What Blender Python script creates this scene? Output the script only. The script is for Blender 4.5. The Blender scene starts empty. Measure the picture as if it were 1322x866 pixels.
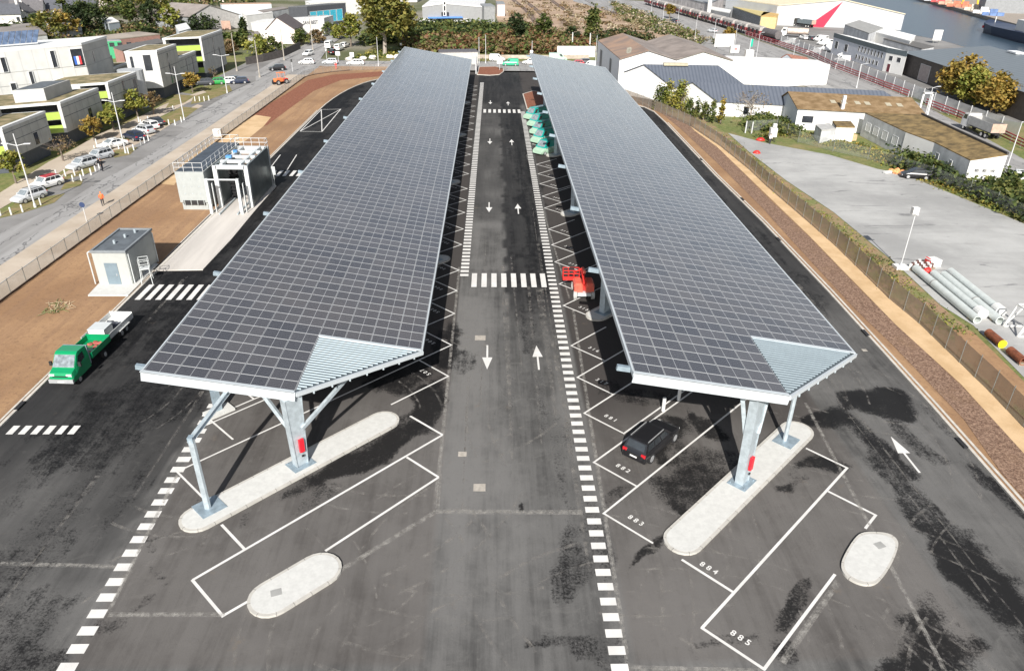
import bpy, bmesh, math, random
from mathutils import Vector, Matrix, noise as mnoise
import numpy as np
from mathutils.geometry import tessellate_polygon
R = math.radians
random.seed(7)
scene = bpy.context.scene
COL = scene.collection
# ------------------------------------------------------------------ camera (solved from the site's parallel and vertical lines)
FP, PITCH, YAW, ROLL, CH = 950.37, 0.493627, 0.031297, 0.016485, 30.0
PW, PH = 1322, 866
cp, sp, cy_, sy_ = math.cos(PITCH), math.sin(PITCH), math.cos(YAW), math.sin(YAW)
FW = Vector((sy_*cp, cy_*cp, -sp)); RT0 = Vector((cy_, -sy_, 0)); UP0 = RT0.cross(FW)
RT = math.cos(ROLL)*RT0 + math.sin(ROLL)*UP0; UPV = -math.sin(ROLL)*RT0 + math.cos(ROLL)*UP0
def G(px, py, z=0.0):
    d = FW + RT*((px-PW/2)/FP) - UPV*((py-PH/2)/FP)
    t = (z-CH)/d.z
    return Vector((d.x*t, d.y*t, z))
def g2(px, py, z=0.0):
    v = G(px, py, z); return (v.x, v.y)
cam_d = bpy.data.cameras.new('camera'); cam = bpy.data.objects.new('camera', cam_d); COL.objects.link(cam)
cam_d.sensor_width = 36; cam_d.sensor_fit = 'HORIZONTAL'; cam_d.lens = FP*36/PW; cam_d.clip_end = 6000; cam_d.clip_start = .5
M = Matrix((RT, UPV, -FW)).transposed().to_4x4(); M.translation = Vector((0, 0, CH)); cam.matrix_world = M
scene.camera = cam
# ------------------------------------------------------------------ light
SUN_EL, SUN_DX, SUN_DY = R(35), 0.09, 1.0       # light travels towards +Y, a little +X
w = bpy.data.worlds.new('World'); scene.world = w; w.use_nodes = True
nt = w.node_tree; bg = nt.nodes['Background']
sky = nt.nodes.new('ShaderNodeTexSky'); sky.sky_type = 'NISHITA'; sky.sun_disc = False
sky.sun_elevation = SUN_EL
az = math.atan2(-SUN_DX, -SUN_DY)                # compass angle of the sun seen from the scene
sky.sun_rotation = az
sky.air_density = 1.0; sky.dust_density = 1.2
hs = nt.nodes.new('ShaderNodeHueSaturation'); hs.inputs['Saturation'].default_value = .62; hs.inputs['Value'].default_value = 1.1   # thin high cloud veils the blue
nt.links.new(sky.outputs[0], hs.inputs['Color']); # white cloud glow added low over the unseen horizon, brightening the far panels
tcw = nt.nodes.new('ShaderNodeTexCoord'); sxw = nt.nodes.new('ShaderNodeSeparateXYZ'); nt.links.new(tcw.outputs['Generated'], sxw.inputs[0])
def wm_(op, a, b): n = nt.nodes.new('ShaderNodeMath'); n.operation = op; nt.links.new(a, n.inputs[0]); n.inputs[1].default_value = b; return n.outputs[0]
zz_ = wm_('MAXIMUM', sxw.outputs[2], 0.0); kz = wm_('POWER', wm_('SUBTRACT', wm_('MULTIPLY', zz_, -1.0), -1.0), 5.0)
cl = nt.nodes.new('ShaderNodeMix'); cl.data_type = 'RGBA'; cl.blend_type = 'ADD'; nt.links.new(kz, cl.inputs[0]); nt.links.new(hs.outputs[0], cl.inputs[6]); cl.inputs[7].default_value = (5.0, 5.2, 5.6, 1)
nt.links.new(cl.outputs[2], bg.inputs[0]); bg.inputs[1].default_value = 0.058
ld = bpy.data.lights.new('sun', 'SUN'); ld.energy = 4.6; ld.angle = R(.5); ld.color = (1, .955, .89)
lo = bpy.data.objects.new('sun', ld); COL.objects.link(lo)
h = math.hypot(SUN_DX, SUN_DY)
dirv = Vector((SUN_DX/h*math.cos(SUN_EL), SUN_DY/h*math.cos(SUN_EL), -math.sin(SUN_EL)))
lo.rotation_euler = dirv.to_track_quat('-Z', 'Y').to_euler(); lo.location = (0, -60, 80)
vs = scene.view_settings; vs.view_transform = 'Standard'; vs.look = 'None'; vs.exposure = 0.72; vs.gamma = 1; vs.use_curve_mapping = False
# ------------------------------------------------------------------ materials
def nodes(m):
    m.use_nodes = True; t = m.node_tree; return t, t.nodes, t.links, t.nodes['Principled BSDF']
def mth(nt, op, a, b=None, c=None, clamp=False):
    n = nt.nodes.new('ShaderNodeMath'); n.operation = op; n.use_clamp = clamp
    for i, x in enumerate((a, b, c)):
        if x is None: continue
        if isinstance(x, (int, float)): n.inputs[i].default_value = x
        else: nt.links.new(x, n.inputs[i])
    return n.outputs[0]
def mixc(nt, f, a, b, mode='MIX'):
    n = nt.nodes.new('ShaderNodeMix'); n.data_type = 'RGBA'; n.blend_type = mode
    for i, x in ((0, f), (6, a), (7, b)):
        if isinstance(x, (int, float)): n.inputs[i].default_value = x
        elif isinstance(x, tuple): n.inputs[i].default_value = (*x[:3], 1)
        else: nt.links.new(x, n.inputs[i])
    return n.outputs[2]
def ntex(nt, scale=1., detail=4., rough=.6, vec=None, stretch=None, dist=0.):
    n = nt.nodes.new('ShaderNodeTexNoise'); n.inputs['Scale'].default_value = scale; n.inputs['Detail'].default_value = detail
    n.inputs['Roughness'].default_value = rough; n.inputs['Distortion'].default_value = dist
    if vec is None:
        tc = nt.nodes.new('ShaderNodeTexCoord'); vec = tc.outputs['Object']
    if stretch:
        mp = nt.nodes.new('ShaderNodeMapping'); mp.inputs['Scale'].default_value = stretch
        if len(stretch) == 3: nt.links.new(vec, mp.inputs['Vector'])
        vec = mp.outputs[0]
    nt.links.new(vec, n.inputs['Vector']); return n.outputs['Fac']
def ramp(nt, x, lo_, hi_):
    n = nt.nodes.new('ShaderNodeMapRange'); n.interpolation_type = 'SMOOTHSTEP'
    n.inputs[1].default_value = lo_; n.inputs[2].default_value = hi_
    nt.links.new(x, n.inputs[0]); return n.outputs[0]
def bump(nt, bsdf, hgt, strength=.3, dist=.05):
    b = nt.nodes.new('ShaderNodeBump'); b.inputs['Strength'].default_value = strength; b.inputs['Distance'].default_value = dist
    nt.links.new(hgt, b.inputs['Height']); nt.links.new(b.outputs[0], bsdf.inputs['Normal'])
_mc = {}
def mat(name, col, rough=.7, metal=0., var=.12, scale=1.5, col2=None, stretch=None, spec=None, bmp=0., detail=5, coat=0.):
    if name in _mc: return _mc[name]
    m = bpy.data.materials.new(name); t, N, L, b = nodes(m)
    b.inputs['Roughness'].default_value = rough; b.inputs['Metallic'].default_value = metal
    if spec is not None: b.inputs['Specular IOR Level'].default_value = spec
    if coat: b.inputs['Coat Weight'].default_value = coat; b.inputs['Coat Roughness'].default_value = .06
    f = ntex(t, scale, detail, .62, stretch=stretch)
    f2 = ramp(t, f, .3, .7)
    a = tuple(c*(1-var) for c in col); c2 = col2 or tuple(min(1, c*(1+var)) for c in col)
    L.new(mixc(t, f2, a, c2), b.inputs['Base Color'])
    if bmp: bump(t, b, f, bmp)
    _mc[name] = m; return m
def stripes(name, ca, cb, period, axis=0, duty=.5, rough=.6, metal=0., soft=.12, grime=.12):
    if name in _mc: return _mc[name]
    m = bpy.data.materials.new(name); t, N, L, b = nodes(m); b.inputs['Roughness'].default_value = rough; b.inputs['Metallic'].default_value = metal
    tc = N.new('ShaderNodeTexCoord'); sx = N.new('ShaderNodeSeparateXYZ'); L.new(tc.outputs['Object'], sx.inputs[0])
    u = mth(t, 'FRACT', mth(t, 'DIVIDE', sx.outputs[axis], period))
    tri = mth(t, 'ABSOLUTE', mth(t, 'SUBTRACT', u, .5))
    f = ramp(t, tri, .5*duty-soft, .5*duty+soft)
    c = mixc(t, f, ca, cb); n = ntex(t, .8, 5)
    c = mixc(t, mth(t, 'MULTIPLY', ramp(t, n, .35, .75), grime*2), c, tuple(x*.55 for x in ca))
    L.new(c, b.inputs['Base Color']); _mc[name] = m; return m
# ------------------------------------------------------------------ mesh building
class MB:
    def __init__(s): s.v = []; s.f = []; s.mi = []; s.m = 0; s.uv = {}
    def add(s, vs, fs):
        o = len(s.v); s.v += [tuple(v) for v in vs]
        for f in fs: s.f.append([i+o for i in f]); s.mi.append(s.m)
    def poly(s, pts): s.add(pts, [list(range(len(pts)))])
    def box(s, c, size, rot=0., taper=1.):
        x, y, z = size[0]/2, size[1]/2, size[2]/2; ca, sa = math.cos(rot), math.sin(rot); o = []
        for dz, k in ((-z, 1), (z, taper)):
            for dx, dy in ((-x, -y), (x, -y), (x, y), (-x, y)):
                dx *= k; dy *= k
                o.append((c[0]+dx*ca-dy*sa, c[1]+dx*sa+dy*ca, c[2]+dz))
        s.add(o, [(3, 2, 1, 0), (4, 5, 6, 7), (0, 1, 5, 4), (1, 2, 6, 5), (2, 3, 7, 6), (3, 0, 4, 7)])
    def prism(s, pts, z0, z1):
        """pts 2-D outline (either winding)"""
        a = sum(pts[i][0]*pts[(i+1) % len(pts)][1]-pts[(i+1) % len(pts)][0]*pts[i][1] for i in range(len(pts)))
        if a < 0: pts = pts[::-1]
        n = len(pts); zz0 = z0 if hasattr(z0, '__len__') else [z0]*n; zz1 = z1 if hasattr(z1, '__len__') else [z1]*n
        if a < 0:
            if hasattr(z0, '__len__'): zz0 = zz0[::-1]
            if hasattr(z1, '__len__'): zz1 = zz1[::-1]
        s.add([(p[0], p[1], zz0[i]) for i, p in enumerate(pts)]+[(p[0], p[1], zz1[i]) for i, p in enumerate(pts)],
              [list(range(n))[::-1], list(range(n, 2*n))]+[(i, (i+1) % n, n+(i+1) % n, n+i) for i in range(n)])
    def sheet(s, pts, z):
        a = sum(pts[i][0]*pts[(i+1) % len(pts)][1]-pts[(i+1) % len(pts)][0]*pts[i][1] for i in range(len(pts)))
        if a < 0: pts = pts[::-1]
        vs = [Vector((p[0], p[1], z)) for p in pts]
        if len(vs) <= 4: s.poly(vs); return
        fs = []
        for f in tessellate_polygon([vs]):
            p, q, r = (vs[i] for i in f)
            k = (q-p).cross(r-p).z
            if abs(k) > 1e-9: fs.append(f if k > 0 else f[::-1])
        s.add(vs, fs)
    def cyl(s, p0, p1, r0, r1=None, n=8, cap=True):
        r1 = r0 if r1 is None else r1; p0 = Vector(p0); p1 = Vector(p1); d = (p1-p0).normalized()
        a = d.orthogonal().normalized(); b = d.cross(a); vs = []
        for p, r in ((p0, r0), (p1, r1)):
            for i in range(n):
                t = 2*math.pi*i/n; vs.append(p+a*r*math.cos(t)+b*r*math.sin(t))
        fs = [(i, (i+1) % n, n+(i+1) % n, n+i) for i in range(n)]
        if cap: fs += [list(range(n))[::-1], list(range(n, 2*n))]
        s.add(vs, fs)
    def bar(s, p0, p1, w_, h_, up=(0, 0, 1)):
        p0 = Vector(p0); p1 = Vector(p1); d = (p1-p0).normalized(); up = Vector(up)
        a = d.cross(up)
        a = a.normalized() if a.length > 1e-4 else d.orthogonal().normalized()
        b = a.cross(d).normalized(); vs = []
        for p in (p0, p1):
            for i, j in ((-1, -1), (1, -1), (1, 1), (-1, 1)): vs.append(p+a*i*w_/2+b*j*h_/2)
        s.add(vs, [(3, 2, 1, 0), (4, 5, 6, 7), (0, 1, 5, 4), (1, 2, 6, 5), (2, 3, 7, 6), (3, 0, 4, 7)])
    def tube(s, pts, r, n=6):
        for a, b in zip(pts, pts[1:]): s.cyl(a, b, r, r, n)
    def loft(s, rings, cap=True):
        n = len(rings[0]); o = [p for r in rings for p in r]; fs = []
        for k in range(len(rings)-1):
            for i in range(n): fs.append((k*n+i, k*n+(i+1) % n, (k+1)*n+(i+1) % n, (k+1)*n+i))
        if cap: fs += [list(range(n))[::-1], [(len(rings)-1)*n+i for i in range(n)]]
        s.add(o, fs)
    def blob(s, c, r, seed=0, seg=8, rings=5, amp=.2, zk=1.):
        vs = []; c = Vector(c); rr = r if hasattr(r, '__len__') else (r, r, r*zk)
        for j in range(rings+1):
            th = math.pi*j/rings
            for i in range(seg):
                ph = 2*math.pi*i/seg; d = Vector((math.sin(th)*math.cos(ph), math.sin(th)*math.sin(ph), math.cos(th)))
                k = 1+amp*mnoise.noise(d*1.7+Vector((seed*3.1, seed*1.7, 0)))*2
                vs.append(c+Vector((d.x*rr[0]*k, d.y*rr[1]*k, d.z*rr[2]*k)))
        fs = []
        for j in range(rings):
            for i in range(seg): fs.append((j*seg+i, (j+1)*seg+i, (j+1)*seg+(i+1) % seg, j*seg+(i+1) % seg))
        s.add(vs, fs)
    def build(s, name, mats, parent=None, local=False, smooth=False, merge=False):
        me = bpy.data.meshes.new(name); vs = s.v
        if parent is not None and not local:
            L = parent.location
            if parent.parent: L = L+parent.parent.location
            vs = [(v[0]-L.x, v[1]-L.y, v[2]-L.z) for v in vs]
        me.from_pydata(vs, [], s.f)
        if not isinstance(mats, (list, tuple)): mats = [mats]
        for m in mats: me.materials.append(m)
        if len(mats) > 1: me.polygons.foreach_set('material_index', s.mi)
        bm = bmesh.new(); bm.from_mesh(me)
        if merge: bmesh.ops.remove_doubles(bm, verts=bm.verts, dist=1e-4)
        bmesh.ops.recalc_face_normals(bm, faces=bm.faces) if merge else None
        bm.to_mesh(me); bm.free()
        if smooth: me.polygons.foreach_set('use_smooth', [True]*len(me.polygons))
        me.update(); o = bpy.data.objects.new(name, me); COL.objects.link(o)
        if parent is not None: o.parent = parent
        return o
def thing(name, label, cat, loc=(0, 0, 0), rz=0., group=None):
    o = bpy.data.objects.new(name, None); COL.objects.link(o); o.location = loc; o.rotation_euler = (0, 0, rz)
    o.empty_display_size = .2
    o['label'] = label; o['category'] = cat
    if group: o['group'] = group
    return o
def tag(o, label, cat, group=None, kind=None):
    o['label'] = label
    if cat: o['category'] = cat
    if group: o['group'] = group
    if kind: o['kind'] = kind
    return o
def struct(o, kind='structure'): o['kind'] = kind; return o
def copy_tree(o, parent=None, loc=None, rz=None, label=None, scale=None):
    c = o.copy(); COL.objects.link(c); c.parent = parent
    if loc is not None: c.location = loc
    if rz is not None: c.rotation_euler = (0, 0, rz)
    if label: c['label'] = label
    if scale is not None: c.scale = (scale, scale, scale) if not hasattr(scale, '__len__') else scale
    for ch in list(o.children): copy_tree(ch, c)
    return c
def dirang(a, b): return math.atan2(b[1]-a[1], b[0]-a[0])
def sheet_px(name, pix, z, m, dens=None):
    b = MB(); b.sheet([g2(*p) for p in pix], z); return struct(b.build(name, m))
def sheet_xy(name, pts, z, m):
    b = MB(); b.sheet(pts, z); return struct(b.build(name, m))
def inpoly(x, y, P):
    c = False; n = len(P)
    for i in range(n):
        x1, y1 = P[i]; x2, y2 = P[(i+1) % n]
        if (y1 > y) != (y2 > y) and x < (x2-x1)*(y-y1)/(y2-y1)+x1: c = not c
    return c
# shared materials
WHITE = mat('white_paint', (.68, .68, .66), .5, var=.05, scale=3)
WALLW = mat('white_render', (.72, .715, .695), .8, var=.06, scale=.35)
GALV = mat('galvanised_steel', (.44, .50, .535), .5, .3, var=.14, scale=2.5)
GALVD = mat('galvanised_dull', (.30, .375, .43), .5, .35, var=.2, scale=2)
ALU = mat('white_aluminium', (.60, .63, .63), .4, .1, var=.04)
CONC = mat('white_concrete', (.53, .53, .51), .85, var=.07, scale=3.5, bmp=.08, detail=9)
CONCG = mat('grey_concrete', (.30, .30, .29), .85, var=.15, scale=.6)
DARK = mat('dark_plastic', (.02, .02, .022), .6, var=.1)
TYRE = mat('tyre_rubber', (.022, .022, .024), .8, var=.2)
RIM = mat('alloy_rim', (.55, .56, .57), .35, .5, var=.1)
GLASS = mat('dark_glass', (.03, .035, .04), .08, var=.2, spec=.8)
REDL = mat('red_lamp', (.55, .02, .03), .25, var=.1)
LAMPW = mat('clear_lamp', (.75, .76, .78), .15, var=.05)
RED = mat('red_paint', (.62, .035, .03), .4, var=.1)
STEELP = mat('pole_white', (.62, .63, .64), .45, .2, var=.06)
BLACK = mat('black_paint', (.012, .012, .014), .3, var=.1)
SLATE = mat('slate_roof', (.09, .105, .14), .6, var=.12, scale=1)
# ================================================================== GROUND
def ground_mat(name, fn, rough=.9, spec=.3):
    m = bpy.data.materials.new(name); t, N, L, b = nodes(m); b.inputs['Roughness'].default_value = rough
    b.inputs['Specular IOR Level'].default_value = spec
    c, hgt, st = fn(t, N, L)
    L.new(c, b.inputs['Base Color'])
    if hgt is not None: bump(t, b, hgt, st, .08)
    return m
def f_soil(t, N, L):
    big = ntex(t, .09, 4, .6); fine = ntex(t, 2.2, 8, .75); tracks = ntex(t, 1., 4, .6, stretch=(.9, .05, 1))
    c = mixc(t, ramp(t, big, .35, .65), (.265, .155, .083), (.365, .225, .122))
    c = mixc(t, mth(t, 'MULTIPLY', ramp(t, tracks, .42, .6), .55), c, (.25, .15, .088))
    c = mixc(t, mth(t, 'MULTIPLY', ramp(t, fine, .48, .72), .6), c, (.15, .088, .055))
    return c, fine, .5
def f_mulch(t, N, L):
    v = N.new('ShaderNodeTexVoronoi'); v.inputs['Scale'].default_value = 8.5; v.inputs['Randomness'].default_value = 1
    tc = N.new('ShaderNodeTexCoord'); L.new(tc.outputs['Object'], v.inputs['Vector'])
    big = ntex(t, .25, 4); fine = ntex(t, 5, 6, .8)
    sp = N.new('ShaderNodeSeparateColor'); L.new(v.outputs['Color'], sp.inputs[0])
    c = mixc(t, sp.outputs[0], (.145, .085, .058), (.34, .225, .16))
    c = mixc(t, mth(t, 'MULTIPLY', ramp(t, fine, .5, .72), .6), c, (.05, .025, .018))
    c = mixc(t, mth(t, 'MULTIPLY', ramp(t, big, .5, .7), .35), c, (.24, .15, .085))
    return c, mth(t, 'ADD', fine, sp.outputs[1]), .9
def f_sand(t, N, L):
    a = ntex(t, .35, 5); b = ntex(t, 3, 6, .7)
    c = mixc(t, ramp(t, a, .35, .65), (.50, .345, .19), (.60, .43, .255)); return mixc(t, mth(t, 'MULTIPLY', ramp(t, b, .5, .8), .3), c, (.36, .23, .12)), b, .2
def f_yard(t, N, L):
    a = ntex(t, .07, 6, .65); b = ntex(t, 1., 6, .7, stretch=(.12, .9, 1)); f = ntex(t, 3, 7, .75); k = ntex(t, 1., 5, .7, stretch=(.13, .55, 1), dist=.6)
    c = mixc(t, ramp(t, a, .35, .65), (.29, .29, .285), (.42, .42, .41)); c = mixc(t, mth(t, 'MULTIPLY', ramp(t, b, .45, .7), .4), c, (.28, .275, .27))
    c = mixc(t, mth(t, 'MULTIPLY', ramp(t, k, .58, .68), .7), c, (.13, .13, .135)); return mixc(t, mth(t, 'MULTIPLY', ramp(t, f, .5, .8), .3), c, (.22, .22, .22)), f, .2
def f_road(t, N, L):
    tc = N.new('ShaderNodeTexCoord'); mp = N.new('ShaderNodeMapping'); mp.inputs['Scale'].default_value = (.34, .11, 1); mp.inputs['Rotation'].default_value = (0, 0, 0)
    L.new(tc.outputs['Object'], mp.inputs[0]); nz = N.new('ShaderNodeTexNoise'); nz.inputs['Scale'].default_value = .8; nz.inputs['Detail'].default_value = 5
    L.new(tc.outputs['Object'], nz.inputs['Vector'])
    ad = N.new('ShaderNodeVectorMath'); ad.operation = 'ADD'; L.new(mp.outputs[0], ad.inputs[0])
    sc = N.new('ShaderNodeVectorMath'); sc.operation = 'SCALE'; sc.inputs['Scale'].default_value = .55; L.new(nz.outputs['Color'], sc.inputs[0]); L.new(sc.outputs[0], ad.inputs[1])
    v = N.new('ShaderNodeTexVoronoi'); v.feature = 'DISTANCE_TO_EDGE'; v.inputs['Scale'].default_value = 1.; L.new(ad.outputs[0], v.inputs['Vector'])
    cr = mth(t, 'SUBTRACT', 1., ramp(t, v.outputs['Distance'], .0, .035))
    pt = ntex(t, .25, 3); cr = mth(t, 'MULTIPLY', cr, ramp(t, pt, .4, .55))
    a = ntex(t, 1., 5, .65, stretch=(.5, .03, 1)); f = ntex(t, 4, 6, .75)
    c = mixc(t, ramp(t, a, .3, .7), (.245, .24, .235), (.335, .33, .325)); c = mixc(t, mth(t, 'MULTIPLY', ramp(t, f, .5, .8), .35), c, (.17, .165, .165))
    return mixc(t, mth(t, 'MULTIPLY', cr, .8), c, (.07, .07, .075)), None, 0
def f_path(t, N, L):
    a = ntex(t, .2, 5); f = ntex(t, 3, 6, .7); c = mixc(t, ramp(t, a, .35, .65), (.40, .335, .265), (.48, .415, .34)); return mixc(t, mth(t, 'MULTIPLY', ramp(t, f, .5, .8), .25), c, (.3, .24, .19)), None, 0
def f_grass(t, N, L):
    a = ntex(t, .12, 5, .65); f = ntex(t, 1.6, 7, .75); k = ntex(t, .4, 5, .7)
    c = mixc(t, ramp(t, f, .35, .7), (.095, .125, .035), (.20, .215, .075)); c = mixc(t, mth(t, 'MULTIPLY', ramp(t, a, .42, .66), .8), c, (.26, .2, .10))
    return mixc(t, mth(t, 'MULTIPLY', ramp(t, k, .55, .75), .7), c, (.2, .15, .085)), f, .6
def f_waste(t, N, L):
    a = ntex(t, .05, 6, .65); f = ntex(t, .5, 8, .75); s = ntex(t, 1., 5, .6, stretch=(.25, .02, 1))
    c = mixc(t, ramp(t, a, .35, .65), (.33, .235, .165), (.44, .33, .24)); c = mixc(t, mth(t, 'MULTIPLY', ramp(t, f, .48, .68), .6), c, (.15, .125, .075))
    return mixc(t, mth(t, 'MULTIPLY', ramp(t, s, .55, .68), .6), c, (.14, .105, .085)), None, 0
def f_far(t, N, L):
    a = ntex(t, .02, 5, .6); f = ntex(t, .3, 8, .75); c = mixc(t, ramp(t, a, .4, .6), (.10, .11, .05), (.24, .22, .18)); return mixc(t, mth(t, 'MULTIPLY', ramp(t, f, .5, .7), .6), c, (.07, .08, .035)), None, 0
def f_tarmac(t, N, L):
    a = ntex(t, .06, 6, .65); f = ntex(t, 1.5, 6, .75); s = ntex(t, 1, 5, .65, stretch=(.04, .5, 1))
    c = mixc(t, ramp(t, a, .35, .65), (.17, .165, .16), (.25, .245, .24)); c = mixc(t, mth(t, 'MULTIPLY', ramp(t, s, .5, .7), .35), c, (.3, .29, .28)); return mixc(t, mth(t, 'MULTIPLY', ramp(t, f, .5, .8), .3), c, (.1, .1, .1)), None, 0
SOIL = ground_mat('brown_soil', f_soil); MULCH = ground_mat('bark_mulch', f_mulch); SAND = ground_mat('tan_sand', f_sand)
YARD = ground_mat('worn_grey_yard', f_yard); ROAD = ground_mat('cracked_road', f_road); PATH = ground_mat('beige_path', f_path)
GRASS = ground_mat('rough_grass', f_grass); WASTE = ground_mat('railway_waste_ground', f_waste); FAR = ground_mat('far_land', f_far); TARMAC = ground_mat('grey_tarmac', f_tarmac)
def f_red(t, N, L):
    f = ntex(t, 2.5, 7, .75); return mixc(t, ramp(t, f, .35, .7), (.17, .062, .036), (.29, .125, .075)), f, .5
REDBED = ground_mat('red_bark_bed', f_red)
sheet_xy('ground', [(-2500, -300), (2500, -300), (2500, 3500), (-2500, 3500)], -.16, FAR)
# --- car park asphalt: a grid carrying how worn/how damp each spot of the surface is
WETP = [ # pixel blobs: x, y, rx (m), ry (m), turn (deg), strength   (damp or fresh black patches)
 (470,590,1.0,5.2,-45,.9),(410,645,.7,1.6,-45,.5),(560,520,1.1,4.0,0,.9),(575,440,1.2,4.5,0,.85),(545,555,.9,1.6,-20,.8),(600,470,.7,2.2,0,.6),
 (520,470,3,3,0,.8),(495,560,.6,4,-45,.7),
 (1120,510,2.4,2.6,25,.95),(1080,548,2.0,1.7,30,.95),(1130,575,.8,2.6,10,.8),(1060,600,1.8,.8,0,.85),(1020,628,.7,.6,0,.75),(1038,618,.5,.35,0,.6),(1165,555,.8,3.2,5,.65),
 (1180,640,.9,5,8,.7),(1240,720,1.0,6,10,.75),(1290,640,.8,4,8,.7),(1285,770,1.6,3.5,10,.9),(1170,830,3.0,1.5,0,.85),(1230,560,.5,4,5,.5),
 (1025,780,.45,2.8,-45,.75),(1000,850,.7,1.4,-45,.7),(950,845,1.8,.4,0,.6),(868,680,.22,2.6,-43,.85),(820,720,.18,1.5,-40,.75),
 (885,610,2.6,2.0,0,.75),(905,545,1.0,1.2,0,.85),(850,560,1.6,1.8,0,.8),(800,640,.5,2.0,-45,.6),(925,590,1.6,1.4,0,.6),(775,560,.8,.6,0,.4),(815,505,2.2,2.2,0,.6),
 (770,700,.6,4.2,0,.55),(735,740,.8,2.0,0,.62),(790,830,.8,1.2,0,.5),(745,830,1.5,.7,0,.6),(700,840,.9,.35,0,.75),(720,560,.8,3.5,0,.4),(728,620,.5,4,0,.45),(672,655,.12,.4,0,.9),
 (650,430,1.0,6,0,.35),(650,520,1.2,4,0,.38),(700,520,1.0,5,0,.42),(200,700,.8,.3,-45,.6),(215,735,1.4,.3,-45,.65),(190,770,.4,1.0,-30,.6),(260,640,.4,.8,0,.55),(230,690,.9,.35,-30,.5),
 (150,540,4,7,0,.62),(250,500,2,5,0,.6),(60,600,1.0,6,0,.45),(110,640,1.2,7,0,.5),(40,720,2.2,2.5,0,.55),(20,800,3.5,2.2,0,.55),(30,850,3,1.6,0,.65),(160,640,.7,5,0,.45),(60,670,1.0,4,0,.45),
 (240,420,2.5,9,0,.7),(330,260,3,40,0,.72),(430,130,4,25,0,.75),(940,290,1.6,30,0,.55),(1010,340,1.2,12,0,.55),(870,170,3,30,0,.5),
 (650,385,1.0,9,0,.25),(690,330,1.3,14,0,.62),(660,300,.4,20,0,.5),(680,240,1.6,25,0,.62),(670,180,2.0,30,0,.6),(640,120,4,25,0,.5),(690,400,1.5,8,0,.55),(650,105,5,12,0,.55),
 (615,140,.5,40,0,.3)]
TONE = [ # lighter, dustier spots: x, y, rx, ry, strength
 (600,480,1.6,12,.5),(610,400,2.2,9,.4),(640,600,4,9,.25),(600,640,1.2,5,.25),(560,760,8,6,.15),(250,760,5,4,.22),(480,650,5,5,.15),(900,800,4,4,.15),(1000,700,6,6,.22),(840,790,3,3,.25),(1200,600,3,10,.2),(1140,720,3,6,.25),(1200,780,1.2,5,.3),
 (80,780,3,1.5,.3),(180,720,1.5,2,.2),(640,250,1.0,2.5,.35),(630,290,2.0,1.2,.5),(645,170,2.5,3,.4),(650,200,1.5,6,.3),(632,225,.9,3,.35),(615,310,.7,6,.35),(580,580,1,5,.3),(700,680,2,3,.15),(130,560,.5,9,.3),(40,640,.7,5,.35),(950,340,.8,12,.25)]
xs = np.arange(-34.2, 34.4, .4); ys = np.arange(17.0, 200, .4)
XX, YY = np.meshgrid(xs, ys)
rngw = np.random.RandomState(3)
def vnoise(scale, seed):
    r = np.random.RandomState(seed); gx = XX/scale; gy = YY/scale
    x0 = np.floor(gx).astype(int); y0 = np.floor(gy).astype(int); fx = gx-x0; fy = gy-y0; fx = fx*fx*(3-2*fx); fy = fy*fy*(3-2*fy)
    T = r.rand(512, 512)-.5; g = lambda a, c: T[a % 512, c % 512]
    return (g(x0, y0)*(1-fx)+g(x0+1, y0)*fx)*(1-fy)+(g(x0, y0+1)*(1-fx)+g(x0+1, y0+1)*fx)*fy
WX = vnoise(2.6, 1)*1.8+vnoise(1.2, 2)*.5+vnoise(5, 5)*1.6; WY = vnoise(2.6, 3)*3.4+vnoise(6, 6)*5.; WM = vnoise(1.6, 7)*1.1+vnoise(.8, 8)*.8
def field(L, turn=True):
    F = np.zeros_like(XX)
    for e in L:
        q = G(e[0], e[1]); s = e[-1]; a = R(e[4]) if turn else 0.
        dx, dy = XX-q.x, YY-q.y; u = dx*math.cos(a)-dy*math.sin(a)*-1; v = -dx*math.sin(a)+dy*math.cos(a)
        k = min(1., min(e[2], e[3])*.6+.15)
        if turn: u = u+WX*k*.8; v = v+WY*k*.8
        d = (u/e[2])**2+(v/e[3])**2
        if turn: d = d*(1+WM*.9)+WM*.5*0
        F = np.maximum(F, s*np.clip(1.5-d*.75, 0, 1)) if turn else F+s*np.exp(-d)
    return F
WETF = field([(x, y, rx, ry, a, s) for x, y, rx, ry, a, s in WETP]); TONEF = field(TONE, False)
# areas: newer blacker perimeter lanes, browner bays
BAY = (((XX > 6.6) & (XX < 24)) | ((XX < -3.3) & (XX > -19.6))) & (YY > 23)
def sm(v, a, b_): u = np.clip((v-a)/(b_-a), 0, 1); return u*u*(3-2*u)
SX = vnoise(1.3, 21)*.9; XW = XX+SX; YW = YY+vnoise(7, 22)*6
DARKF = np.zeros_like(XX)
DARKF = np.maximum(DARKF, (1-sm(XW, -20.9, -20.3))*(.30+.55*sm(YW, 27, 48)))               # left perimeter lane, laid last
DARKF = np.maximum(DARKF, sm(XW, 1.2, 1.7)*(1-sm(XW, 5.4, 6.6))*(.12+.70*sm(YW, 50, 66)))  # up-going half of the middle lane
DARKF = np.maximum(DARKF, (1-sm(np.abs(XW+.8), 2.0, 2.8))*(.05+.42*sm(YW, 72, 100)))
DARKF = np.maximum(DARKF, sm(YW, 148, 160)*.8)
DARKF = np.maximum(DARKF, sm(XW, 23.6, 24.4)*(.18+.55*sm(YW, 52, 75)))
DARKF = np.maximum(DARKF, BAY*(.10+1.0*sm(YW-np.where(XX > 0, 0, 3), 40, 50)))
nx, ny = len(xs), len(ys)
me = bpy.data.meshes.new('asphalt')
vv = np.stack([XX.ravel(), YY.ravel(), np.zeros(nx*ny)], 1)
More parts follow.
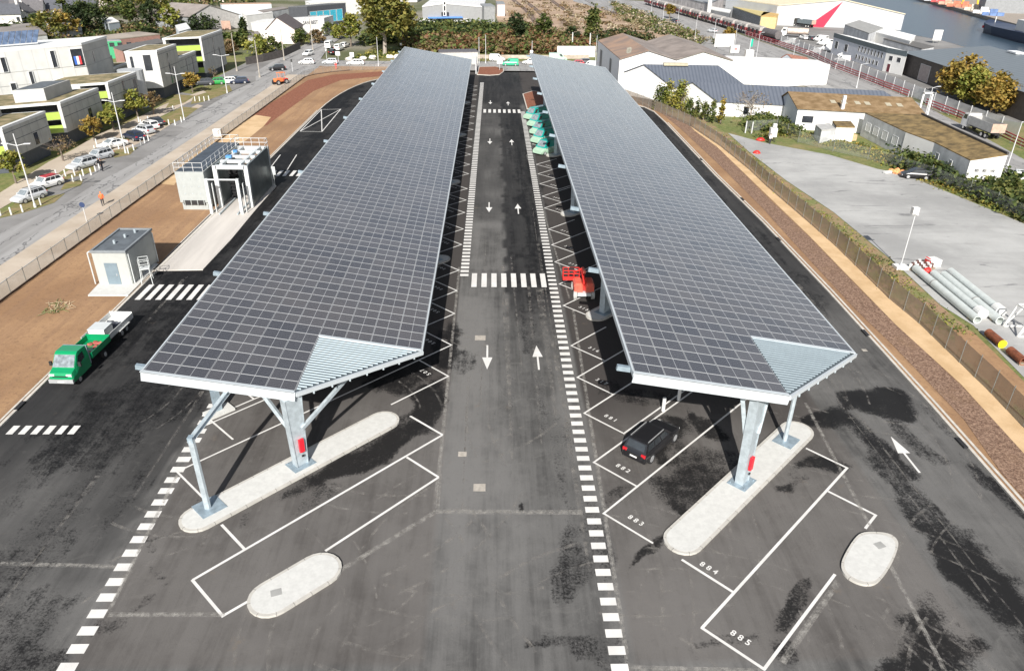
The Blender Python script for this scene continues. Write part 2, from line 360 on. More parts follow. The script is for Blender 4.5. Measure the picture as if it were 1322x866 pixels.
ii = np.arange(nx*ny).reshape(ny, nx)
ff = np.stack([ii[:-1, :-1].ravel(), ii[:-1, 1:].ravel(), ii[1:, 1:].ravel(), ii[1:, :-1].ravel()], 1)
me.from_pydata(vv.tolist(), [], ff.tolist())
for nm, arr in (('damp', WETF), ('worn', TONEF), ('bay', BAY.astype(float)), ('fresh', DARKF)):
    a = me.attributes.new(nm, 'FLOAT', 'POINT'); a.data.foreach_set('value', arr.ravel().astype(np.float32))
m = bpy.data.materials.new('asphalt'); t, N, L, b = nodes(m); b.inputs['Specular IOR Level'].default_value = .12
def attr(nm): a = N.new('ShaderNodeAttribute'); a.attribute_name = nm; return a.outputs['Fac']
n1 = ntex(t, 7., 10, .86); n2 = ntex(t, .6, 6, .7); st = ntex(t, 1., 6, .7, stretch=(1.3, .06, 1)); st2 = ntex(t, 1., 5, .65, stretch=(.35, .035, 1)); n3 = ntex(t, .13, 4, .6)
grit = ntex(t, 22, 3, .8)
base = mth(t, 'ADD', mth(t, 'MULTIPLY', st, .75), mth(t, 'MULTIPLY', st2, .55)); base = mth(t, 'ADD', base, mth(t, 'MULTIPLY', n2, .5)); base = mth(t, 'ADD', base, mth(t, 'MULTIPLY', n3, .5))
base = mth(t, 'ADD', base, mth(t, 'MULTIPLY', attr('worn'), .55))
f = ramp(t, base, .85, 1.5)
c = mixc(t, f, (.046, .0458, .0455), (.168, .1645, .160))
sw = ntex(t, .55, 9, .78, dist=1.6); c = mixc(t, mth(t, 'MULTIPLY', ramp(t, sw, .52, .66), .32), c, (.185, .18, .171)); sw2 = ntex(t, 2.4, 9, .82, dist=.8); c = mixc(t, mth(t, 'MULTIPLY', ramp(t, sw2, .54, .70), .45), c, (.052, .051, .05))
fr_n = mth(t, 'ADD', attr('fresh'), mth(t, 'MULTIPLY', mth(t, 'SUBTRACT', st, .5), 1.1)); fr_n = mth(t, 'ADD', fr_n, mth(t, 'MULTIPLY', mth(t, 'SUBTRACT', n2, .5), .6))
c = mixc(t, mth(t, 'MULTIPLY', ramp(t, fr_n, .05, 1.0), .92), c, (.017, .0173, .019))
c = mixc(t, mth(t, 'MULTIPLY', attr('bay'), .35), c, (.118, .102, .092))
tan = ntex(t, .35, 6, .75); c = mixc(t, mth(t, 'MULTIPLY', ramp(t, tan, .62, .74), .35), c, (.20, .155, .11))
c = mixc(t, mth(t, 'MULTIPLY', ramp(t, grit, .4, .75), .4), c, (.055, .054, .053))
wet = mth(t, 'ADD', attr('damp'), mth(t, 'ADD', mth(t, 'MULTIPLY', mth(t, 'SUBTRACT', n1, .5), 2.0), mth(t, 'MULTIPLY', mth(t, 'SUBTRACT', ntex(t, 1.2, 6, .75), .5), 1.0))); wet = mth(t, 'ADD', wet, mth(t, 'MULTIPLY', mth(t, 'SUBTRACT', st, .5), .75))
wm = ramp(t, wet, .40, .82)
c = mixc(t, mth(t, 'MULTIPLY', wm, .9), c, (.0062, .0062, .0068)); L.new(c, b.inputs['Base Color'])
L.new(mth(t, 'SUBTRACT', .9, mth(t, 'MULTIPLY', wm, .25)), b.inputs['Roughness']); bump(t, b, n1, .12, .02)
me.materials.append(m); o = bpy.data.objects.new('asphalt', me); COL.objects.link(o); struct(o)
# --- soil, mulch and sand either side (2-3 cm above the asphalt, behind kerbs)
KL = [(-33.75, 17), (-33.75, 148)] + [(-33.75+9.5*(1-math.cos(a)), 148+38.5*math.sin(a)) for a in [R(k*9) for k in range(1, 11)]]+[(-17, 188), (-8, 189)]
KR = [(31.6, 17), (32.6, 45), (33.0, 65), (33.05, 85), (32.6, 105), (32.6, 140), (32.3, 150), (31.2, 154.5), (29, 157.5), (25, 160), (20, 161.5)]
sheet_xy('soil', KL+[(-8, 204), (-45, 204), (-45, 17)], .05, SOIL)
sheet_px('red_soil', [(330,146),(398,104),(430,97),(503,92),(500,98),(440,104),(405,118),(372,142),(345,162),(318,170),(300,178)], .065, REDBED)
sheet_px('sand_patch', [(286,176),(330,149),(350,152),(340,164),(318,182),(285,200),(262,204),(240,215),(225,240),(208,238),(238,210)], .072, SAND)
sheet_xy('soil_verge', KR+[(24, 166), (30, 160.5)]+[g2(853,145.5), g2(890,162), g2(930,189), g2(967,219), g2(990,241), g2(1047,290), g2(1079,318.5), g2(1147.5,386), g2(1186,417.5), g2(1280,508), g2(1320,551), g2(1420,660), (36.4, 17)], .05, SOIL)
sheet_px('mulch', [(818,128),(852,142),(880,156),(925,188),(985,250),(1044,306),(1112,376),(1158,421),(1240,498),(1330,590),(1345,670),(1292,611),(1244,542),(1152,446),(1104,400),(1030,320),(985,270),(930,215),(880,168),(850,144)], .075, MULCH)
sheet_px('sand_path', [(890,162.5),(900,161),(925,176),(985,232),(1060,298),(1118,354),(1186,418),(1280,510),(1330,562),(1330,596),(1240,497),(1157,421),(1112,375),(1044,305),(985,248),(925,190),(897,170)], .09, SAND)
# kerbs
KCON = mat('kerb_concrete', (.50, .47, .42), .85, var=.12, scale=2)
def kerb(pts, w_=.22, h_=.13, flip=1, name='kerb'):
    mb = MB()
    for (a, b_) in zip(pts, pts[1:]):
        a = Vector((*a, 0)); b_ = Vector((*b_, 0)); d = (b_-a).normalized(); n = int((b_-a).length//1.02)+1
        for i in range(n):
            p = a.lerp(b_, i/n)+d*.008; q = a.lerp(b_, (i+1)/n)-d*.008
            mb.bar((p.x, p.y, h_/2), (q.x, q.y, h_/2), w_, h_)
    return struct(mb.build(name, KCON))
kerb(KL); kerb(KR)
kerb([(x+.42, y) for x, y in KR[:6]], .2, .1); kerb([(x-.32, y) for x, y in KL[:2]], .16, .1)
# --- town side: pavement, street, verge and paths
sheet_xy('sidewalk', [(-45, 15), (-45, 190), (-50, 190), (-50, 15)], .02, PATH)
sheet_xy('road', [(-50, 15), (-50, 172), (-48.5, 184), (-42, 192), (-25, 197), (60, 199), (60, 219), (-38, 214), (-47.5, 217), (-50.5, 245), (-51, 330), (-60, 330), (-58.5, 232), (-60.5, 216), (-58.6, 170), (-58.6, 15)], .0, ROAD)
sheet_xy('town_ground', [(-58.6, 15), (-58.6, 170), (-60.5, 216), (-95, 250), (-170, 250), (-170, 15)], -.02, GRASS)
sheet_px('footpath', [(-20,262),(0,249),(63,209),(93,194),(130,172),(160,161),(210,136),(262,117),(268,120),(215,147),(165,172),(130,192),(105,206),(75,224),(50,241),(0,270),(-20,284)], .012, PATH)
sheet_px('footpath', [(70,232),(100,213),(150,190),(185,172),(215,155),(255,135),(262,137),(225,158),(190,180),(150,199),(104,222),(74,240)], .016, PATH)
sheet_px('car_park', [(-30,292),(20,268),(60,246),(118,212),(178,178),(214,160),(242,166),(185,205),(125,236),(85,262),(0,300)], .004, TARMAC)
sheet_px('side_street', [(225,118),(262,124),(330,92),(330,105),(300,118),(262,142),(232,160),(205,158),(232,138)], .006, TARMAC)
sheet_px('town_square', [(262,112),(318,100),(365,72),(355,60),(320,80),(285,97)], .004, TARMAC)
# grass islands of the roadside parking
GR2 = ground_mat('mown_verge', lambda t, N, L: (mixc(t, ramp(t, ntex(t, .7, 6, .7), .35, .65), (.15, .155, .05), (.25, .19, .10)), None, 0))
for P in ([(-5,285),(20,262),(50,256),(84,250),(70,262),(30,275),(0,282)], [(60,232),(100,222),(124,212),(122,222),(92,230),(66,240)], [(84,236),(108,232),(104,240),(78,246)], [(118,200),(160,178),(178,170),(165,182),(130,202)], [(140,195),(178,190),(168,200),(148,204)], [(205,155),(235,138),(256,140),(240,152),(214,163)], [(225,122),(252,124),(238,133),(214,140)], [(250,125),(296,110),(300,118),(262,132),(246,135)]):
    sheet_px('grass_verge', P, .028, GR2)
# --- yard and rough grass on the far side of the right fence
sheet_px('grass_bank', [(830,120),(860,100),(1010,120),(1330,160),(1500,250),(1500,640),(1330,545),(1186,412),(1079,312),(985,234),(925,180),(880,150)], -.03, GRASS)
sheet_px('yard', [(940,172),(985,184),(1071,200),(1132,218),(1168,225.5),(1231,251),(1330,292),(1480,360),(1450,560),(1325,490),(1256.7,420),(1213.5,393),(1157.6,341),(1076,273.7),(1015,233),(968,197)], .0, YARD)
VERGE = ground_mat('earth_and_grass_verge', lambda t, N, L: (mixc(t, ramp(t, mth(t, 'ADD', ntex(t, .35, 7, .75), mth(t, 'MULTIPLY', ntex(t, 2.5, 6, .8), .35)), .60, .78), (.30, .20, .125), (.17, .185, .065)), ntex(t, 3, 6, .8), .5))
sheet_px('grass_verge', [(853,143),(890,159),(930,186),(967,215),(990,237),(1047,285),(1079,313),(1147.5,380),(1186,411),(1280,500),(1340,556),(1345,520),(1322,492),(1256,428),(1213,393.5),(1157,342),(1075,274),(1014,233.5),(967,197.5),(938,172),(900,150)], -.012, VERGE)
sheet_px('bare_earth', [(1230,420),(1256,428),(1322,492),(1340,540),(1300,515),(1262,478),(1235,450)], -.01, SOIL)
# --- beyond
sheet_px('boulevard', [(800,0),(843,3),(975,52),(1090,90),(1170,125),(1240,160),(1330,210),(1420,260),(1420,300),(1330,262),(1225,200),(1155,158),(1060,118),(960,85),(880,50),(800,18),(740,2),(740,-8),(800,-8)], -.02, ROAD)
sheet_px('dock_quay', [(830,-6),(1020,-14),(1150,30),(1250,55),(1420,110),(1420,250),(1290,180),(1180,125),(1040,72),(960,44),(845,2)], -.042, TARMAC)
sheet_px('railway_land', [(655,62),(640,20),(640,-8),(745,-8),(800,12),(880,46),(960,82),(900,90),(850,60),(780,66),(770,75),(700,70)], -.06, WASTE)
sheet_px('scrub_ground', [(470,66),(540,34),(660,28),(780,50),(800,82),(640,82),(500,84)], -.05, GRASS)
# water
mw = bpy.data.materials.new('harbour_water'); t, N, L, b = nodes(mw); b.inputs['Base Color'].default_value = (.028, .05, .075, 1); b.inputs['Roughness'].default_value = .3; b.inputs['Specular IOR Level'].default_value = .35
nw = ntex(t, 1., 4, .6, stretch=(.35, .8, 1)); bump(t, b, nw, .5, .25)
sheet_px('harbour_water', [(1010,-20),(1145,16),(1160,42),(1215,52),(1330,85),(1500,130),(1800,150),(1800,-20),(1300,-60),(1000,-60)], -.01, mw)
# ================================================================== PAINTED MARKINGS
MARK = bpy.data.materials.new('road_paint'); t, N, L, b = nodes(MARK); b.inputs['Roughness'].default_value = .7
wn = ntex(t, 9, 8, .8); c = mixc(t, ramp(t, ntex(t, .8, 4), .3, .7), (.58, .57, .55), (.68, .67, .65)); c = mixc(t, mth(t, 'MULTIPLY', ramp(t, wn, .60, .72), .45), c, (.25, .245, .24)); L.new(c, b.inputs['Base Color'])
ZM = .008
mk = MB()
LVL = [0]
def line(a, b_, w_=.13, z=None, mb=None):
    LVL[0] = (LVL[0]+1) % 7
    z = (ZM if z is None else z)+LVL[0]*.0012
    a = Vector((a[0], a[1], 0)); b_ = Vector((b_[0], b_[1], 0)); d = (b_-a).normalized(); n = Vector((-d.y, d.x, 0))*w_/2
    (mb or mk).sheet([(p.x, p.y) for p in (a-n, b_-n, b_+n, a+n)], z)
def pl(a, b_, w_=.13): line(g2(*a), g2(*b_), w_)
def rect(x0, x1, y0, y1): mk.sheet([(x0, y0), (x1, y0), (x1, y1), (x0, y1)], ZM)
strips = MB(); keep = mk; mk = strips
y = 22.0
a0 = 65.43
for i in range(-86, 46):
    yy = a0-.99*i
    if 22 < yy < 149: rect(5.62, 6.44, yy-.25, yy+.25)
for i in range(115):
    yy = 68.6+.99*i
    if yy < 183: rect(-3.2+.004*i*.9, -2.36+.004*i*.9, yy-.27, yy+.27)
A, B = G(264, 545), G(87, 861); n = int((A-B).length/.99); d = (B-A)/n
for i in range(-2, n+8):
    p = A+d*i
    if 17 < p.y: mk.sheet([(p.x-.42, p.y-.29), (p.x+.42, p.y-.29), (p.x+.42, p.y+.25), (p.x-.42, p.y+.25)], ZM)
struct(strips.build('zebra_strip', MARK)); mk = keep
for i in range(8):                                     # two crossings over the middle lane
    x = -1.75+i*.985; rect(x-.26, x+.26, 65.7, 69.05); x = -1.45+i*.97; rect(x-.26, x+.26, 147.6, 150.9)
for i in range(8): rect(-33.2+i*.95, -32.7+i*.95, 62.6, 66.0)
for i in range(6): rect(-32.9+i*.82, -32.45+i*.82, 41.5, 42.5)
for i in range(7): rect(-31.6+i*.95, -31.1+i*.95, 103.2, 106.0)
def arrow(x, y0, s=1, L_=3.95):
    mk.sheet([(x-.075, y0), (x+.075, y0), (x+.075, y0+s*L_*.55), (x-.075, y0+s*L_*.55)], ZM)
    mk.sheet([(x-.42, y0+s*L_*.52), (x+.42, y0+s*L_*.52), (x, y0+s*L_)], ZM+.002)
for yy in (50.0, 87.5, 122, 155): arrow(3.75 if yy < 60 else 3.3, yy)
for yy in (54.0, 92, 126.5, 160): arrow(-.36, yy, -1)
arrow(27.7, 37.1)
# hatched box and dashes on the left perimeter lane
P = [(-33.4, 130.4), (-29.6, 130.4), (-29.8, 149.6), (-33.5, 149)]
for a, b_ in ((0, 1), (1, 2), (2, 3), (3, 0), (0, 2), (1, 3)): line(P[a], P[b_], .16)
pl((345,222),(362,200), .14); pl((366,227),(383,200), .14)
# bays: apex lines on the middle lane side, 45 degree side lines, short front lines
S2 = math.sqrt(.5)
TX = MB(); numbers = []
RY = []; LY = []
for k in range(5):
    RY += [y+28.2*k for y in (33.42, 38.27, 43.93, 48.85, 53.92)]
    LY += [y+28.0*k for y in (49.02, 54.01, 59.88, 64.83, 69.82)]
RY = [y for y in RY if y < 147]; LY = [y for y in LY if y < 178]
num = ['883', '882', '881', '317', '316']+[str(315-i) for i in range(40)]
for i, y in enumerate(RY):
    q = i % 5; ap = (6.68, y)
    L_ = 23.3 if q != 4 else 4.8
    if q == 0 and i > 0: L_ = 23.3
    line((ap[0]-.05, ap[1]-.05), (ap[0]+L_*S2, ap[1]+L_*S2), .13)
    line(ap, (ap[0]+3.5*S2, ap[1]-3.5*S2), .13)
    if q == 2: line((ap[0]+3.5*S2-.05, ap[1]-3.5*S2-.05), (ap[0]+23.3*S2, ap[1]+16.3*S2), .13)
    if i > 0 and q != 1:
        e = (ap[0]+23.3*S2, ap[1]+23.3*S2); line(e, (e[0]-3.5*S2, e[1]+3.5*S2), .13)
    numbers.append((num[i], ap[0]+1.72*S2+.85*S2, ap[1]-1.72*S2+.85*S2, -45))
for i, y in enumerate(LY):
    q = i % 5; ap = (-3.37, y); L_ = 23.4 if q != 0 else 5.6
    line((ap[0]+.05, ap[1]+.05), (ap[0]-L_*S2, ap[1]-L_*S2), .13)
    line(ap, (ap[0]-3.5*S2, ap[1]+3.5*S2), .13)
    if q == 1: line((ap[0]-3.5*S2, ap[1]+3.5*S2), (ap[0]-23.4*S2, ap[1]-16.4*S2), .13)
    if q != 0:
        e = (ap[0]-23.4*S2, ap[1]-23.4*S2); line(e, (e[0]+3.5*S2, e[1]-3.5*S2), .13)
    numbers.append((str(507-i), ap[0]-1.72*S2-.85*S2, ap[1]+1.72*S2-.85*S2, 135))
# the end bays beside the near islands
for a, b_ in (((571.4,561.3),(248.5,748.5)), ((571.4,561.3),(529.4,537)), ((566.3,616),(525,590)), ((566.3,616),(420,711)), ((320,776),(287,795)), ((288.5,796),(248,748)), ((317,710),(286,677)),
              ((880,722),(948,765)), ((906,810.5),(1094,603.5)), ((905,809.5),(988,864.5)), ((986,864),(1078,741)), ((1117,682),(1131,664)), ((1132,665.5),(1069,634)), ((1040.5,578.5),(1095,604.5))):
    pl(a, b_, .16)
numbers += [('884', *g2(915,733), -45), ('885', *g2(956,823), -45)]
pale = mk
struct(mk.build('road_markings', MARK))
# pale joint dust along construction seams
SEAM = bpy.data.materials.new('pale_joint_dust'); t, N, L, b = nodes(SEAM); b.inputs['Base Color'].default_value = (.36, .345, .32, 1); b.inputs['Roughness'].default_value = .9
tr_ = N.new('ShaderNodeBsdfTransparent'); mx = N.new('ShaderNodeMixShader'); L.new(mth(t, 'MULTIPLY', ramp(t, ntex(t, 2.2, 8, .8), .38, .66), .62), mx.inputs[0]); L.new(tr_.outputs[0], mx.inputs[1]); L.new(b.outputs[0], mx.inputs[2]); L.new(mx.outputs[0], N['Material Output'].inputs[0])
sm = MB()
for a, b_, w_ in (((566,616),(593,345),.07),((563,660),(567,612),.1),((563,660),(752,661),.11),((563,660),(436,738),.09),((140,793),(290,793),.08),((0,727),(150,731),.08),((740,400),(812,866),.07),((1082,750),(1010,855),.09),((1040,520),(1290,1000),.07),((815,862),(985,866),.09),((680,200),(735,385),.05),((229,612),(140,790),.06)):
    line(g2(*a), g2(*b_), w_*1.1, .0035, sm); line(g2(*a), g2(*b_), w_*3.6, .0035, sm)
struct(sm.build('asphalt_seams', SEAM))
# railway tracks on the waste ground
rb_ = MB(); rr_ = MB()
for pts in (((655,-6),(680,14),(697,36)), ((668,-6),(694,14),(712,32)), ((700,-8),(722,8),(742,22)), ((742,-8),(770,8),(800,20))):
    q = [g2(*p) for p in pts]
    for a, b_ in zip(q, q[1:]):
        line(a, b_, 2.6, -.05, rb_); d = (Vector(b_)-Vector(a)).normalized(); n = Vector((-d.y, d.x))*.75
        for s in (-1, 1): rr_.bar((a[0]+n.x*s, a[1]+n.y*s, .04), (b_[0]+n.x*s, b_[1]+n.y*s, .04), .12, .14)
struct(rb_.build('railway_ballast', mat('ballast', (.17, .125, .10), .95, var=.25, scale=.8))); struct(rr_.build('railway_rails', mat('rusty_rail', (.12, .07, .055), .7)))
# faint pale tyre scuffs
SCUFF = bpy.data.materials.new('tyre_scuff'); t, N, L, b = nodes(SCUFF); b.inputs['Base Color'].default_value = (.27, .255, .235, 1); b.inputs['Roughness'].default_value = .9
tr_ = N.new('ShaderNodeBsdfTransparent'); mx = N.new('ShaderNodeMixShader'); L.new(mth(t, 'MULTIPLY', ramp(t, ntex(t, 1.3, 6, .75), .42, .72), .62), mx.inputs[0]); L.new(tr_.outputs[0], mx.inputs[1]); L.new(b.outputs[0], mx.inputs[2]); L.new(mx.outputs[0], N['Material Output'].inputs[0])
tm = MB(); rs = random.Random(5)
def arc(cx, cy, r, a0, a1, w_, z):
    n = 18; pts = [(R(a0+(a1-a0)*i/n)) for i in range(n+1)]
    for p, q in zip(pts, pts[1:]):
        tm.sheet([(cx+(r-w_/2)*math.cos(p), cy+(r-w_/2)*math.sin(p)), (cx+(r+w_/2)*math.cos(p), cy+(r+w_/2)*math.sin(p)), (cx+(r+w_/2)*math.cos(q), cy+(r+w_/2)*math.sin(q)), (cx+(r-w_/2)*math.cos(q), cy+(r-w_/2)*math.sin(q))], z)
for i in range(46):
    q = G(rs.uniform(200, 1250), rs.uniform(430, 860)); r_ = rs.uniform(6, 16); a0 = rs.uniform(0, 360); c_ = (q.x-r_*math.cos(R(a0+15)), q.y-r_*math.sin(R(a0+15)))
    for d_ in (0, 1.55): arc(c_[0], c_[1], r_+d_, a0, a0+rs.uniform(18, 45), rs.uniform(.1, .22), .0022+.0004*(i % 5))
for i in range(26):
    x = rs.uniform(-3, 6) if i % 2 else rs.choice((rs.uniform(-32, -21), rs.uniform(25, 31))); y0 = rs.uniform(22, 70); l_ = rs.uniform(8, 30); w_ = rs.uniform(.08, .2); tm.sheet([(x, y0), (x+w_, y0), (x+w_+rs.uniform(-.4, .4), y0+l_), (x+rs.uniform(-.4, .4), y0+l_)], .0045)
struct(tm.build('tyre_scuffs', SCUFF))
# bay numbers
nb = MB()
def text_faces(s, size, bold=.012):
    cu = bpy.data.curves.new('n', 'FONT'); cu.body = s; cu.size = size; cu.align_x = 'CENTER'; cu.align_y = 'CENTER'; cu.space_character = 1.6 if len(s) == 3 and s.isdigit() else 1.0; cu.offset = bold; cu.resolution_u = 3
    o = bpy.data.objects.new('n', cu); COL.objects.link(o); dg = bpy.context.evaluated_depsgraph_get(); dg.update()
    me = bpy.data.meshes.new_from_object(o.evaluated_get(dg)); vs = [v.co.copy() for v in me.vertices]; fs = [list(p.vertices) for p in me.polygons]
    bpy.data.objects.remove(o); bpy.data.curves.remove(cu); bpy.data.meshes.remove(me); return vs, fs
for s, x, y, a in numbers:
    if y > 120: continue
    vs_, fs_ = text_faces(s, .5, .008); ca, sa = math.cos(R(a)), math.sin(R(a))
    nb.add([(x+v.x*ca-v.y*sa, y+v.x*sa+v.y*ca, ZM) for v in vs_], fs_)
struct(nb.build('bay_numbers', MARK))
# ================================================================== SOLAR CANOPIES
PV = bpy.data.materials.new('photovoltaic_glass'); t, N, L, b = nodes(PV)
uvn = N.new('ShaderNodeUVMap'); uvn.uv_map = 'UVMap'; sx = N.new('ShaderNodeSeparateXYZ'); L.new(uvn.outputs[0], sx.inputs[0]); U, V = sx.outputs[0], sx.outputs[1]
def near(x, c0, w_): return mth(t, 'LESS_THAN', mth(t, 'ABSOLUTE', mth(t, 'SUBTRACT', x, c0)), w_)
def grid(x, n, w_): return mth(t, 'LESS_THAN', mth(t, 'ABSOLUTE', mth(t, 'SUBTRACT', mth(t, 'FRACT', mth(t, 'MULTIPLY', x, n)), .5)), w_)
mid = near(U, .5, .0065)
edge = mth(t, 'MAXIMUM', mth(t, 'GREATER_THAN', mth(t, 'ABSOLUTE', mth(t, 'SUBTRACT', U, .5)), .489), mth(t, 'GREATER_THAN', mth(t, 'ABSOLUTE', mth(t, 'SUBTRACT', V, .5)), .484))
cell = mth(t, 'MAXIMUM', grid(mth(t, 'ADD', U, .0), 20, .035), grid(V, 6, .03)); bus = grid(V, 54, .09)
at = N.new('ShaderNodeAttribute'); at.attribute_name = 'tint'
c0 = mixc(t, at.outputs['Fac'], (.040, .041, .048), (.078, .075, .078)); c0 = mixc(t, mth(t, 'MULTIPLY', ramp(t, ntex(t, .07, 4, .6), .5, .72), .45), c0, (.092, .080, .072))   # brownish reflection patches painted into the colour, plus dust
c0 = mixc(t, mth(t, 'MULTIPLY', bus, .3), c0, (.17, .17, .185)); c0 = mixc(t, mth(t, 'MULTIPLY', cell, .5), c0, (.30, .31, .34))
c0 = mixc(t, mth(t, 'MAXIMUM', mid, edge), c0, (.43, .44, .45)); L.new(c0, b.inputs['Base Color'])
b.inputs['Roughness'].default_value = .16; b.inputs['Specular IOR Level'].default_value = .85; b.inputs['Coat Weight'].default_value = .0
DECK = mat('deck_light_metal', (.46, .48, .50), .5, .1, var=.06)
RIBS = mat('ribbed_sheet', (.225, .275, .305), .5, .35, var=.06, scale=.6)
FASC = mat('white_fascia', (.50, .54, .565), .45, .1, var=.05, scale=.8)
REDBOX = mat('red_extinguisher_box', (.70, .02, .035), .35, var=.05)
def panel_mesh(name, cells, parent):
    """cells: list of 4-corner quads (world), becomes one mesh with module UVs"""
    me = bpy.data.meshes.new(name); L_ = parent.location; vs = []; fs = []
    for q in cells:
        o = len(vs); vs += [(p[0]-L_.x, p[1]-L_.y, p[2]-L_.z) for p in q]+[(p[0]-L_.x, p[1]-L_.y, p[2]-L_.z-.035) for p in q]
        fs += [(o, o+1, o+2, o+3), (o, o+4, o+5, o+1), (o+1, o+5, o+6, o+2), (o+2, o+6, o+7, o+3), (o+3, o+7, o+4, o)]
    me.from_pydata(vs, [], fs); uv = me.uv_layers.new(name='UVMap'); tn = me.attributes.new('tint', 'FLOAT', 'FACE')
    base = [(0, 0), (1, 0), (1, 1), (0, 1)]; data = []; tint = []
    for i in range(len(cells)):
        data += [c for p in base for c in p]+[0.]*32; tint += [random.random()]*5
    uv.data.foreach_set('uv', data); tn.data.foreach_set('value', tint)
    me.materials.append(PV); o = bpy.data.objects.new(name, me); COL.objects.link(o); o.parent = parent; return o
def canopy(label, xl, xm, wmod, zm, ynear, pitch, nrows, cols, posts, ext_side):
    s = -.166; z = lambda x: zm+s*(x-xm); xr = xm+4*wmod; yf = ynear+nrows*pitch; cut = 6*pitch
    root = thing('solar_canopy', label, 'solar carport', (xm, ynear, 0), 0, 'photovoltaic canopies over the parking bays')
    # deck under the modules and the bare ribbed triangle at the cut corner
    out = [(xl, ynear), (xm, ynear), (xr, ynear+cut), (xr, yf), (xl, yf)]
    d = MB(); d.prism(out, [z(p[0])-.17 for p in out], [z(p[0])-.06 for p in out]); d.build('roof_deck', DECK, root)
    rb = MB(); n = int(cut/.3)
    for i in range(n):
        y0 = ynear+.12+i*.3; x1 = xm+(y0-ynear)*(xr-xm)/cut-.1
        x0 = xm+.06
        if x1-x0 < .1: continue
        pts = [(0, -.03), (.05, .085), (.12, .085), (.17, -.03)]
        rb.loft([[(x, y0+a, z(x)-.055+h_) for a, h_ in pts] for x in (x0, x1)])
    rb.build('ribbed_sheet', RIBS, root)
    tb = MB(); tb.add([(xm+.03, ynear+.05, z(xm)-.05), (xr, ynear+cut-.05, z(xr)-.05), (xm+.03, ynear+cut-.05, z(xm)-.05)], [(0, 1, 2)]); tb.build('sheet_valleys', mat('ribbed_valley_shade', (.105, .13, .145), .5, .3), root)  # valleys between the ribs coloured darker to deepen their shade
    fl = MB(); fl.bar((xm, ynear+cut-.07, z(xm)+.05), (xr, ynear+cut-.07, z(xr)+.05), .22, .05); fl.build('ridge_flashing', FASC, root)
    # modules
    quads = []; g = .018
    for r in range(nrows):
        for c_ in range(9):
            if r < 6 and c_ > 4: continue
            x0 = (xl+(xm-xl)*c_/5) if c_ < 5 else xm+(c_-5)*wmod
            x1 = (xl+(xm-xl)*(c_+1)/5) if c_ < 5 else xm+(c_-4)*wmod
            y0 = ynear+r*pitch; y1 = y0+pitch
            x0 += g; x1 -= g; y0 += g*.9; y1 -= g*.9; k = .012
            quads.append([(x0, y0, z(x0)+k), (x1, y0, z(x1)+k), (x1, y1, z(x1)+k), (x0, y1, z(x0)+k)])
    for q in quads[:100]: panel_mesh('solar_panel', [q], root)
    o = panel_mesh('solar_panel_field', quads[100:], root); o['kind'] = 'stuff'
    # fascias, gutters, edge trims
    def slab(name, pts, h_, dz, th, m):
        mb = MB()
        for a, b_ in zip(pts, pts[1:]):
            a = Vector((a[0], a[1], z(a[0])+dz-h_/2)); b_ = Vector((b_[0], b_[1], z(b_[0])+dz-h_/2)); mb.bar(a, b_, th, h_)
        return mb.build(name, m, root)
    e = .06
    slab('fascia', [(xl-.1, ynear-.1), (xm+.05, ynear-.1)], .62, .06, .1, FASC)
    slab('fascia_flashing', [(xl-.1, ynear-.03), (xm+.02, ynear-.03)], .05, .085, .24, FASC)
    slab('gutter', [(xm+.1, ynear-.05), (xr+.12, ynear+cut-.1)], .26, .0, .16, FASC)
    br = MB(); a, b_ = Vector((xm, ynear-.12, 0)), Vector((xr, ynear+cut-.12, 0))
    for i in range(1, 8):
        p = a.lerp(b_, i/7.5); br.box((p.x+.04, p.y-.06, z(p.x)-.32), (.1, .14, .16))
    br.build('gutter_bracket', GALV, root)
    slab('edge_trim', [(xl-.06, ynear-.05), (xl-.06, yf+.05)], .34, .03, .1, FASC)
    slab('edge_trim', [(xr+.06, ynear+cut-.05), (xr+.06, yf+.05)], .28, .02, .1, FASC)
    slab('edge_trim', [(xl-.06, yf+.06), (xr+.06, yf+.06)], .4, .02, .1, FASC)
    # rafters with stub ends beyond the high edge, and purlins
    y = ynear+1.0; k = 0
    while y < yf:
        x0, x1 = xl-.85, (xr if y > ynear+cut else xm+(y-ynear)-.4)
        mb = MB(); mb.bar((x0, y, z(x0)-.36), (x1, y, z(x1)-.36), .26, .3); mb.build('rafter', GALVD, root); y += 14.1; k += 1
    mb = MB()
    for c_ in range(1, 9, 1):
        x = xl+c_*wmod; mb.bar((x, ynear+(.1 if x < xm else x-xm+.5), z(x)-.26), (x, yf, z(x)-.26), .08, .17)
    mb.build('purlin', GALVD, root)
    # columns (tapered box columns with splayed arms) on the islands
    for i, (cx, cy) in enumerate(cols):
        zt = z(cx)-.5; near_ = i == 0
        mb = MB(); a = R(45)
        def ring(zz, w1, w2, off=0):
            o = []
            for dx, dy in ((-w1, -w2), (w1, -w2), (w1, w2), (-w1, w2)):
                o.append((cx+dx*math.cos(a)-dy*math.sin(a)+off, cy+dx*math.sin(a)+dy*math.cos(a), zz))
            return o
        mb.loft([ring(.19, .36, .22), ring(zt*.62, .46, .24), ring(zt, .55, .25)])
        # raised flanges down both narrow faces
        for sgn in (-1, 1):
            p0 = Vector((cx+sgn*.385*math.cos(a), cy+sgn*.385*math.sin(a), .19)); p1 = Vector((cx+sgn*.575*math.cos(a), cy+sgn*.575*math.sin(a), zt))
            mb.bar(p0, p1, .56, .05, up=(math.cos(a), math.sin(a), 0))
        col = mb.build('column', GALV, root)
        pb = MB(); pb.box((cx, cy, .165), (1.55, 1.25, .03), a)
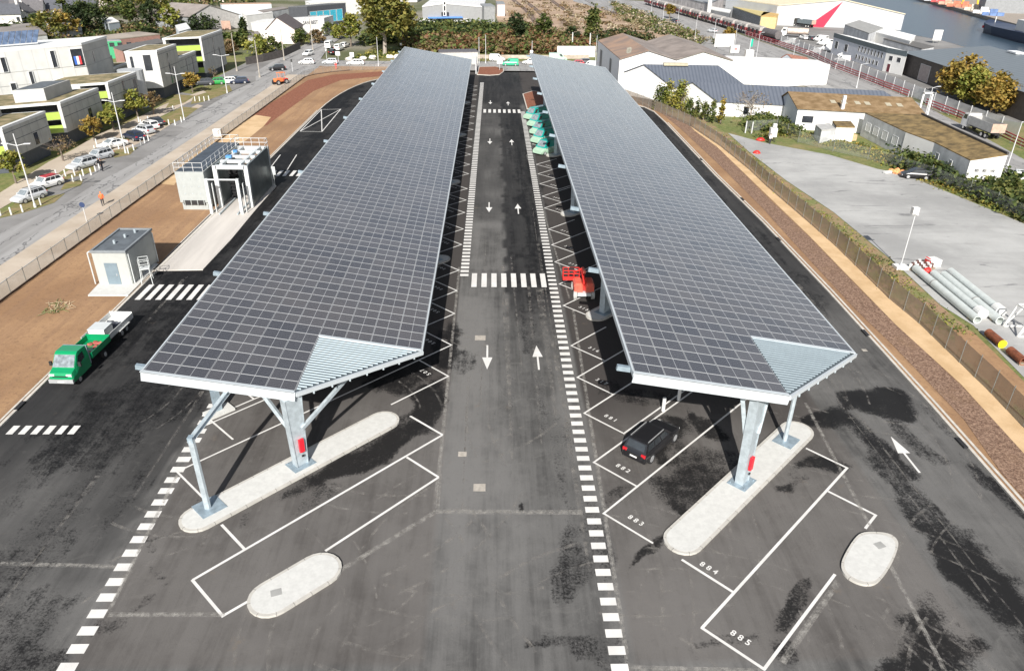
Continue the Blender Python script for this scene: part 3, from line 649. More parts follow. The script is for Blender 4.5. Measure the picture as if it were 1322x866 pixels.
        for u in (-.62, .62):
            for v in (-.48, .48): pb.cyl((cx+u*math.cos(a)-v*math.sin(a), cy+u*math.sin(a)+v*math.cos(a), .18), (cx+u*math.cos(a)-v*math.sin(a), cy+u*math.sin(a)+v*math.cos(a), .25), .03, n=6)
        pb.build('base_plate', GALVD, col)
        for sg, dx in (((-1, -1.9), (1, 3.0)) if ext_side > 0 else ((-1, -1.1), (1, 1.25))):
            x1 = cx+dx if near_ else min(max(cx+dx, xl+.6), xr-.6); mb = MB(); yy = cy+(dx*1.12 if near_ and sg > 0 else .25); mb.bar((cx+sg*.4, cy+sg*.2*0, zt*.55), (x1, yy, z(x1)-.45), .2, .24); mb.build('brace', GALV, root)
        if near_:
            nx_, ny_ = .27*math.sin(a), -.27*math.cos(a)
            rb = MB(); ox, oy = nx_*1.0+.06, ny_*1.0
            rb.box((cx+ox*1.15, cy+oy*1.15, 1.75), (.32, .16, .95), a); rb.build('extinguisher_box', REDBOX, col)
            rb = MB(); rb.box((cx+ox*1.1+.02, cy+oy*1.1, .95), (.16, .06, .12), a); rb.build('small_sign', DARK, col)
    for (px_, py_, kind) in posts:
        if kind == 'elbow':
            pz = 5.15; mb = MB(); mb.cyl((px_, py_, .18), (px_-.05, py_, pz), .2, .2, 8); pst = mb.build('post', GALV, root)
            tx, ty = px_+1.0, ynear+.6; mb = MB()
            p0 = Vector((px_-.05, py_-.05, pz-.05)); p1 = Vector((tx, ty, z(tx)-.5)); dv = p1-p0
            mb.bar(p0, p0+dv*1.1, .46, .05, up=(0, 1, .3)); mb.bar(p0+Vector((0, .36, .02)), p0+dv*1.1+Vector((0, .36, .02)), .46, .05, up=(0, 1, .3)); mb.bar(p0+Vector((0, .18, 0)), p0+dv*1.1+Vector((0, .18, 0)), .06, .36, up=(0, 1, .3))
            mb.build('strut', GALV, root); mb = MB(); mb.box((px_-.05, py_, pz), (.3, .34, .34)); mb.build('joint', GALVD, root)
            pb = MB(); pb.box((px_+.05, py_+.1, .165), (1.5, 1.5, .03), R(45)); pb.build('base_plate', GALVD, pst)
        else:
            mb = MB(); mb.cyl((px_, py_, .18), (px_, py_, z(px_)-.3), .15, .15, 8); pst = mb.build('post', GALV, root)
            pb = MB(); pb.box((px_+.1, py_, .165), (1.5, 1.35, .03), R(45)); pb.build('base_plate', GALVD, pst)
    return root
LX, LZ = -11.93, 5.7
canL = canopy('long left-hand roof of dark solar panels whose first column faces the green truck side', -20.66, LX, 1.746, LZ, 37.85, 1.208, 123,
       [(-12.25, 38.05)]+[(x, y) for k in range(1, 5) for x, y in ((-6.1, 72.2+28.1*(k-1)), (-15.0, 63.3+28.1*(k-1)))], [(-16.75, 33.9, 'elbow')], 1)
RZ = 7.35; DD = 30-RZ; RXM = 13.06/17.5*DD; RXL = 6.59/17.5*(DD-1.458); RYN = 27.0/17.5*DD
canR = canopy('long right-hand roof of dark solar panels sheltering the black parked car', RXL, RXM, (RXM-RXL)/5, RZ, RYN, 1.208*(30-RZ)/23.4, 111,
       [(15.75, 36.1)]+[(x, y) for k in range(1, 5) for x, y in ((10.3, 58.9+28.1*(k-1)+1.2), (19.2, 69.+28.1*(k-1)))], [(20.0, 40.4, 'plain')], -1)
canR['label'] = 'long right-hand roof of dark solar panels with the black car parked under its near end'
canL['label'] = 'long left-hand roof of dark solar panels, nearer the green truck and the wash bay'
# ------------------------------------------------------------------ concrete islands
def stadium(p0, p1, r, n=10):
    p0, p1 = Vector(p0), Vector(p1); d = (p1-p0).normalized(); a0 = math.atan2(d.y, d.x); o = []
    for c_, st_ in ((p1, a0-math.pi/2), (p0, a0+math.pi/2)):
        for i in range(n+1):
            q = st_+math.pi*i/n; o.append((c_.x+r*math.cos(q), c_.y+r*math.sin(q)))
    return o
def chaikin(P_, k=2):
    for _ in range(k): P_ = [q for i in range(len(P_)) for q in ((P_[i][0]*.75+P_[(i+1) % len(P_)][0]*.25, P_[i][1]*.75+P_[(i+1) % len(P_)][1]*.25), (P_[i][0]*.25+P_[(i+1) % len(P_)][0]*.75, P_[i][1]*.25+P_[(i+1) % len(P_)][1]*.75))]
    return P_
def island(p0, p1, r, label, group, holes=None):
    if p0 is None:
        out = chaikin(p1); cx, cy = sum(p[0] for p in out)/len(out), sum(p[1] for p in out)/len(out); inn = [((x-cx)*.9+cx, (y-cy)*.9+cy) for x, y in out]
    else: out, inn = stadium(p0, p1, r), stadium(p0, p1, r-.17)
    if sum(out[i][0]*out[(i+1) % len(out)][1]-out[(i+1) % len(out)][0]*out[i][1] for i in range(len(out))) < 0: out = out[::-1]
    mb = MB(); mb.prism(out, 0, .14); mb.m = 1; acc = 0.; m_ = len(out)
    for i in range(m_):                                   # joints between the kerb stones
        a, b_ = Vector(out[i]), Vector(out[(i+1) % m_]); seg = (b_-a).length; t_ = 1.0-acc; d_ = (b_-a).normalized() if seg > 1e-6 else Vector((1, 0))
        while t_ < seg: p = a+d_*t_; n_ = Vector((-d_.y, d_.x)); mb.box((p.x+n_.x*.078, p.y+n_.y*.078, .0722), (.02, .17, .146), math.atan2(d_.y, d_.x)); t_ += 1.0
        acc = (acc+seg) % 1.0
    o = mb.build('traffic_island', [KCON2, mat('joint_dark', (.13, .12, .11), .9)]); tag(o, label, 'traffic island', group)
    mb = MB(); mb.prism(inn, .12, .146); mb.build('slab', CONC, o)
    if holes:
        mb = MB(); mb.box((*holes, .148), (.55, .45, .012), R(20)); mb.build('inspection_cover', CONCG, o)
    return o
KCON2 = mat('pale_kerb', (.45, .435, .40), .85, var=.08)
GI = 'concrete islands carrying the canopy columns'
island((-17.0, 33.1), (-7.6, 42.9), 1.12, 'long pale concrete island under the near column of the left canopy', GI)
island((10.9, 31.1), (21.3, 41.6), 1.12, 'long pale concrete island under the near column of the right canopy', GI)
island((-11.25, 27.15), (-9.25, 29.05), 1.22, 'short rounded white concrete island with an inspection cover in the left foreground', GI, g2(357, 767))
island(None, [g2(*p) for p in ((1084,733),(1089,718),(1104,694),(1116,687.5),(1145,689),(1158,697),(1159.5,708),(1150,731),(1134,753),(1122,757.5),(1107,755),(1091,746))], 1.5, 'stubby rounded white concrete island with a grey cover in the right foreground', GI, g2(1135, 706))
ordn = ['second', 'third', 'fourth', 'fifth']
for k in range(4):
    island((-15.6, 62.5+28.1*k), (-5.4, 72.7+28.1*k), 1.0, 'pale concrete island under the left canopy, %s from its near end' % ordn[k], GI)
    island((9.5, 59.4+28.1*k), (20.2, 70.1+28.1*k), 1.0, 'pale concrete island under the right canopy, %s from its near end' % ordn[k], GI)
# ================================================================== VEHICLES
def paint(name, c): 
    m = mat('car_paint_'+name, c, .28, .0, var=.03, coat=.6); return m
P_WHITE = paint('white', (.78, .78, .77)); P_SILVER = paint('silver', (.50, .52, .54)); P_BLACK = paint('black', (.012, .012, .014)); P_DARK = paint('dark_grey', (.05, .055, .065))
P_BLUE = paint('dark_blue', (.02, .03, .06)); P_GREEN = paint('green', (.03, .30, .07)); P_MINT = paint('mint', (.04, .40, .22)); P_RED = paint('red', (.5, .03, .04)); P_TEAL = paint('teal', (.0, .33, .29)); P_CREAM = paint('pale_green', (.36, .52, .40)); P_EMER = paint('emerald', (.004, .26, .10)); P_LIME = paint('lime', (.50, .62, .03))
INTER = mat('grey_windscreen', (.20, .23, .25), .06, var=.35, scale=3, spec=.9)
KIND = dict( # length, width, height, belt, bonnet z, x of cabin: rear base, rear roof, front roof, screen base
 hatch=(4.1, 1.76, 1.47, .92, .86, -1.98, -1.62, .35, 1.05), suv=(4.75, 1.86, 1.66, 1.02, .98, -2.3, -1.98, .35, 1.12),
 estate=(4.6, 1.8, 1.48, .92, .85, -2.22, -1.8, .4, 1.15), coupe=(4.5, 1.82, 1.38, .9, .84, -1.9, -1.0, .2, 1.1), van=(5.2, 1.98, 2.15, 1.15, 1.05, -2.6, -2.5, 1.05, 1.85), smallvan=(4.4, 1.85, 1.85, 1.05, .98, -2.15, -2.08, .55, 1.3))
def car(kind, pm, label, cat='car', loc=(0, 0), rz=0., name='parked_car', group=None, roof=None, detail=2, windowless=False, lower=None, hmul=1.):
    L_, W, H, zb, zh, xa, xb, xc, xd = KIND[kind]; H *= hmul; w = W/2; h2 = L_/2
    root = thing(name, label, cat, (loc[0], loc[1], loc[2] if len(loc) > 2 else .005), rz, group)
    def rg(x, k, z0, z1, zs): return [(x, -w*k*.9, z0), (x, -w*k, zs), (x, -w*k*.98, (zs+z1)/2+.06), (x, -w*k*.9, z1), (x, w*k*.9, z1), (x, w*k*.98, (zs+z1)/2+.06), (x, w*k, zs), (x, w*k*.9, z0)]
    st = [rg(-h2, .86, .36, zb-.18, .55), rg(-h2+.1, .96, .25, zb-.04, .5), rg(-h2+.55, 1., .2, zb, .5), rg(0, 1., .2, zb, .48), rg(xd-.05, 1., .2, zb-.02, .48), rg(xd+.1, .99, .2, zh, .48), rg(h2-.45, .96, .22, zh-.08, .5), rg(h2-.1, .88, .27, zh-.22, .5), rg(h2, .78, .34, zh-.34, .5)]
    mb = MB(); mb.loft(st); wr = w*.76; wb_ = w*.91
    zt = H-.05
    cab = [(xa, -wb_*.97, zb-.03), (xd, -wb_*.97, zb-.03), (xd, wb_*.97, zb-.03), (xa, wb_*.97, zb-.03), (xb, -wr, zt), (xc, -wr, zt), (xc, wr, zt), (xb, wr, zt), (xb+.2, -wr*.8, H), (xc-.25, -wr*.8, H), (xc-.25, wr*.8, H), (xb+.2, wr*.8, H)]
    cf = [(0, 1, 5, 4), (1, 2, 6, 5), (2, 3, 7, 6), (3, 0, 4, 7), (4, 5, 9, 8), (5, 6, 10, 9), (6, 7, 11, 10), (7, 4, 8, 11), (8, 9, 10, 11)]
    mb.add(cab, cf); body = mb.build('body', pm, root, local=True)
    cabv = [Vector(c) for c in cab]
    def pane(nm, q, u0, u1, v0, v1, off, m=GLASS):
        a, b_, c_, d_ = [cabv[i] for i in q]; nrm = (b_-a).cross(d_-a).normalized()*off
        f = lambda u, v: (a.lerp(b_, u)).lerp(d_.lerp(c_, u), v)+nrm
        m2 = MB(); m2.poly([f(u0, v0), f(u1, v0), f(u1, v1), f(u0, v1)]); return m2.build(nm, m, root, local=True)
    pane('windscreen', (1, 2, 6, 5), .06, .94, .12, .95, .012, INTER if detail > 1 else GLASS)
    if kind not in ('van', 'smallvan'):
        pane('rear_window', (3, 0, 4, 7), .08, .92, .22, .9, .012)
        for q in ((0, 1, 5, 4), (2, 3, 7, 6)):
            r_ = q == (0, 1, 5, 4)
            for u0, u1 in (((.07, .33), (.36, .60), (.63, .9)) if kind != 'coupe' else ((.2, .52), (.55, .9))):
                if not r_: u0, u1 = 1-u1, 1-u0
                pane('side_window', q, u0, u1, .16, .88, .012)
    else:
        if not windowless: pane('rear_window', (3, 0, 4, 7), .1, .9, .4, .85, .012)
        for q in ((0, 1, 5, 4), (2, 3, 7, 6)):
            u0, u1 = (.76, .93) if q[0] == 0 else (.07, .24); pane('side_window', q, u0, u1, .15, .8, .012)
    if roof:
        m2 = MB(); m2.add([(c[0], c[1]*1.01, c[2]+.012) for c in cab[4:]], [(0, 1, 5, 4), (1, 2, 6, 5), (2, 3, 7, 6), (3, 0, 4, 7), (4, 5, 6, 7)]); m2.build('roof', roof, root, local=True)
    if lower:
        m2 = MB()
        m2.loft([[(x, y*1.012, z) for x, y, z in r_] for r_ in [rg(-h2+.02, .965, .22, zb-.1, .5), rg(-h2+.55, 1.004, .2, zb-.05, .5), rg(xd, 1.004, .2, zb-.05, .48), rg(h2-.3, .97, .22, zh-.12, .5), rg(h2+.02, .9, .3, zh-.25, .5)]]); m2.build('lower_panels', lower, root, local=True)
    rw = .33 if kind != 'suv' else .37
    for sx_ in (-1, 1):
        for sy__ in (-1, 1):
            x = (h2-.86) if sx_ > 0 else -(h2-.85); y = sy__*(w-.1)
            m2 = MB(); m2.cyl((x, y-.11, rw), (x, y+.11, rw), rw, rw, 14); wh = m2.build('wheel', TYRE, root, local=True)
            if detail > 0:
                m2 = MB(); m2.cyl((x, y+sy__*.10, rw), (x, y+sy__*.118, rw), rw*.7, rw*.62, 12); m2.build('rim', RIM, wh, local=True)
    if detail > 0:
        for sg in (-1, 1):
            m2 = MB(); m2.box((h2-.17, sg*w*.66, zh-.33), (.26, .34, .12)); m2.build('headlight', LAMPW, root, local=True)
            m2 = MB(); m2.box((-h2+.06, sg*w*.74, zb-.14), (.12, .3, .2)); m2.build('tail_light', REDL, root, local=True)
            if detail > 1: m2 = MB(); m2.box((xd-.35, sg*(w+.09), zb+.06), (.12, .2, .14)); m2.build('wing_mirror', pm, root, local=True)
        m2 = MB(); m2.box((-h2-.005, 0, .62), (.03, .5, .11)); m2.build('number_plate', WHITE, root, local=True)
    if detail > 1:
        m2 = MB()
        for sg in (-1, 1): m2.bar((xb+.2, sg*wr*.93, H+.02), (xc-.2, sg*wr*.93, H+.02), .04, .05)
        m2.build('roof_rail', DARK if pm is not P_BLACK else RIM, root, local=True)
    return root
def car_px(kind, pm, rear, front, label, **k):
    """rear and front: photo pixels of the middle of the tail and nose on the ground"""
    a, b_ = G(*rear), G(*front); c_ = (a+b_)/2
    return car(kind, pm, label, loc=(c_.x, c_.y), rz=dirang(a, b_), **k)
def car_at(kind, pm, px_, ang, label, **k):
    c_ = G(*px_); return car(kind, pm, label, loc=(c_.x, c_.y), rz=R(ang), **k)
car_px('suv', P_BLACK, (818, 597), (862, 558), 'black estate car parked in bay 882 under the right canopy', name='parked_car')
GC = 'cars parked along the street on the left'
car_px('hatch', P_SILVER, (53, 254), (24, 263), 'small silver-white hatchback behind the lamp post nearest the left edge', group=GC)
car_px('hatch', P_WHITE, (77, 237), (45, 246), 'white hatchback with a red roof on the left roadside', roof=P_RED, group=GC)
car_px('estate', P_SILVER, (124, 212), (92, 221), 'silver people carrier beside the man in black', group=GC)
car_px('hatch', P_SILVER, (142, 202), (116, 209), 'silver car half hidden behind the man in black and the people carrier', group=GC)
car_px('coupe', P_WHITE, (162, 187), (130, 194), 'low white coupe beside the second lamp post', group=GC)
car_px('estate', P_BLUE, (187, 184), (160, 176), 'dark blue estate car just behind the low white coupe', group=GC)
car_px('hatch', P_SILVER, (198, 174), (174, 170), 'pale silver hatchback between the dark blue estate and the white car', group=GC)
car_px('hatch', P_WHITE, (206, 169), (180, 163), 'white hatchback third from the far end of the roadside row', group=GC)
car_px('coupe', P_DARK, (213, 165), (189, 157), 'dark grey car at the far end of the roadside row', group=GC)
GS = 'cars parked by the lime-balcony building'
for k_, p_, px_, lb in (('hatch', P_DARK, (238, 113), 'dark car tucked under the building beside the autumn tree'), ('estate', P_DARK, (263, 110), 'dark grey car right of the small autumn tree'), ('hatch', P_GREEN, (279, 109), 'bright green car parked among dark and white cars'), ('hatch', P_WHITE, (294, 108), 'white car between the green car and the black cars'), ('hatch', P_BLACK, (300, 107), 'black car partly hidden behind a lamp post'), ('hatch', P_BLUE, (309, 108), 'dark blue car at the right end of the row by the lime balconies')):
    car_at(k_, p_, px_, 200, lb, group=GS, detail=1)
GJ = 'traffic at the far left junction'
for k_, p_, px_, an, lb in (('hatch', P_BLACK, (358, 91), 200, 'black car waiting left of the traffic signals'), ('hatch', P_WHITE, (398, 72), 255, 'white car leaving the side street'), ('hatch', P_WHITE, (396, 83), 185, 'white car with dark windows crossing the junction'), ('hatch', P_SILVER, (426, 83), 185, 'silver-white car by the red-suited worker'),
        ('van', P_WHITE, (426, 62), 85, 'white box van driving away up the side street'), ('hatch', P_BLACK, (430, 70), 85, 'black car following the white box van'), ('smallvan', P_WHITE, (438, 65), 80, 'small white van next to the black car on the side street'), ('hatch', P_WHITE, (445, 61), 80, 'white car furthest up the side street'), ('estate', P_WHITE, (459, 84), 185, 'long white car near the corner of the bare ground')):
    car_at(k_, p_, px_, an, lb, name='moving_car', group=GJ, detail=1)
GB = 'vehicles on the road behind the car park'
for k_, p_, px_, an, lb in (('smallvan', P_WHITE, (642, 79), 0, 'white panel van on the road behind the middle lane'), ('smallvan', P_MINT, (659, 85), 180, 'mint green van on the road behind the middle lane'), ('hatch', P_WHITE, (684, 83), 180, 'white car beside the mint green van'), ('van', P_CREAM, (720, 79), 0, 'pale green and white lorry-sized van behind the right canopy'), ('hatch', P_RED, (744, 85), 180, 'red car behind the right canopy'), ('hatch', P_DARK, (753, 83), 180, 'dark car beside the red car behind the right canopy'), ('smallvan', P_WHITE, (762, 88), 160, 'white van near the corner of the white warehouse')):
    car_at(k_, p_, px_, an, lb, name='moving_car', group=GB, detail=1)
GR_ = 'cars on the boulevard by the red train'
for p_, px_, lb in ((P_DARK, (870, 29), 'dark car on the boulevard, leftmost of three'), (P_SILVER, (919, 42), 'silver car on the boulevard, middle of three'), (P_WHITE, (931, 50), 'white car on the boulevard behind the yellowing tree')):
    car_at('hatch', p_, px_, 125, lb, name='moving_car', group=GR_, detail=1)
car_px('hatch', P_BLACK, (1195, 231), (1168, 229), 'black car parked at the edge of the grey yard by the hedge', detail=1)
car_at('van', P_WHITE, (1317, 240), 150, 'white minibus behind the hedge at the right edge', detail=1)
GD = 'white vehicles in the dock yard'
for k_, px_, an, lb in (('van', (1059, 54), 120, 'white van beside the office, nearest the red triangle'), ('van', (1064, 59), 120, 'white van in the middle of the row by the office'), ('van', (1069, 66), 120, 'white van at the near end of the row by the office'), ('smallvan', (1091, 74), 150, 'white van parked against the office wall'), ('smallvan', (1087, 80), 150, 'white van by the pale dock fence'), ('smallvan', (1018, 57), 150, 'white van behind the fence by the tank wagon'), ('smallvan', (1050, 70), 150, 'white van behind the dock fence, left of the office')):
    car_at(k_, P_WHITE, px_, an, lb, cat='van', name='parked_van', group=GD, detail=1)
for p_, px_, lb in ((P_WHITE, (1037, 51), 'white and black car by the tanker lorry'), (P_DARK, (1046, 52), 'dark car beside the white car in the dock yard'), (P_SILVER, (984, 34), 'blue-grey car by the yellow dock office')):
    car_at('hatch', p_, px_, 100, lb, group='cars in the dock yard', detail=1)
# five teal and pale green vans backed into the far right bays, and a lime one
tv = [((707, 197), 'nearest of the teal and pale green vans under the right canopy'), ((703, 183), 'second teal and pale green van from the near end'), ((701, 172), 'third teal and pale green van from the near end'), ((697, 162), 'fourth teal and pale green van from the near end'), ((692, 153), 'furthest teal and pale green van, beside the red bark bed')]
for px_, lb in tv:
    car_at('van', P_TEAL, px_, 225, lb, cat='van', name='utility_van', group='teal vans under the right canopy', detail=2, lower=P_CREAM)
car_at('smallvan', P_LIME, (717, 193), 225, 'lime yellow van behind the nearest teal van', cat='van', name='utility_van', detail=1)
# ------------------------------------------------------------------ green tipper truck and trailer
def wheel(x, y, r, wd, parent, rim=RIM):
    m2 = MB(); m2.cyl((x, y-wd/2, r), (x, y+wd/2, r), r, r, 16); wh = m2.build('wheel', TYRE, parent, local=True)
    s = 1 if y > 0 else -1; m2 = MB(); m2.cyl((x, y+s*wd*.48, r), (x, y+s*(wd/2+.012), r), r*.6, r*.55, 12); m2.build('rim', rim, wh, local=True)
def tipper():
    a, b_ = G(112, 470), G(81, 503); rt = thing('tipper_truck', 'emerald green crew tipper truck parked by the left kerb', 'truck', (G(82, 503).x, G(82, 503).y+3.2, .005), R(-92.5))
    w = 1.0
    def rg(x, z0, z1, k=1., k2=.94): return [(x, -w*k, z0), (x, -w*k, (z0+z1)/2), (x, -w*k*k2, z1), (x, w*k*k2, z1), (x, w*k, (z0+z1)/2), (x, w*k, z0)]
    m = MB(); m.loft([rg(.55, .55, 2.45, 1., .88), rg(1.7, .5, 2.5, 1., .86), rg(1.95, .5, 2.38, 1., .86), rg(2.75, .5, 1.45, 1., .9), rg(3.3, .5, 1.28, .98, .9), rg(3.5, .5, 1.0, .93, .9)]); m.build('cab', P_EMER, rt, local=True)
    m = MB(); m.poly([(2.03, -.80, 2.32), (2.03, .80, 2.32), (2.74, .86, 1.51), (2.74, -.86, 1.51)][::-1]); o = m.build('windscreen', INTER, rt, local=True); o.location = (.015, 0, .012)
    for s in (-1, 1):
        m = MB(); m.poly([(1.15, s*.955, 1.55), (2.45, s*.965, 1.5), (1.95, s*.90, 2.2), (1.15, s*.885, 2.25)]); o = m.build('side_window', GLASS, rt, local=True); o.location = (0, s*.035, 0)
        m = MB(); m.box((3.36, s*.68, 1.1), (.2, .42, .2)); m.build('headlight', LAMPW, rt, local=True)
        m = MB(); m.box((2.35, s*1.16, 1.65), (.14, .22, .38)); m.build('wing_mirror', DARK, rt, local=True)
    m = MB(); m.box((3.48, 0, .62), (.2, 1.94, .34)); m.build('bumper', mat('bumper_grey', (.35, .36, .37), .5), rt, local=True)
    m = MB(); m.box((3.59, 0, .6), (.02, .5, .11)); m.build('number_plate', WHITE, rt, local=True)
    m = MB(); m.box((3.47, 0, 1.04), (.1, 1.2, .07)); m.build('grille', DARK, rt, local=True)
    m = MB(); m.box((.40, 0, 1.55), (.16, 1.9, 1.7)); m.build('headboard', GALVD, rt, local=True)
    m = MB(); m.box((.6, -.99, 1.6), (.6, .05, 1.5)); m.build('locker_door', ALU, rt, local=True)
    m = MB()
    for s in (-1, 1): m.box((-1.55, s*1.0, 1.32), (3.3, .06, .5))
    m.box((-3.2, 0, 1.36), (.06, 2.06, .58)); m.box((.12, 0, 1.32), (.06, 2.0, .5)); m.box((-1.55, 0, 1.04), (3.3, 2.0, .08)); m.build('tipper_body', P_EMER, rt, local=True)
    m = MB(); m.box((-1.0, 0, .75), (5.2, .8, .18)); m.build('chassis', DARK, rt, local=True)
    m = MB()
    for i in range(14):
        m.blob((random.uniform(-2.6, -.2), random.uniform(-.7, .7), 1.15), (random.uniform(.15, .4), random.uniform(.12, .3), random.uniform(.1, .22)), seed=i, seg=6, rings=4)
    ld_ = m.build('load_of_tools', [mat('load_red', (.35, .09, .07), .7, var=.4, scale=4)], None); ld_.parent = rt
    for x in (2.55, -1.9):
        for s in (-1, 1): wheel(x, s*.86, .36, .26, rt)
    rt.scale = (.84, .94, .92)
    return rt
tipper()
def trailer():
    a, b_ = G(147, 438), G(124, 460); rt = thing('flatbed_trailer', 'white dropside trailer behind the green tipper, loaded with a white crate', 'trailer', (G(138, 440).x, G(138, 440).y+.7, .005), R(-92.5))
    PT = mat('trailer_panel', (.62, .63, .62), .5, .1, var=.08)
    m = MB(); m.box((0, 0, .72), (4.6, 1.96, .1)); m.box((-2.28, 0, 1.0), (.05, 1.96, .5)); m.box((2.28, 0, .9), (.05, 1.96, .32))
    for s in (-1, 1): m.box((0, s*.98, .96), (4.6, .05, .42))
    m.build('bed', PT, rt, local=True)
    m = MB(); m.bar((2.3, -.5, .6), (3.5, 0, .6), .08, .1); m.bar((2.3, .5, .6), (3.5, 0, .6), .08, .1); m.build('drawbar', DARK, rt, local=True)
    for x in (-.95, -.15):
        for s in (-1, 1): wheel(x, s*.9, .33, .2, rt)
    m = MB()
    for s in (-1, 1): m.box((-.55, s*1.02, .72), (1.7, .24, .05))
    m.build('mudguard', PT, rt, local=True)
    return rt
tr = trailer()
def on(root, x, y, z):
    c_, s = math.cos(root.rotation_euler.z), math.sin(root.rotation_euler.z); return (root.location.x+x*c_-y*s, root.location.y+x*s+y*c_, z)
cr = thing('site_crate', 'white crate standing on the white trailer', 'crate', on(tr, 1.2, .1, .78), tr.rotation_euler.z)
m = MB(); m.box((0, 0, .42), (1.3, 1.3, .82)); m.build('crate_body', WHITE, cr, local=True)
m = MB(); m.box((0, 0, .86), (1.38, 1.38, .07)); m.build('lid', ALU, cr, local=True)
m = MB()
for i in range(9):
    p = on(tr, random.uniform(-.9, .3), random.uniform(-.7, .7), .95); m.blob(p, (.35, .3, .18), seed=i+30, seg=7, rings=4, amp=.4)
tag(m.build('dark_sacks', mat('dark_sacking', (.05, .055, .07), .8, var=.5)), 'heap of dark sacks and sheets on the white trailer', 'sacks')
# ------------------------------------------------------------------ red boom lift
def boom_lift():
    c_ = G(748, 380); rt = thing('boom_lift', 'red and white articulated boom lift parked beside bay 315', 'boom lift', (c_.x+.3, c_.y, .005), R(90))
    OR = mat('faded_red_cowl', (.68, .13, .085), .45, var=.15)
    m = MB(); m.box((0, 0, .55), (2.6, 1.1, .35)); m.box((-1.25, 0, .62), (.5, 1.5, .3)); m.build('chassis', ALU, rt, local=True)
    for x in (-1.15, 1.15):
        for s in (-1, 1):
            mm = MB(); mm.cyl((x, s*.98-.17, .45), (x, s*.98+.17, .45), .45, .45, 16); wh = mm.build('wheel', mat('pale_solid_tyre', (.42, .42, .40), .8, var=.2), rt, local=True)
            mm = MB(); mm.cyl((x, s*1.14, .45), (x, s*1.165, .45), .24, .22, 10); mm.build('rim', WHITE, wh, local=True)
    for s in (-1, 1):
        m = MB(); m.loft([[(x, s*.62+dy*k, zz) for dy, zz in ((-.5, .85), (.5, .85), (.5, 1.5*h_), (.3, 1.75*h_), (-.3, 1.75*h_), (-.5, 1.5*h_))] for x, k, h_ in ((-1.25, .85, .9), (-1.0, 1, 1.), (.5, 1, 1.), (.75, .9, .92))]); m.build('engine_cowl', OR, rt, local=True)
    m = MB(); m.box((-.2, 0, 1.1), (1.4, .34, .5)); m.build('turntable', RED, rt, local=True)
    m = MB(); m.bar((-.8, 0, 1.7), (1.5, 0, 2.25), .28, .34); m.bar((1.5, 0, 2.2), (-.5, 0, 2.75), .24, .28); m.build('lower_boom', RED, rt, local=True)
    m = MB(); m.bar((-.6, 0, 2.85), (2.2, -.12, 2.1), .22, .26); m.build('upper_boom', OR, rt, local=True)
    m = MB(); m.bar((2.2, -.1, 2.1), (2.6, .7, 1.4), .14, .16); m.build('jib', RED, rt, local=True)
    bk = MB(); x0, y0, z0 = 2.5, 1.1, .75
    bk.box((x0, y0, z0), (.9, 1.9, .06))
    for zz in (.35, .75, 1.1):
        for a, b_ in (((-.43, -.93), (.43, -.93)), ((.43, -.93), (.43, .93)), ((.43, .93), (-.43, .93)), ((-.43, .93), (-.43, -.93))): bk.bar((x0+a[0], y0+a[1], z0+zz), (x0+b_[0], y0+b_[1], z0+zz), .06, .06)
    for xx in (-.43, .43):
        for yy in (-.93, -.3, .3, .93): bk.cyl((x0+xx, y0+yy, z0), (x0+xx, y0+yy, z0+1.12), .035, n=6)
    bk.box((x0-.44, y0, z0+.2), (.03, 1.86, .36)); bk.build('basket', RED, rt, local=True)
    m = MB(); m.box((2.82, 1.0, 1.75), (.2, .55, .25)); m.build('control_panel', DARK, rt, local=True)
    rt.scale = (.9, .86, .9)
boom_lift()
# ------------------------------------------------------------------ lorry, tanker, train, orange roller
def lorry(loc, rz, label, box, name='tipper_lorry', cabm=P_WHITE, tank=False):
    rt = thing(name, label, 'lorry', loc, rz)
    m = MB(); m.loft([[(x, -1.2*k, .7), (x, -1.2*k, 2.0), (x, -1.1*k, zt), (x, 1.1*k, zt), (x, 1.2*k, 2.), (x, 1.2*k, .7)] for x, k, zt in ((2.8, 1, 3.1), (4.2, 1, 3.0), (4.7, .97, 2.2), (4.8, .95, 1.4))]); m.build('cab', cabm, rt, local=True)
    m = MB(); m.poly([(4.31, -1.05, 2.85), (4.73, -1.12, 2.1), (4.73, 1.12, 2.1), (4.31, 1.05, 2.85)]); o = m.build('windscreen', GLASS, rt, local=True); o.location = (.02, 0, .02)
    for s in (-1, 1):
        m = MB(); m.poly([(3.2, s*1.22, 2.0), (4.35, s*1.22, 2.0), (4.2, s*1.16, 2.75), (3.2, s*1.16, 2.8)]); m.build('side_window', GLASS, rt, local=True)
    if tank: m = MB(); m.cyl((-4.6, 0, 2.0), (2.5, 0, 2.0), 1.05, 1.05, 14); m.build('tank', box, rt, local=True)
    else:
        m = MB(); m.box((-1.2, 0, 1.35), (7.4, 2.4, .15))
        for s in (-1, 1): m.box((-1.2, s*1.2, 2.1), (7.4, .08, 1.4))
        m.box((2.5, 0, 2.1), (.08, 2.4, 1.4)); m.build('tipper_body', box, rt, local=True)
        m = MB(); m.box((-4.9, 0, 2.1), (.08, 2.48, 1.5)); m.build('tailgate', mat('rusty_tailgate', (.45, .32, .25), .7, var=.2), rt, local=True)
    m = MB(); m.box((-.5, 0, 1.0), (9, .9, .25)); m.build('chassis', DARK, rt, local=True)
    for x in (3.7, -2.2, -3.5):
        for s in (-1, 1): wheel(x, s*1.02, .5, .32, rt, WHITE)
    return rt
a, b_ = G(1283, 181), G(1247, 166)
lorry((((a+b_)/2).x, ((a+b_)/2).y, .0), dirang(a, b_), 'white tipper lorry with an empty grey body passing the red and white rails', mat('lorry_body', (.42, .42, .41), .6, .2, var=.12))
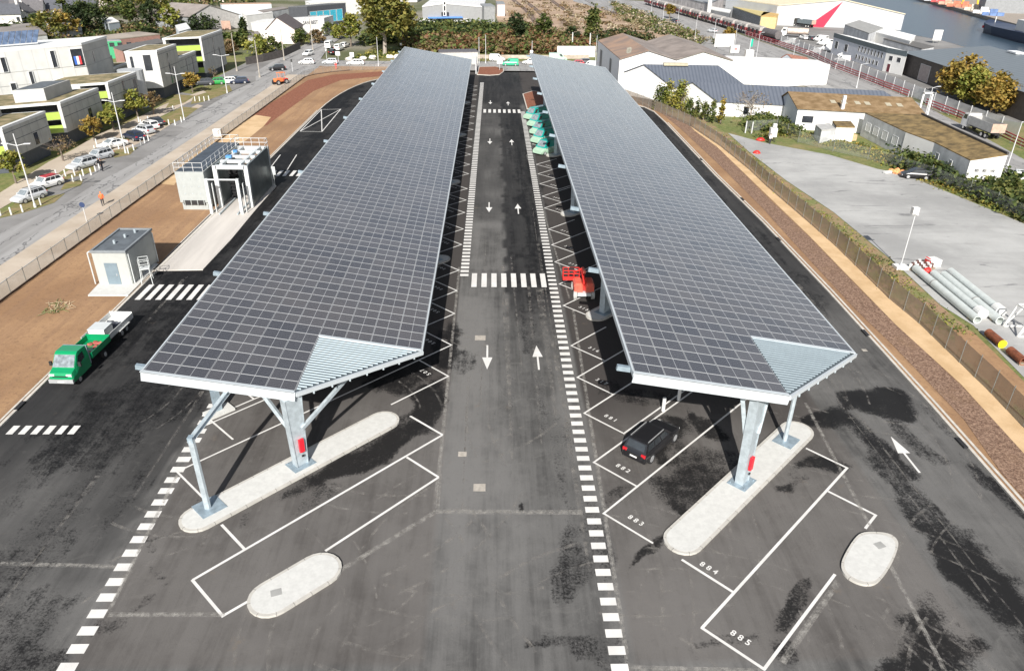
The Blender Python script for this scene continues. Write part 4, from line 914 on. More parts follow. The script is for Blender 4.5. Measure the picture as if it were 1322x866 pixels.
q = G(1025, 48); lorry((q.x, q.y, 0), R(160), 'tanker lorry in the dock yard left of the white vans', mat('tank_pale', (.55, .45, .38), .5, var=.2), name='tanker_lorry', tank=True)
q = G(1037, 35); lorry((q.x, q.y, 0), R(118), 'dark lorry standing at the foot of the red triangle', mat('dark_load', (.13, .16, .18), .6), name='dark_lorry', cabm=P_DARK)
def wagon(c_, rz, i):
    rt = thing('hopper_wagon', '', 'rail wagon', (c_.x, c_.y, -.02), rz, 'rail wagons behind the boulevard')
    WR = mat('wagon_red', (.26, .045, .05), .7, var=.25); WG = mat('wagon_grey', (.36, .34, .32), .7, var=.2)
    m = MB(); m.loft([[(x, -1.35, 1.3), (x, -1.45, 2.4), (x, 1.45, 2.4), (x, 1.35, 1.3)] for x in (-5.7, 5.7)]); m.build('frame', WR, rt, local=True)
    m = MB(); m.loft([[(x, -1.45, 2.4), (x, -1.3, 3.4), (x, -.6, 3.8), (x, .6, 3.8), (x, 1.3, 3.4), (x, 1.45, 2.4)] for x in (-5.4, 5.4)]); m.build('hopper', WG, rt, local=True)
    m = MB()
    for x in (-3.6, 0, 3.6): m.box((x, -1.48, 2.2), (1.5, .1, 1.2))
    m.build('discharge_door', DARK, rt, local=True)
    for x in (-4.4, -2.8, 2.8, 4.4):
        for s in (-1, 1): mm = MB(); mm.cyl((x, s*.7-.07, .48), (x, s*.7+.07, .48), .46, n=10); mm.build('wheel', DARK, rt, local=True)
    return rt
A, B = G(834, 6), G(985, 50)
nw_ = int((B-A).length/12.4); dv = (B-A)/nw_
for i in range(nw_):
    o = wagon(A+dv*(i+.5), dirang(A, B), i); o['label'] = 'dark red and grey hopper wagon, one of the train behind the boulevard'
q = G(996, 50); dd = (B-A).normalized()
rt = thing('tank_wagon', 'dark grey tank wagon at the near end of the red train', 'rail wagon', (B.x+dd.x*6.5, B.y+dd.y*6.5, 0), dirang(A, B), 'rail wagons behind the boulevard')
m = MB(); m.cyl((-5.5, 0, 2.4), (5.5, 0, 2.4), 1.35, n=16); m.build('tank', mat('tank_dark', (.12, .11, .11), .5, var=.2), rt, local=True)
m = MB(); m.box((0, 0, 1.0), (11.5, 2, .3)); m.build('frame', DARK, rt, local=True)
for x in (-4.4, 4.4):
    for s in (-1, 1): mm = MB(); mm.cyl((x, s*.7-.07, .46), (x, s*.7+.07, .46), .46, n=10); mm.build('wheel', DARK, rt, local=True)
q = G(362, 109); rt = thing('road_roller', 'small orange and red tractor unit on the road by the corner fence', 'roller', (q.x, q.y, 0), R(235))
m = MB(); m.box((.4, 0, 1.0), (1.9, 1.2, .7)); m.build('engine_hood', mat('machine_orange', (.75, .22, .08), .5), rt, local=True)
m = MB(); m.box((-1.2, 0, .9), (1.4, 1.2, .5)); m.build('rear_body', RED, rt, local=True)
m = MB()
for x in (-1.2, .2):
    for s in (-.5, .5): m.cyl((x, s, 1.1), (x, s, 2.5), .04)
m.box((-.5, 0, 2.5), (1.7, 1.3, .08)); m.build('canopy', mat('machine_orange', (.75, .22, .08)), rt, local=True)
for x in (-1.2, 1.1):
    for s in (-1, 1): wheel(x, s*.7, .55, .35, rt)
# ================================================================== FENCES, LAMPS, SIGNS, PEOPLE, SITE OBJECTS
def mesh_mat(name, col, cover, vert=0):
    m = bpy.data.materials.new(name); t, N, L, b = nodes(m); b.inputs['Base Color'].default_value = (*col, 1); b.inputs['Roughness'].default_value = .6
    tr_ = N.new('ShaderNodeBsdfTransparent'); mx = N.new('ShaderNodeMixShader'); nz = ntex(t, 1.3, 4)
    L.new(mth(t, 'ADD', cover, mth(t, 'MULTIPLY', mth(t, 'SUBTRACT', nz, .5), .25)), mx.inputs[0]); L.new(tr_.outputs[0], mx.inputs[1]); L.new(b.outputs[0], mx.inputs[2]); L.new(mx.outputs[0], N['Material Output'].inputs[0]); return m
MESHL = mesh_mat('light_wire_mesh', (.30, .27, .24), .30); MESHR = mesh_mat('dense_wire_mesh', (.29, .235, .185), .74); MESHP = mesh_mat('pale_palisade_mesh', (.66, .67, .66), .74); MESHC = mesh_mat('chain_link', (.33, .35, .33), .22)
FPOST = mat('fence_post_grey', (.22, .23, .22), .6, .3)
def fence(pts, h_, step, mm, label, name='mesh_fence', pm=FPOST, ph=.15, board=None, toprail=None, r=.035):
    a = pts[0]; rt = thing(name, label, 'fence', (a[0], a[1], 0))
    mb = MB()
    for p, q in zip(pts, pts[1:]): mb.box((0, 0, 0), (0, 0, 0)) if False else mb.add([(p[0], p[1], .08), (q[0], q[1], .08), (q[0], q[1], h_), (p[0], p[1], h_)], [(0, 1, 2, 3)])
    mb.build('wire_mesh', mm, rt)
    n = 0
    for p, q in zip(pts, pts[1:]):
        p, q = Vector((*p, 0)), Vector((*q, 0)); k = max(1, int(round((q-p).length/step)))
        for i in range(k):
            if n > 95: break
            c_ = p.lerp(q, i/k); m2 = MB(); m2.cyl((c_.x, c_.y, -.05), (c_.x, c_.y, h_+ph), r, n=6); m2.build('post', pm, rt); n += 1
    if board:
        m2 = MB()
        for p, q in zip(pts, pts[1:]): m2.bar((p[0], p[1], .1), (q[0], q[1], .1), .07, .26)
        m2.build('foot_strip', board, rt)  # dark strip along the foot of the mesh
    if toprail:
        m2 = MB()
        for p, q in zip(pts, pts[1:]): m2.bar((p[0], p[1], h_), (q[0], q[1], h_), .045, .045)
        m2.build('top_rail', toprail, rt)
    return rt
fence([(-45, 22), (-45, 186), (-43.5, 190), (-40, 194), (-36, 197)], 1.55, 2.6, MESHL, 'low wire fence with grey posts between the brown soil and the left street', board=mat('dark_board', (.09, .06, .045), .8), toprail=GALV)
fence([(-36, 197), (-24, 200.3), (-8, 201.5)], 1.4, 3, MESHL, 'wire fence closing off the bare soil at its far end')
fr = [(36.2, 24)]+[g2(*p) for p in ((1320,552),(1279,509),(1186,418.5),(1147.5,386.7),(1079,319.4),(1047,291),(990,242),(967,220),(930,190),(890,163),(853,146.5),(822,134),(803,127))]
fence(fr, 2.0, 2.5, MESHR, 'dense brown-grey mesh fence along the sand path on the right')
f2 = [g2(*p) for p in ((962,170),(1002,168),(1030,184),(1075,196),(1120,206),(1160,218),(1200,232),(1250,252),(1322,285))]
fence(f2, 1.9, 5, MESHC, 'thin chain-link fence in the rough grass behind the grey yard', name='chain_link_fence', r=.04, ph=.3)
for p_, lb in (((962, 172), 'white gate post at the corner of the grey yard, the left one'), ((970, 173), 'white gate post at the corner of the grey yard, the right one')):
    q = g2(*p_); m = MB(); m.cyl((*q, 0), (*q, 2.1), .12, .1, 8); tag(m.build('gate_post', STEELP), lb, 'post')
# red and white rails and the pale dock fence
RW = bpy.data.materials.new('red_white_bands'); t, N, L, b = nodes(RW); tc = N.new('ShaderNodeTexCoord'); sx = N.new('ShaderNodeSeparateXYZ'); L.new(tc.outputs['Object'], sx.inputs[0])
s_ = mth(t, 'LESS_THAN', mth(t, 'FRACT', mth(t, 'DIVIDE', mth(t, 'SUBTRACT', sx.outputs[0], mth(t, 'MULTIPLY', sx.outputs[1], .6)), 3.2)), .62); L.new(mixc(t, s_, (.75, .70, .68), (.55, .05, .06)), b.inputs['Base Color'])
RAILR = mat('rail_red', (.42, .06, .07), .7, var=.25, scale=.5)
def rails(pix, label):
    pts = [g2(*p) for p in pix]; rt = thing('crash_rail', label, 'barrier', (*pts[0], 0), 0, 'red and white rails along the dock railway'); m = MB(); pm = MB()
    for p, q in zip(pts, pts[1:]):
        for zz in (.45, .95, 1.45): m.bar((*p, zz), (*q, zz), .1, .2)
        P_, Q_ = Vector((*p, 0)), Vector((*q, 0)); n = int((Q_-P_).length/3)
        for i in range(n+1):
            c_ = P_.lerp(Q_, i/max(1, n)); pm.box((c_.x, c_.y, .7), (.1, .1, 1.4))
    m.build('rail', RAILR, rt); o = pm.build('post', STEELP, rt); o['kind'] = 'stuff'
rails([(962,46),(1000,58),(1045,73),(1078,90)], 'red and white rails beside the tank wagon and brown-roofed kiosk')
rails([(1074,88),(1110,102),(1140,114),(1172,126)], 'red and white rails above the mossy-roofed workshop')
rails([(1194,137),(1235,153),(1280,173),(1330,197)], 'red and white rails behind the tipper lorry')
fence([g2(*p) for p in ((982,47),(1030,64),(1080,86),(1130,106),(1190,131),(1250,155),(1312,178))], 2.6, 5, MESHP, 'tall pale see-through fence between the railway and the dock yard', name='dock_fence', pm=STEELP, r=.09)
# ------------------------------------------------------------------ lamp posts
def lamp(px_, top, label, arms, group, name='street_lamp', head=True, spike=False, mt=STEELP, r=.1, ang=0.):
    b_ = G(*px_); lo_, hi = 1., 25.
    for _ in range(40):
        z = (lo_+hi)/2; v = Vector((b_.x, b_.y, z-CH)); yy = PH/2-FP*v.dot(UPV)/v.dot(FW)
        if yy > top: lo_ = z
        else: hi = z
    rt = thing(name, label, 'street lamp' if arms or head else 'pole', (b_.x, b_.y, 0), R(ang), group)
    m = MB(); m.cyl((0, 0, 0), (0, 0, z+(1.3 if spike else 0)), r, r*.55, 8); m.build('pole', mt, rt, local=True)
    m = MB(); m.cyl((0, 0, 0), (0, 0, .5), r*1.7, r*1.5, 8); m.build('base', mt, rt, local=True)
    for a in arms:
        m = MB(); m.bar((0, 0, z-.1), (a*1.0, 0, z+.12), .07, .07); m.bar((a*.9, 0, z+.12), (a*1.7, 0, z+.16), .26, .1); m.build('lamp_head', mt, rt, local=True)
    return rt
GL = 'double-armed lamps along the left street'
lamp((45.8,268), 187, 'white double-armed lamp nearest the left edge, beside the silver hatchback', (-1, 1), GL, spike=True)
lamp((162.4,198), 131, 'white double-armed lamp beside the low white coupe', (-1, 1), GL, spike=True)
lamp((238,155.5), 96, 'white double-armed lamp in front of the white tower block', (-1, 1), GL, spike=True)
lamp((293.4,120.5), 72, 'white double-armed lamp by the green car and lime balconies', (-1, 1), GL)
GQ = 'lamps along the dock road on the right'
lamp((1300,216), 157, 'white lamp in front of the mossy-roofed building at the right edge', (1,), GQ, ang=10)
lamp((1194.6,148.6), 113, 'white lamp beside the portal frame, left of the orange-leaved trees', (1,), GQ, ang=10)
lamp((1105.6,114), 83, 'white lamp behind the long white wall and red rails', (1,), GQ, ang=10)
GV = 'lamps along the boulevard and red train'
for b_, tp, w_ in (((896.5,54),21,'near the white billboard, second nearest'), ((921.5,49.5),25,'beside the silver car'), ((948,61.7),32,'beside the small yellowing tree'), ((856,24),5,'second from the top edge'), ((874.6,32),10,'beside the dark car'), ((840.5,19),3,'nearest the top edge'), ((976,76),43,'behind the white wall and green banner'), ((1024,74),58,'beside the brown-roofed kiosk')):
    lamp(b_, tp, 'thin white lamp on the boulevard '+w_, (1,), GV, ang=30, r=.09)
GF = 'poles along the road behind the car park'
for b_, tp, lb in (((488.7,85.5),48,'white pole in front of the tall poplar'), ((627,82),45,'slim white pole behind the white panel van'), ((618.5,82),48,'thick white pole beside the substation behind the left canopy'), ((686.5,76),53,'slim pole at the far left corner of the right canopy'), ((768.6,84),46,'white pole beside the white warehouse wall')):
    lamp(b_, tp, lb, (), GF, name='light_pole', head=False)
for b_, tp, lb in (((738.4,65),42,'pale concrete pole behind the white trailer wall, left one'), ((761,66),43,'pale concrete pole behind the white trailer wall, right one')):
    lamp(b_, tp, lb, (), 'concrete poles by the scrub', name='concrete_pole', head=False, r=.28, mt=CONC)
WOODP = mat('grey_wood_pole', (.34, .31, .27), .85)
for b_, tp, lb in (((367,78),37,'grey utility pole in front of the pale pink house'), ((404,65),25,'grey utility pole in front of the white depot wall'), ((335.4,100),52,'white pole by the wooden fence corner on the left of the junction'), ((306,92),43,'bare brown pole right of the lime-balcony building')):
    lamp(b_, tp, lb, (), 'poles around the junction', name='utility_pole', head=False, r=.16, mt=WOODP)
b_ = G(1162, 346); rt = thing('floodlight_mast', 'thin mast with a white box lamp at the edge of the grey yard', 'lamp mast', (b_.x, b_.y, 0))
m = MB(); m.cyl((0, 0, .3), (0, 0, 5.9), .06, .05, 8); m.build('pole', STEELP, rt, local=True)
m = MB(); m.box((0, 0, .15), (1.3, 1.1, .3)); m.build('base', WHITE, rt, local=True)
m = MB(); m.box((-.2, -.1, 6.35), (.62, .5, .7)); m.box((0.1, 0, 5.85), (.5, .1, .08)); m.build('lamp_box', WHITE, rt, local=True)
# ------------------------------------------------------------------ bollards
bl = [(1,278),(15,277.6),(29.6,274),(52.8,265),(49.5,237),(73.6,228),(85,227.8),(97,227),(108,227),(118,226),(124,222.8),(129,220),(83,235.6),(95,234.8),(105.4,233.8),(125,187),(123,195.8),(133.5,193.7),(143,193.7),(153.7,192.6),(166,198.5),(173,194.3),(182.6,188),(187,185),(192,182),(200.5,158.5),(210,159.7),(218.4,161.4),(226.4,162),(234.5,158),(179.7,158),(191.8,157.3),(182.6,161.4),(224,143),(252,131),(258,131),(264,131),(270,130)]
pb0 = None
for i, p_ in enumerate(bl):
    q = g2(*p_)
    if pb0 is None:
        m = MB(); m.cyl((0, 0, 0), (0, 0, .95), .10, .09, 8); pb0 = m.build('bollard', WHITE); tag(pb0, 'short white wooden bollard on the grass verge by the left street', 'bollard', 'white bollards along the left street'); pb0.location = (*q, 0)
    else: copy_tree(pb0, None, (*q, 0))
# ------------------------------------------------------------------ signs
q = g2(112, 286); rt = thing('road_sign', 'small round blue sign on a grey post by the left fence', 'sign', (*q, 0))
m = MB(); m.cyl((0, 0, 0), (0, 0, 2.3), .04); m.build('pole', STEELP, rt, local=True)
m = MB(); m.cyl((0, -.05, 2.05), (0, -.08, 2.05), .32, n=16); m.build('sign_face', mat('sign_back', (.03, .05, .12), .4), rt, local=True)
for p_, z_, c_, lb, sz in (((378,93),3.0,(.03,.03,.03),'traffic signal with a black back left of the junction',(.4,.7)), ((422,78),3.0,(.6,.6,.6),'traffic signal on the corner by the waiting black car',(.35,.6)), ((437,80),2.6,(.75,.75,.74),'white direction sign on the junction corner',(1.2,1.0)), ((455,80),2.4,(.75,.75,.74),'white panel sign by the corner of the grass triangle',(1.1,1.2)), ((545,62),2.2,(.8,.8,.8),'small white board sign at the edge of the shrubs',(.9,.6)), ((518,66),2.2,(.8,.8,.8),'small white board sign under the poplar',(.6,.6)), ((645,91),2.6,(.8,.8,.8),'white board sign at the car park entrance bed',(1.4,1.)), ((686,78),2.6,(.8,.8,.8),'white board sign on the slim pole behind the canopies',(.8,.6))):
    q = g2(*p_); rt = thing('road_sign', lb, 'sign', (*q, 0)); m = MB(); m.cyl((0, 0, 0), (0, 0, z_), .06); m.build('pole', STEELP, rt, local=True)
    m = MB(); m.box((0, -.08, z_-sz[1]/2), (sz[0], .06, sz[1])); m.build('sign_face', mat('sign_%d_%d' % p_, c_, .5, var=.03), rt, local=True)
# ------------------------------------------------------------------ people
SKIN = mat('skin', (.45, .28, .2), .6, var=.05); HAIR = mat('dark_hair', (.03, .02, .015), .7)
def person(px_, label, top, legs, rz=0., stride=.25, h_=1.75, helmet=None):
    q = g2(*px_); rt = thing('person', label, 'person', (*q, .0), R(rz))
    k = h_/1.75; V_ = []; E_ = []; Rd = []
    def v(p, r): V_.append((p[0]*k, p[1]*k, p[2]*k)); Rd.append(r*k); return len(V_)-1
    def e(a, b_): E_.append((a, b_))
    pel = v((0, 0, .95), .15); ch = v((0, .01, 1.22), .165); sh = v((0, 0, 1.42), .13); nk = v((0, .01, 1.5), .06); hd = v((0, .03, 1.6), .10); ht = v((0, .02, 1.70), .085)
    for a, b_ in ((pel, ch), (ch, sh), (sh, nk), (nk, hd), (hd, ht)): e(a, b_)
    for s in (-1, 1):
        hp = v((s*.1, 0, .9), .105); kn = v((s*.11, .07+s*stride*.4, .5), .072); an = v((s*.11, s*stride, .09), .05); ft = v((s*.12, s*stride+.15, .05), .045)
        for a, b_ in ((pel, hp), (hp, kn), (kn, an), (an, ft)): e(a, b_)
        so = v((s*.2, 0, 1.4), .075); el = v((s*.27, -s*stride*.25, 1.13), .052); wr = v((s*.26, .14-s*stride*.4, .92), .036); hn = v((s*.25, .2-s*stride*.4, .85), .042)
        for a, b_ in ((sh, so), (so, el), (el, wr), (wr, hn)): e(a, b_)
    me = bpy.data.meshes.new('body'); me.from_pydata(V_, E_, []); o = bpy.data.objects.new('body', me); COL.objects.link(o)
    md = o.modifiers.new('s', 'SKIN'); 
    for i, r in enumerate(Rd): me.skin_vertices[0].data[i].radius = (r, r)
    me.skin_vertices[0].data[0].use_root = True
    o.modifiers.new('u', 'SUBSURF').levels = 1; o.modifiers['u'].render_levels = 1
    dg = bpy.context.evaluated_depsgraph_get(); dg.update(); m2 = bpy.data.meshes.new_from_object(o.evaluated_get(dg)); bpy.data.objects.remove(o)
    for x in (top, legs, SKIN): m2.materials.append(x)
    for p in m2.polygons:
        c_ = p.center/k; p.material_index = 2 if c_.z > 1.5 or (abs(c_.x) > .2 and c_.z < .95) else (0 if c_.z > .93 else 1); p.use_smooth = True
    b2 = bpy.data.objects.new('body', m2); COL.objects.link(b2); b2.parent = rt
    m = MB(); m.blob((0, .02*k, 1.68*k), .108*k, amp=.04, zk=.85); m.build('helmet' if helmet else 'hair', helmet or HAIR, rt, local=True, smooth=True)
    return rt
ORV = mat('orange_hi_vis', (.85, .16, .04), .7, var=.05); DKT = mat('dark_trousers', (.03, .03, .04), .8); BLKC = mat('black_coat', (.015, .015, .018), .8); REDS = mat('red_suit', (.75, .07, .06), .7)
person((133.5,265.5), 'worker in an orange hi-vis jacket walking on the left pavement', ORV, DKT, 30, helmet=mat('orange_helmet', (.8, .2, .05)))
person((129.5,219.5), 'person in black clothes standing beside the silver people carrier', BLKC, DKT, 90, .05)
person((132.5,221), 'second person in black, standing closest to the street by the parked cars', BLKC, DKT, 250, .05)
person((434,90), 'worker in a red suit at the corner by the white cars', REDS, REDS, 0, .1)
person((993.5,186), 'person in pale overalls standing on the grey yard beside a red tarpaulin', mat('pale_overall', (.7, .7, .68)), DKT, 200, .06)
person((725,147), 'worker in dark clothes standing under the near corner of the poplar', BLKC, DKT) if False else None
# ------------------------------------------------------------------ technical hut on the left
a, b_, c_ = G(128.4, 369.5), G(170.7, 368), G(201.2, 337.6)
hx0, hx1, hy0, hy1, hz = a.x, b_.x+.15, (a.y+b_.y)/2, c_.y, 3.45
rt = thing('technical_hut', 'pale box-shaped technical hut with a grey door and dark flat roof', 'hut', (hx0, hy0, 0))
HUTW = mat('hut_render', (.37, .385, .37), .8, var=.04); HUTG = mat('hut_shaded_side', (.42, .44, .42), .7, var=.05); ROOFG = mat('flat_roof_grey', (.10, .115, .13), .75, var=.2, scale=1); TRIMG = mat('hut_trim', (.20, .22, .235), .6)
m = MB(); m.box(((hx0+hx1)/2, (hy0+hy1)/2, hz/2), (hx1-hx0, hy1-hy0, hz)); m.build('wall', HUTW, rt)
m = MB(); m.box((hx1+.02, (hy0+hy1)/2, hz/2), (.04, hy1-hy0-.1, hz-.1)); m.build('shaded_side', HUTG, rt)  # side wall recoloured because it stands in shade
m = MB(); m.box(((hx0+hx1)/2, (hy0+hy1)/2, hz+.02), (hx1-hx0-.2, hy1-hy0-.2, .06)); rf = m.build('roof', ROOFG, rt)
m = MB()
for x in (hx0, hx1): m.box((x, (hy0+hy1)/2, hz+.06), (.2, hy1-hy0+.2, .22))
for y in (hy0, hy1): m.box(((hx0+hx1)/2, y, hz+.06), (hx1-hx0-.2, .2, .22))
m.build('parapet', TRIMG, rf)
m = MB()
for i, (u, v) in enumerate(((.4, .35), (.5, .62), (.62, .85))): m.cyl((hx0+(hx1-hx0)*u, hy0+(hy1-hy0)*v, hz), (hx0+(hx1-hx0)*u, hy0+(hy1-hy0)*v, hz+.4), .12)
m.build('roof_vent', GALV, rf)
dx = hx0+(hx1-hx0)*.48
m = MB(); m.box((dx, hy0-.015, 1.25), (1.2, .05, 2.2)); dr = m.build('door', mat('door_bluegrey', (.16, .21, .245), .5, var=.08), rt)
m = MB(); m.box((dx+.4, hy0-.06, 1.15), (.06, .06, .2)); m.build('handle', RIM, dr)
m = MB()
for y in (hy0+.25, hy1-.2): m.cyl((hx1+.12, y, 0), (hx1+.12, y, hz-.25), .05)
m.build('downpipe', ALU, rt)
m = MB(); m.tube([(hx0-.55, hy0+.3, 0), (hx0-.55, hy0+.3, hz-.2), (hx0, hy0+.6, hz+.1)], .06); m.build('cable_riser', ALU, rt)
m = MB(); m.prism([g2(114,383), g2(166,383), g2(178,371), g2(205,342), g2(190,342), g2(128,368)], .05, .17); struct(m.build('hut_apron', CONC))
# mobile steps beside the hut
q = g2(191, 364); rt = thing('work_platform', 'white folding work platform on legs beside the technical hut', 'platform', (*q, 0), R(20))
for x in (-.4, .4):
    for y in (-.7, .7): m = MB(); m.cyl((x*1.2, y*1.1, 0), (x, y*.6, 1.5), .035); m.build('leg', ALU, rt, local=True)
m = MB(); m.box((0, 0, 1.5), (.9, .9, .06)); m.build('deck', ALU, rt, local=True)
m = MB()
for zz in (.5, 1.0):
    for a, b_ in (((-.42, -.42), (.42, -.42)), ((.42, -.42), (.42, .42)), ((.42, .42), (-.42, .42)), ((-.42, .42), (-.42, -.42))): m.bar((*a, 1.5+zz), (*b_, 1.5+zz), .04, .04)
for x in (-.42, .42):
    for y in (-.42, .42): m.cyl((x, y, 1.5), (x, y, 2.5), .025)
m.build('guard_rail', ALU, rt, local=True)
# ------------------------------------------------------------------ wash bay: concrete pad, plant room, portal
pad = [g2(*p) for p in ((198,350),(262,349),(298.6,310),(330,272),(357,241),(345,231),(300,250),(272,276),(237,310))]
m = MB(); m.prism(pad, .0, .10); struct(m.build('wash_pad', mat('wash_pad_concrete', (.52, .49, .455), .85, var=.12, scale=.5, stretch=(1.5, .12, 1))))
wx0, wx1, wy0, wy1, wz = -38.15, -34.75, 88.1, 102.5, 4.8
rt = thing('plant_room', 'grey panelled plant room with roof railings beside the vehicle wash', 'plant room', (wx0, wy0, 0))
PLP = mat('plant_panel', (.36, .385, .38), .6, .1, var=.06); m = MB(); m.box(((wx0+wx1)/2, (wy0+wy1)/2, wz/2+.5), (wx1-wx0, wy1-wy0, wz-1)); m.box(((wx0+wx1)/2, (wy0+wy1)/2, .5), (wx1-wx0-.3, wy1-wy0-.3, 1.0)); m.build('wall', PLP, rt)
m = MB(); m.box(((wx0+wx1)/2, wy0-.02, 1.0), (2.6, .06, .55)); m.build('louvre', DARK, rt)
m = MB()
for i in range(4): m.box((wx0+.55+i*.78, wy0-.06, 1.0), (.08, .06, .6))
m.build('louvre_frame', PLP, rt)
m = MB()
for i in range(3):
    for j in range(3): m.box((wx0+.8+i*.9, wy0-.02, 2.1+j*.9), (.09, .04, .09))
m.build('panel_fixing', GALV, rt)
m = MB(); m.box(((wx0+wx1)/2, (wy0+wy1)/2, wz+.04), (wx1-wx0-.3, wy1-wy0-.3, .08)); m.build('roof', mat('blue_black_roof', (.055, .07, .09), .6, var=.25), rt)
m = MB(); cs = [(wx0, wy0), (wx1, wy0), (wx1, wy1), (wx0, wy1)]
for i in range(4):
    a, b_ = cs[i], cs[(i+1) % 4]
    for zz in (.55, 1.1): m.bar((*a, wz+zz), (*b_, wz+zz), .045, .045)
    n = 3 if i % 2 == 0 else 9
    for k in range(n): m.cyl((a[0]+(b_[0]-a[0])*k/n, a[1]+(b_[1]-a[1])*k/n, wz), (a[0]+(b_[0]-a[0])*k/n, a[1]+(b_[1]-a[1])*k/n, wz+1.1), .035)
m.build('guard_rail', STEELP, rt)
px0, px1, py0, py1, pz = -33.9, -29.75, 89.3, 98.6, 5.3
rt = thing('vehicle_wash', 'tall drive-through vehicle wash portal with dark brushes and steel side walls', 'vehicle wash', (px0, py0, 0))
SIDE = mat('wash_dark_panel', (.21, .24, .235), .35, .4, var=.2, scale=1)
for x, nm in ((px0+.12, 'side_wall'), (px1-.12, 'side_wall')):
    m = MB(); m.box((x, (py0+py1)/2, pz/2+.1), (.24, py1-py0, pz-.2)); m.build(nm, SIDE, rt)
m = MB()
for y in (py0, py1):
    m = MB()
    for x in (px0+.2, px1-.2): m.box((x, y, pz/2), (.5, .45, pz))
    m.box(((px0+px1)/2, y, pz-.2), (px1-px0-.7, .45, .45)); m.build('portal_frame', ALU, rt)
m = MB()
for y in (py0+2.2, py0+4.4, py0+6.8): m.box(((px0+px1)/2, y, pz-.1), (px1-px0-.5, .5, .35))
for x in (px0+.9, px1-1.0): m.box((x, (py0+py1)/2, pz-.05), (.35, py1-py0-.6, .3))
m.build('roof_beam', ALU, rt)
m = MB(); m.box((px0+1., py0+3.2, pz+.25), (.7, .5, .3)); m.box((px0+1., py0+5.8, pz+.25), (.5, .5, .25)); m.build('motor_cover', mat('blue_motor', (.08, .25, .55), .5), rt)
m = MB()
for zz in (.55, 1.1): m.bar((px0, py1, pz+zz), (px1, py1, pz+zz), .06, .06); m.bar((px1, py1, pz+zz), (px1, py1-1.2, pz+zz), .06, .06)
for k in range(5): m.cyl((px0+(px1-px0)*k/4, py1, pz), (px0+(px1-px0)*k/4, py1, pz+1.1), .035)
m.build('guard_rail', STEELP, rt)
BR = mat('dark_brush', (.015, .015, .017), .95, var=.4, scale=8)
for x in (px0+1.15, px1-1.15):
    m = MB()
    for k in range(9):
        m.cyl((x, py0+3.4, .35+k*.45), (x, py0+3.4, .68+k*.45), .5, .62, 14)
    m.build('brush', BR, rt)
for x in (px0-.1, px1-.6):
    m = MB(); m.box((x, py0-2.6, 2.2), (.34, .34, 4.4)); m.box((x+.5, py0-2.3, 2.0), (.08, .3, 3.6)); m.build('guide_frame', ALU, rt)
m = MB(); m.bar((px0-.1, py0-2.6, 4.3), (px1-.6, py0-2.6, 4.3), .14, .14); m.build('crossbar', ALU, rt)
m = MB()
for x in (px0+1.0, px1-1.0): m.bar((x, py0-3.2, .22), (x, py1+1, .22), .14, .16)
m.build('wheel_guide', GALV, rt)
q = g2(346, 243); rt = thing('control_post', 'white bent pipe post with a control board behind the vehicle wash', 'post', (*q, .1))
m = MB(); m.tube([(0, 0, 0), (0, 0, 4.2), (-.3, 0, 4.7), (-1.0, 0, 4.8)], .09); m.build('pole', ALU, rt, local=True)
m = MB(); m.box((.9, .3, 2.2), (.6, .08, 1.1)); m.cyl((.9, .3, 0), (.9, .3, 1.7), .05); m.build('control_board', ALU, rt, local=True)
# ------------------------------------------------------------------ pipes and gear on the grey yard
PIPE = mat('pale_pipe', (.58, .62, .60), .5, .1, var=.08); RUST = mat('rust_pipe', (.20, .065, .03), .85, var=.35, scale=3)
def pipe(p0, p1, r, m_, label, flange=None, band=None, group='pipes laid on the grey yard', cap=None, name='steel_pipe'):
    a, b_ = G(*p0, r), G(*p1, r); d = (b_-a).normalized(); rt = thing(name, label, 'pipe', (a.x, a.y, 0), 0, group)
    m = MB(); n = 18; o1 = d.orthogonal().normalized(); o2 = d.cross(o1); rings = []
    for c_, rr in ((a, r), (b_, r), (b_, r*.82), (b_-d*1.2, r*.8)):
        rings.append([c_+o1*rr*math.cos(2*math.pi*i/n)+o2*rr*math.sin(2*math.pi*i/n) for i in range(n)])
    m.loft(rings, cap=True); m.build('barrel', m_, rt, smooth=False)
    if flange: 
        f = b_-d*flange; m = MB(); m.cyl(f-d*.45, f+d*.45, r*1.35, n=18); m.build('flange', WHITE, rt)
    if band: f = a.lerp(b_, band); m = MB(); m.cyl(f-d*.08, f+d*.08, r*1.06, n=18); m.build('band', CONCG, rt)
    if cap: m = MB(); m.cyl(b_, b_+d*.06, r*1.03, n=18); m.build('end_cap', cap, rt)
    m = MB()
    for k in (.08, .92):
        f = a.lerp(b_, k); m.box((f.x, f.y, .08), (1.6*r, .3, .16), math.atan2(d.y, d.x)+math.pi/2)
    m.build('timber_support', mat('timber', (.3, .24, .17), .9), rt)
pipe((1182,346), (1262,413), .38, PIPE, 'long pale pipe nearest the grass verge, with a grey band', band=.33)
pipe((1205,353), (1268,405), .38, PIPE, 'pale pipe with a white flange, second from the grass verge', flange=.3)
pipe((1218,354), (1291,414), .38, PIPE, 'pale pipe with a grey band, third from the grass verge', band=.6)
pipe((1227,350), (1292,402), .38, PIPE, 'pale pipe with a white flange, furthest from the grass verge', flange=.4)
YEL = mat('yellow_cap', (.85, .72, .02), .5, var=.03)
pipe((1276,429), (1294,444), .36, RUST, 'short rust-brown pipe with a bright yellow end cap on the yard', cap=YEL)
pipe((1304,452), (1322,467), .36, RUST, 'short dark rust pipe at the right edge, without a visible cap')
a = G(1318, 428); rt = thing('pipe_cradle', 'white steel A-frame cradle beside the pale pipe ends', 'cradle', (a.x, a.y, 0))
m = MB()
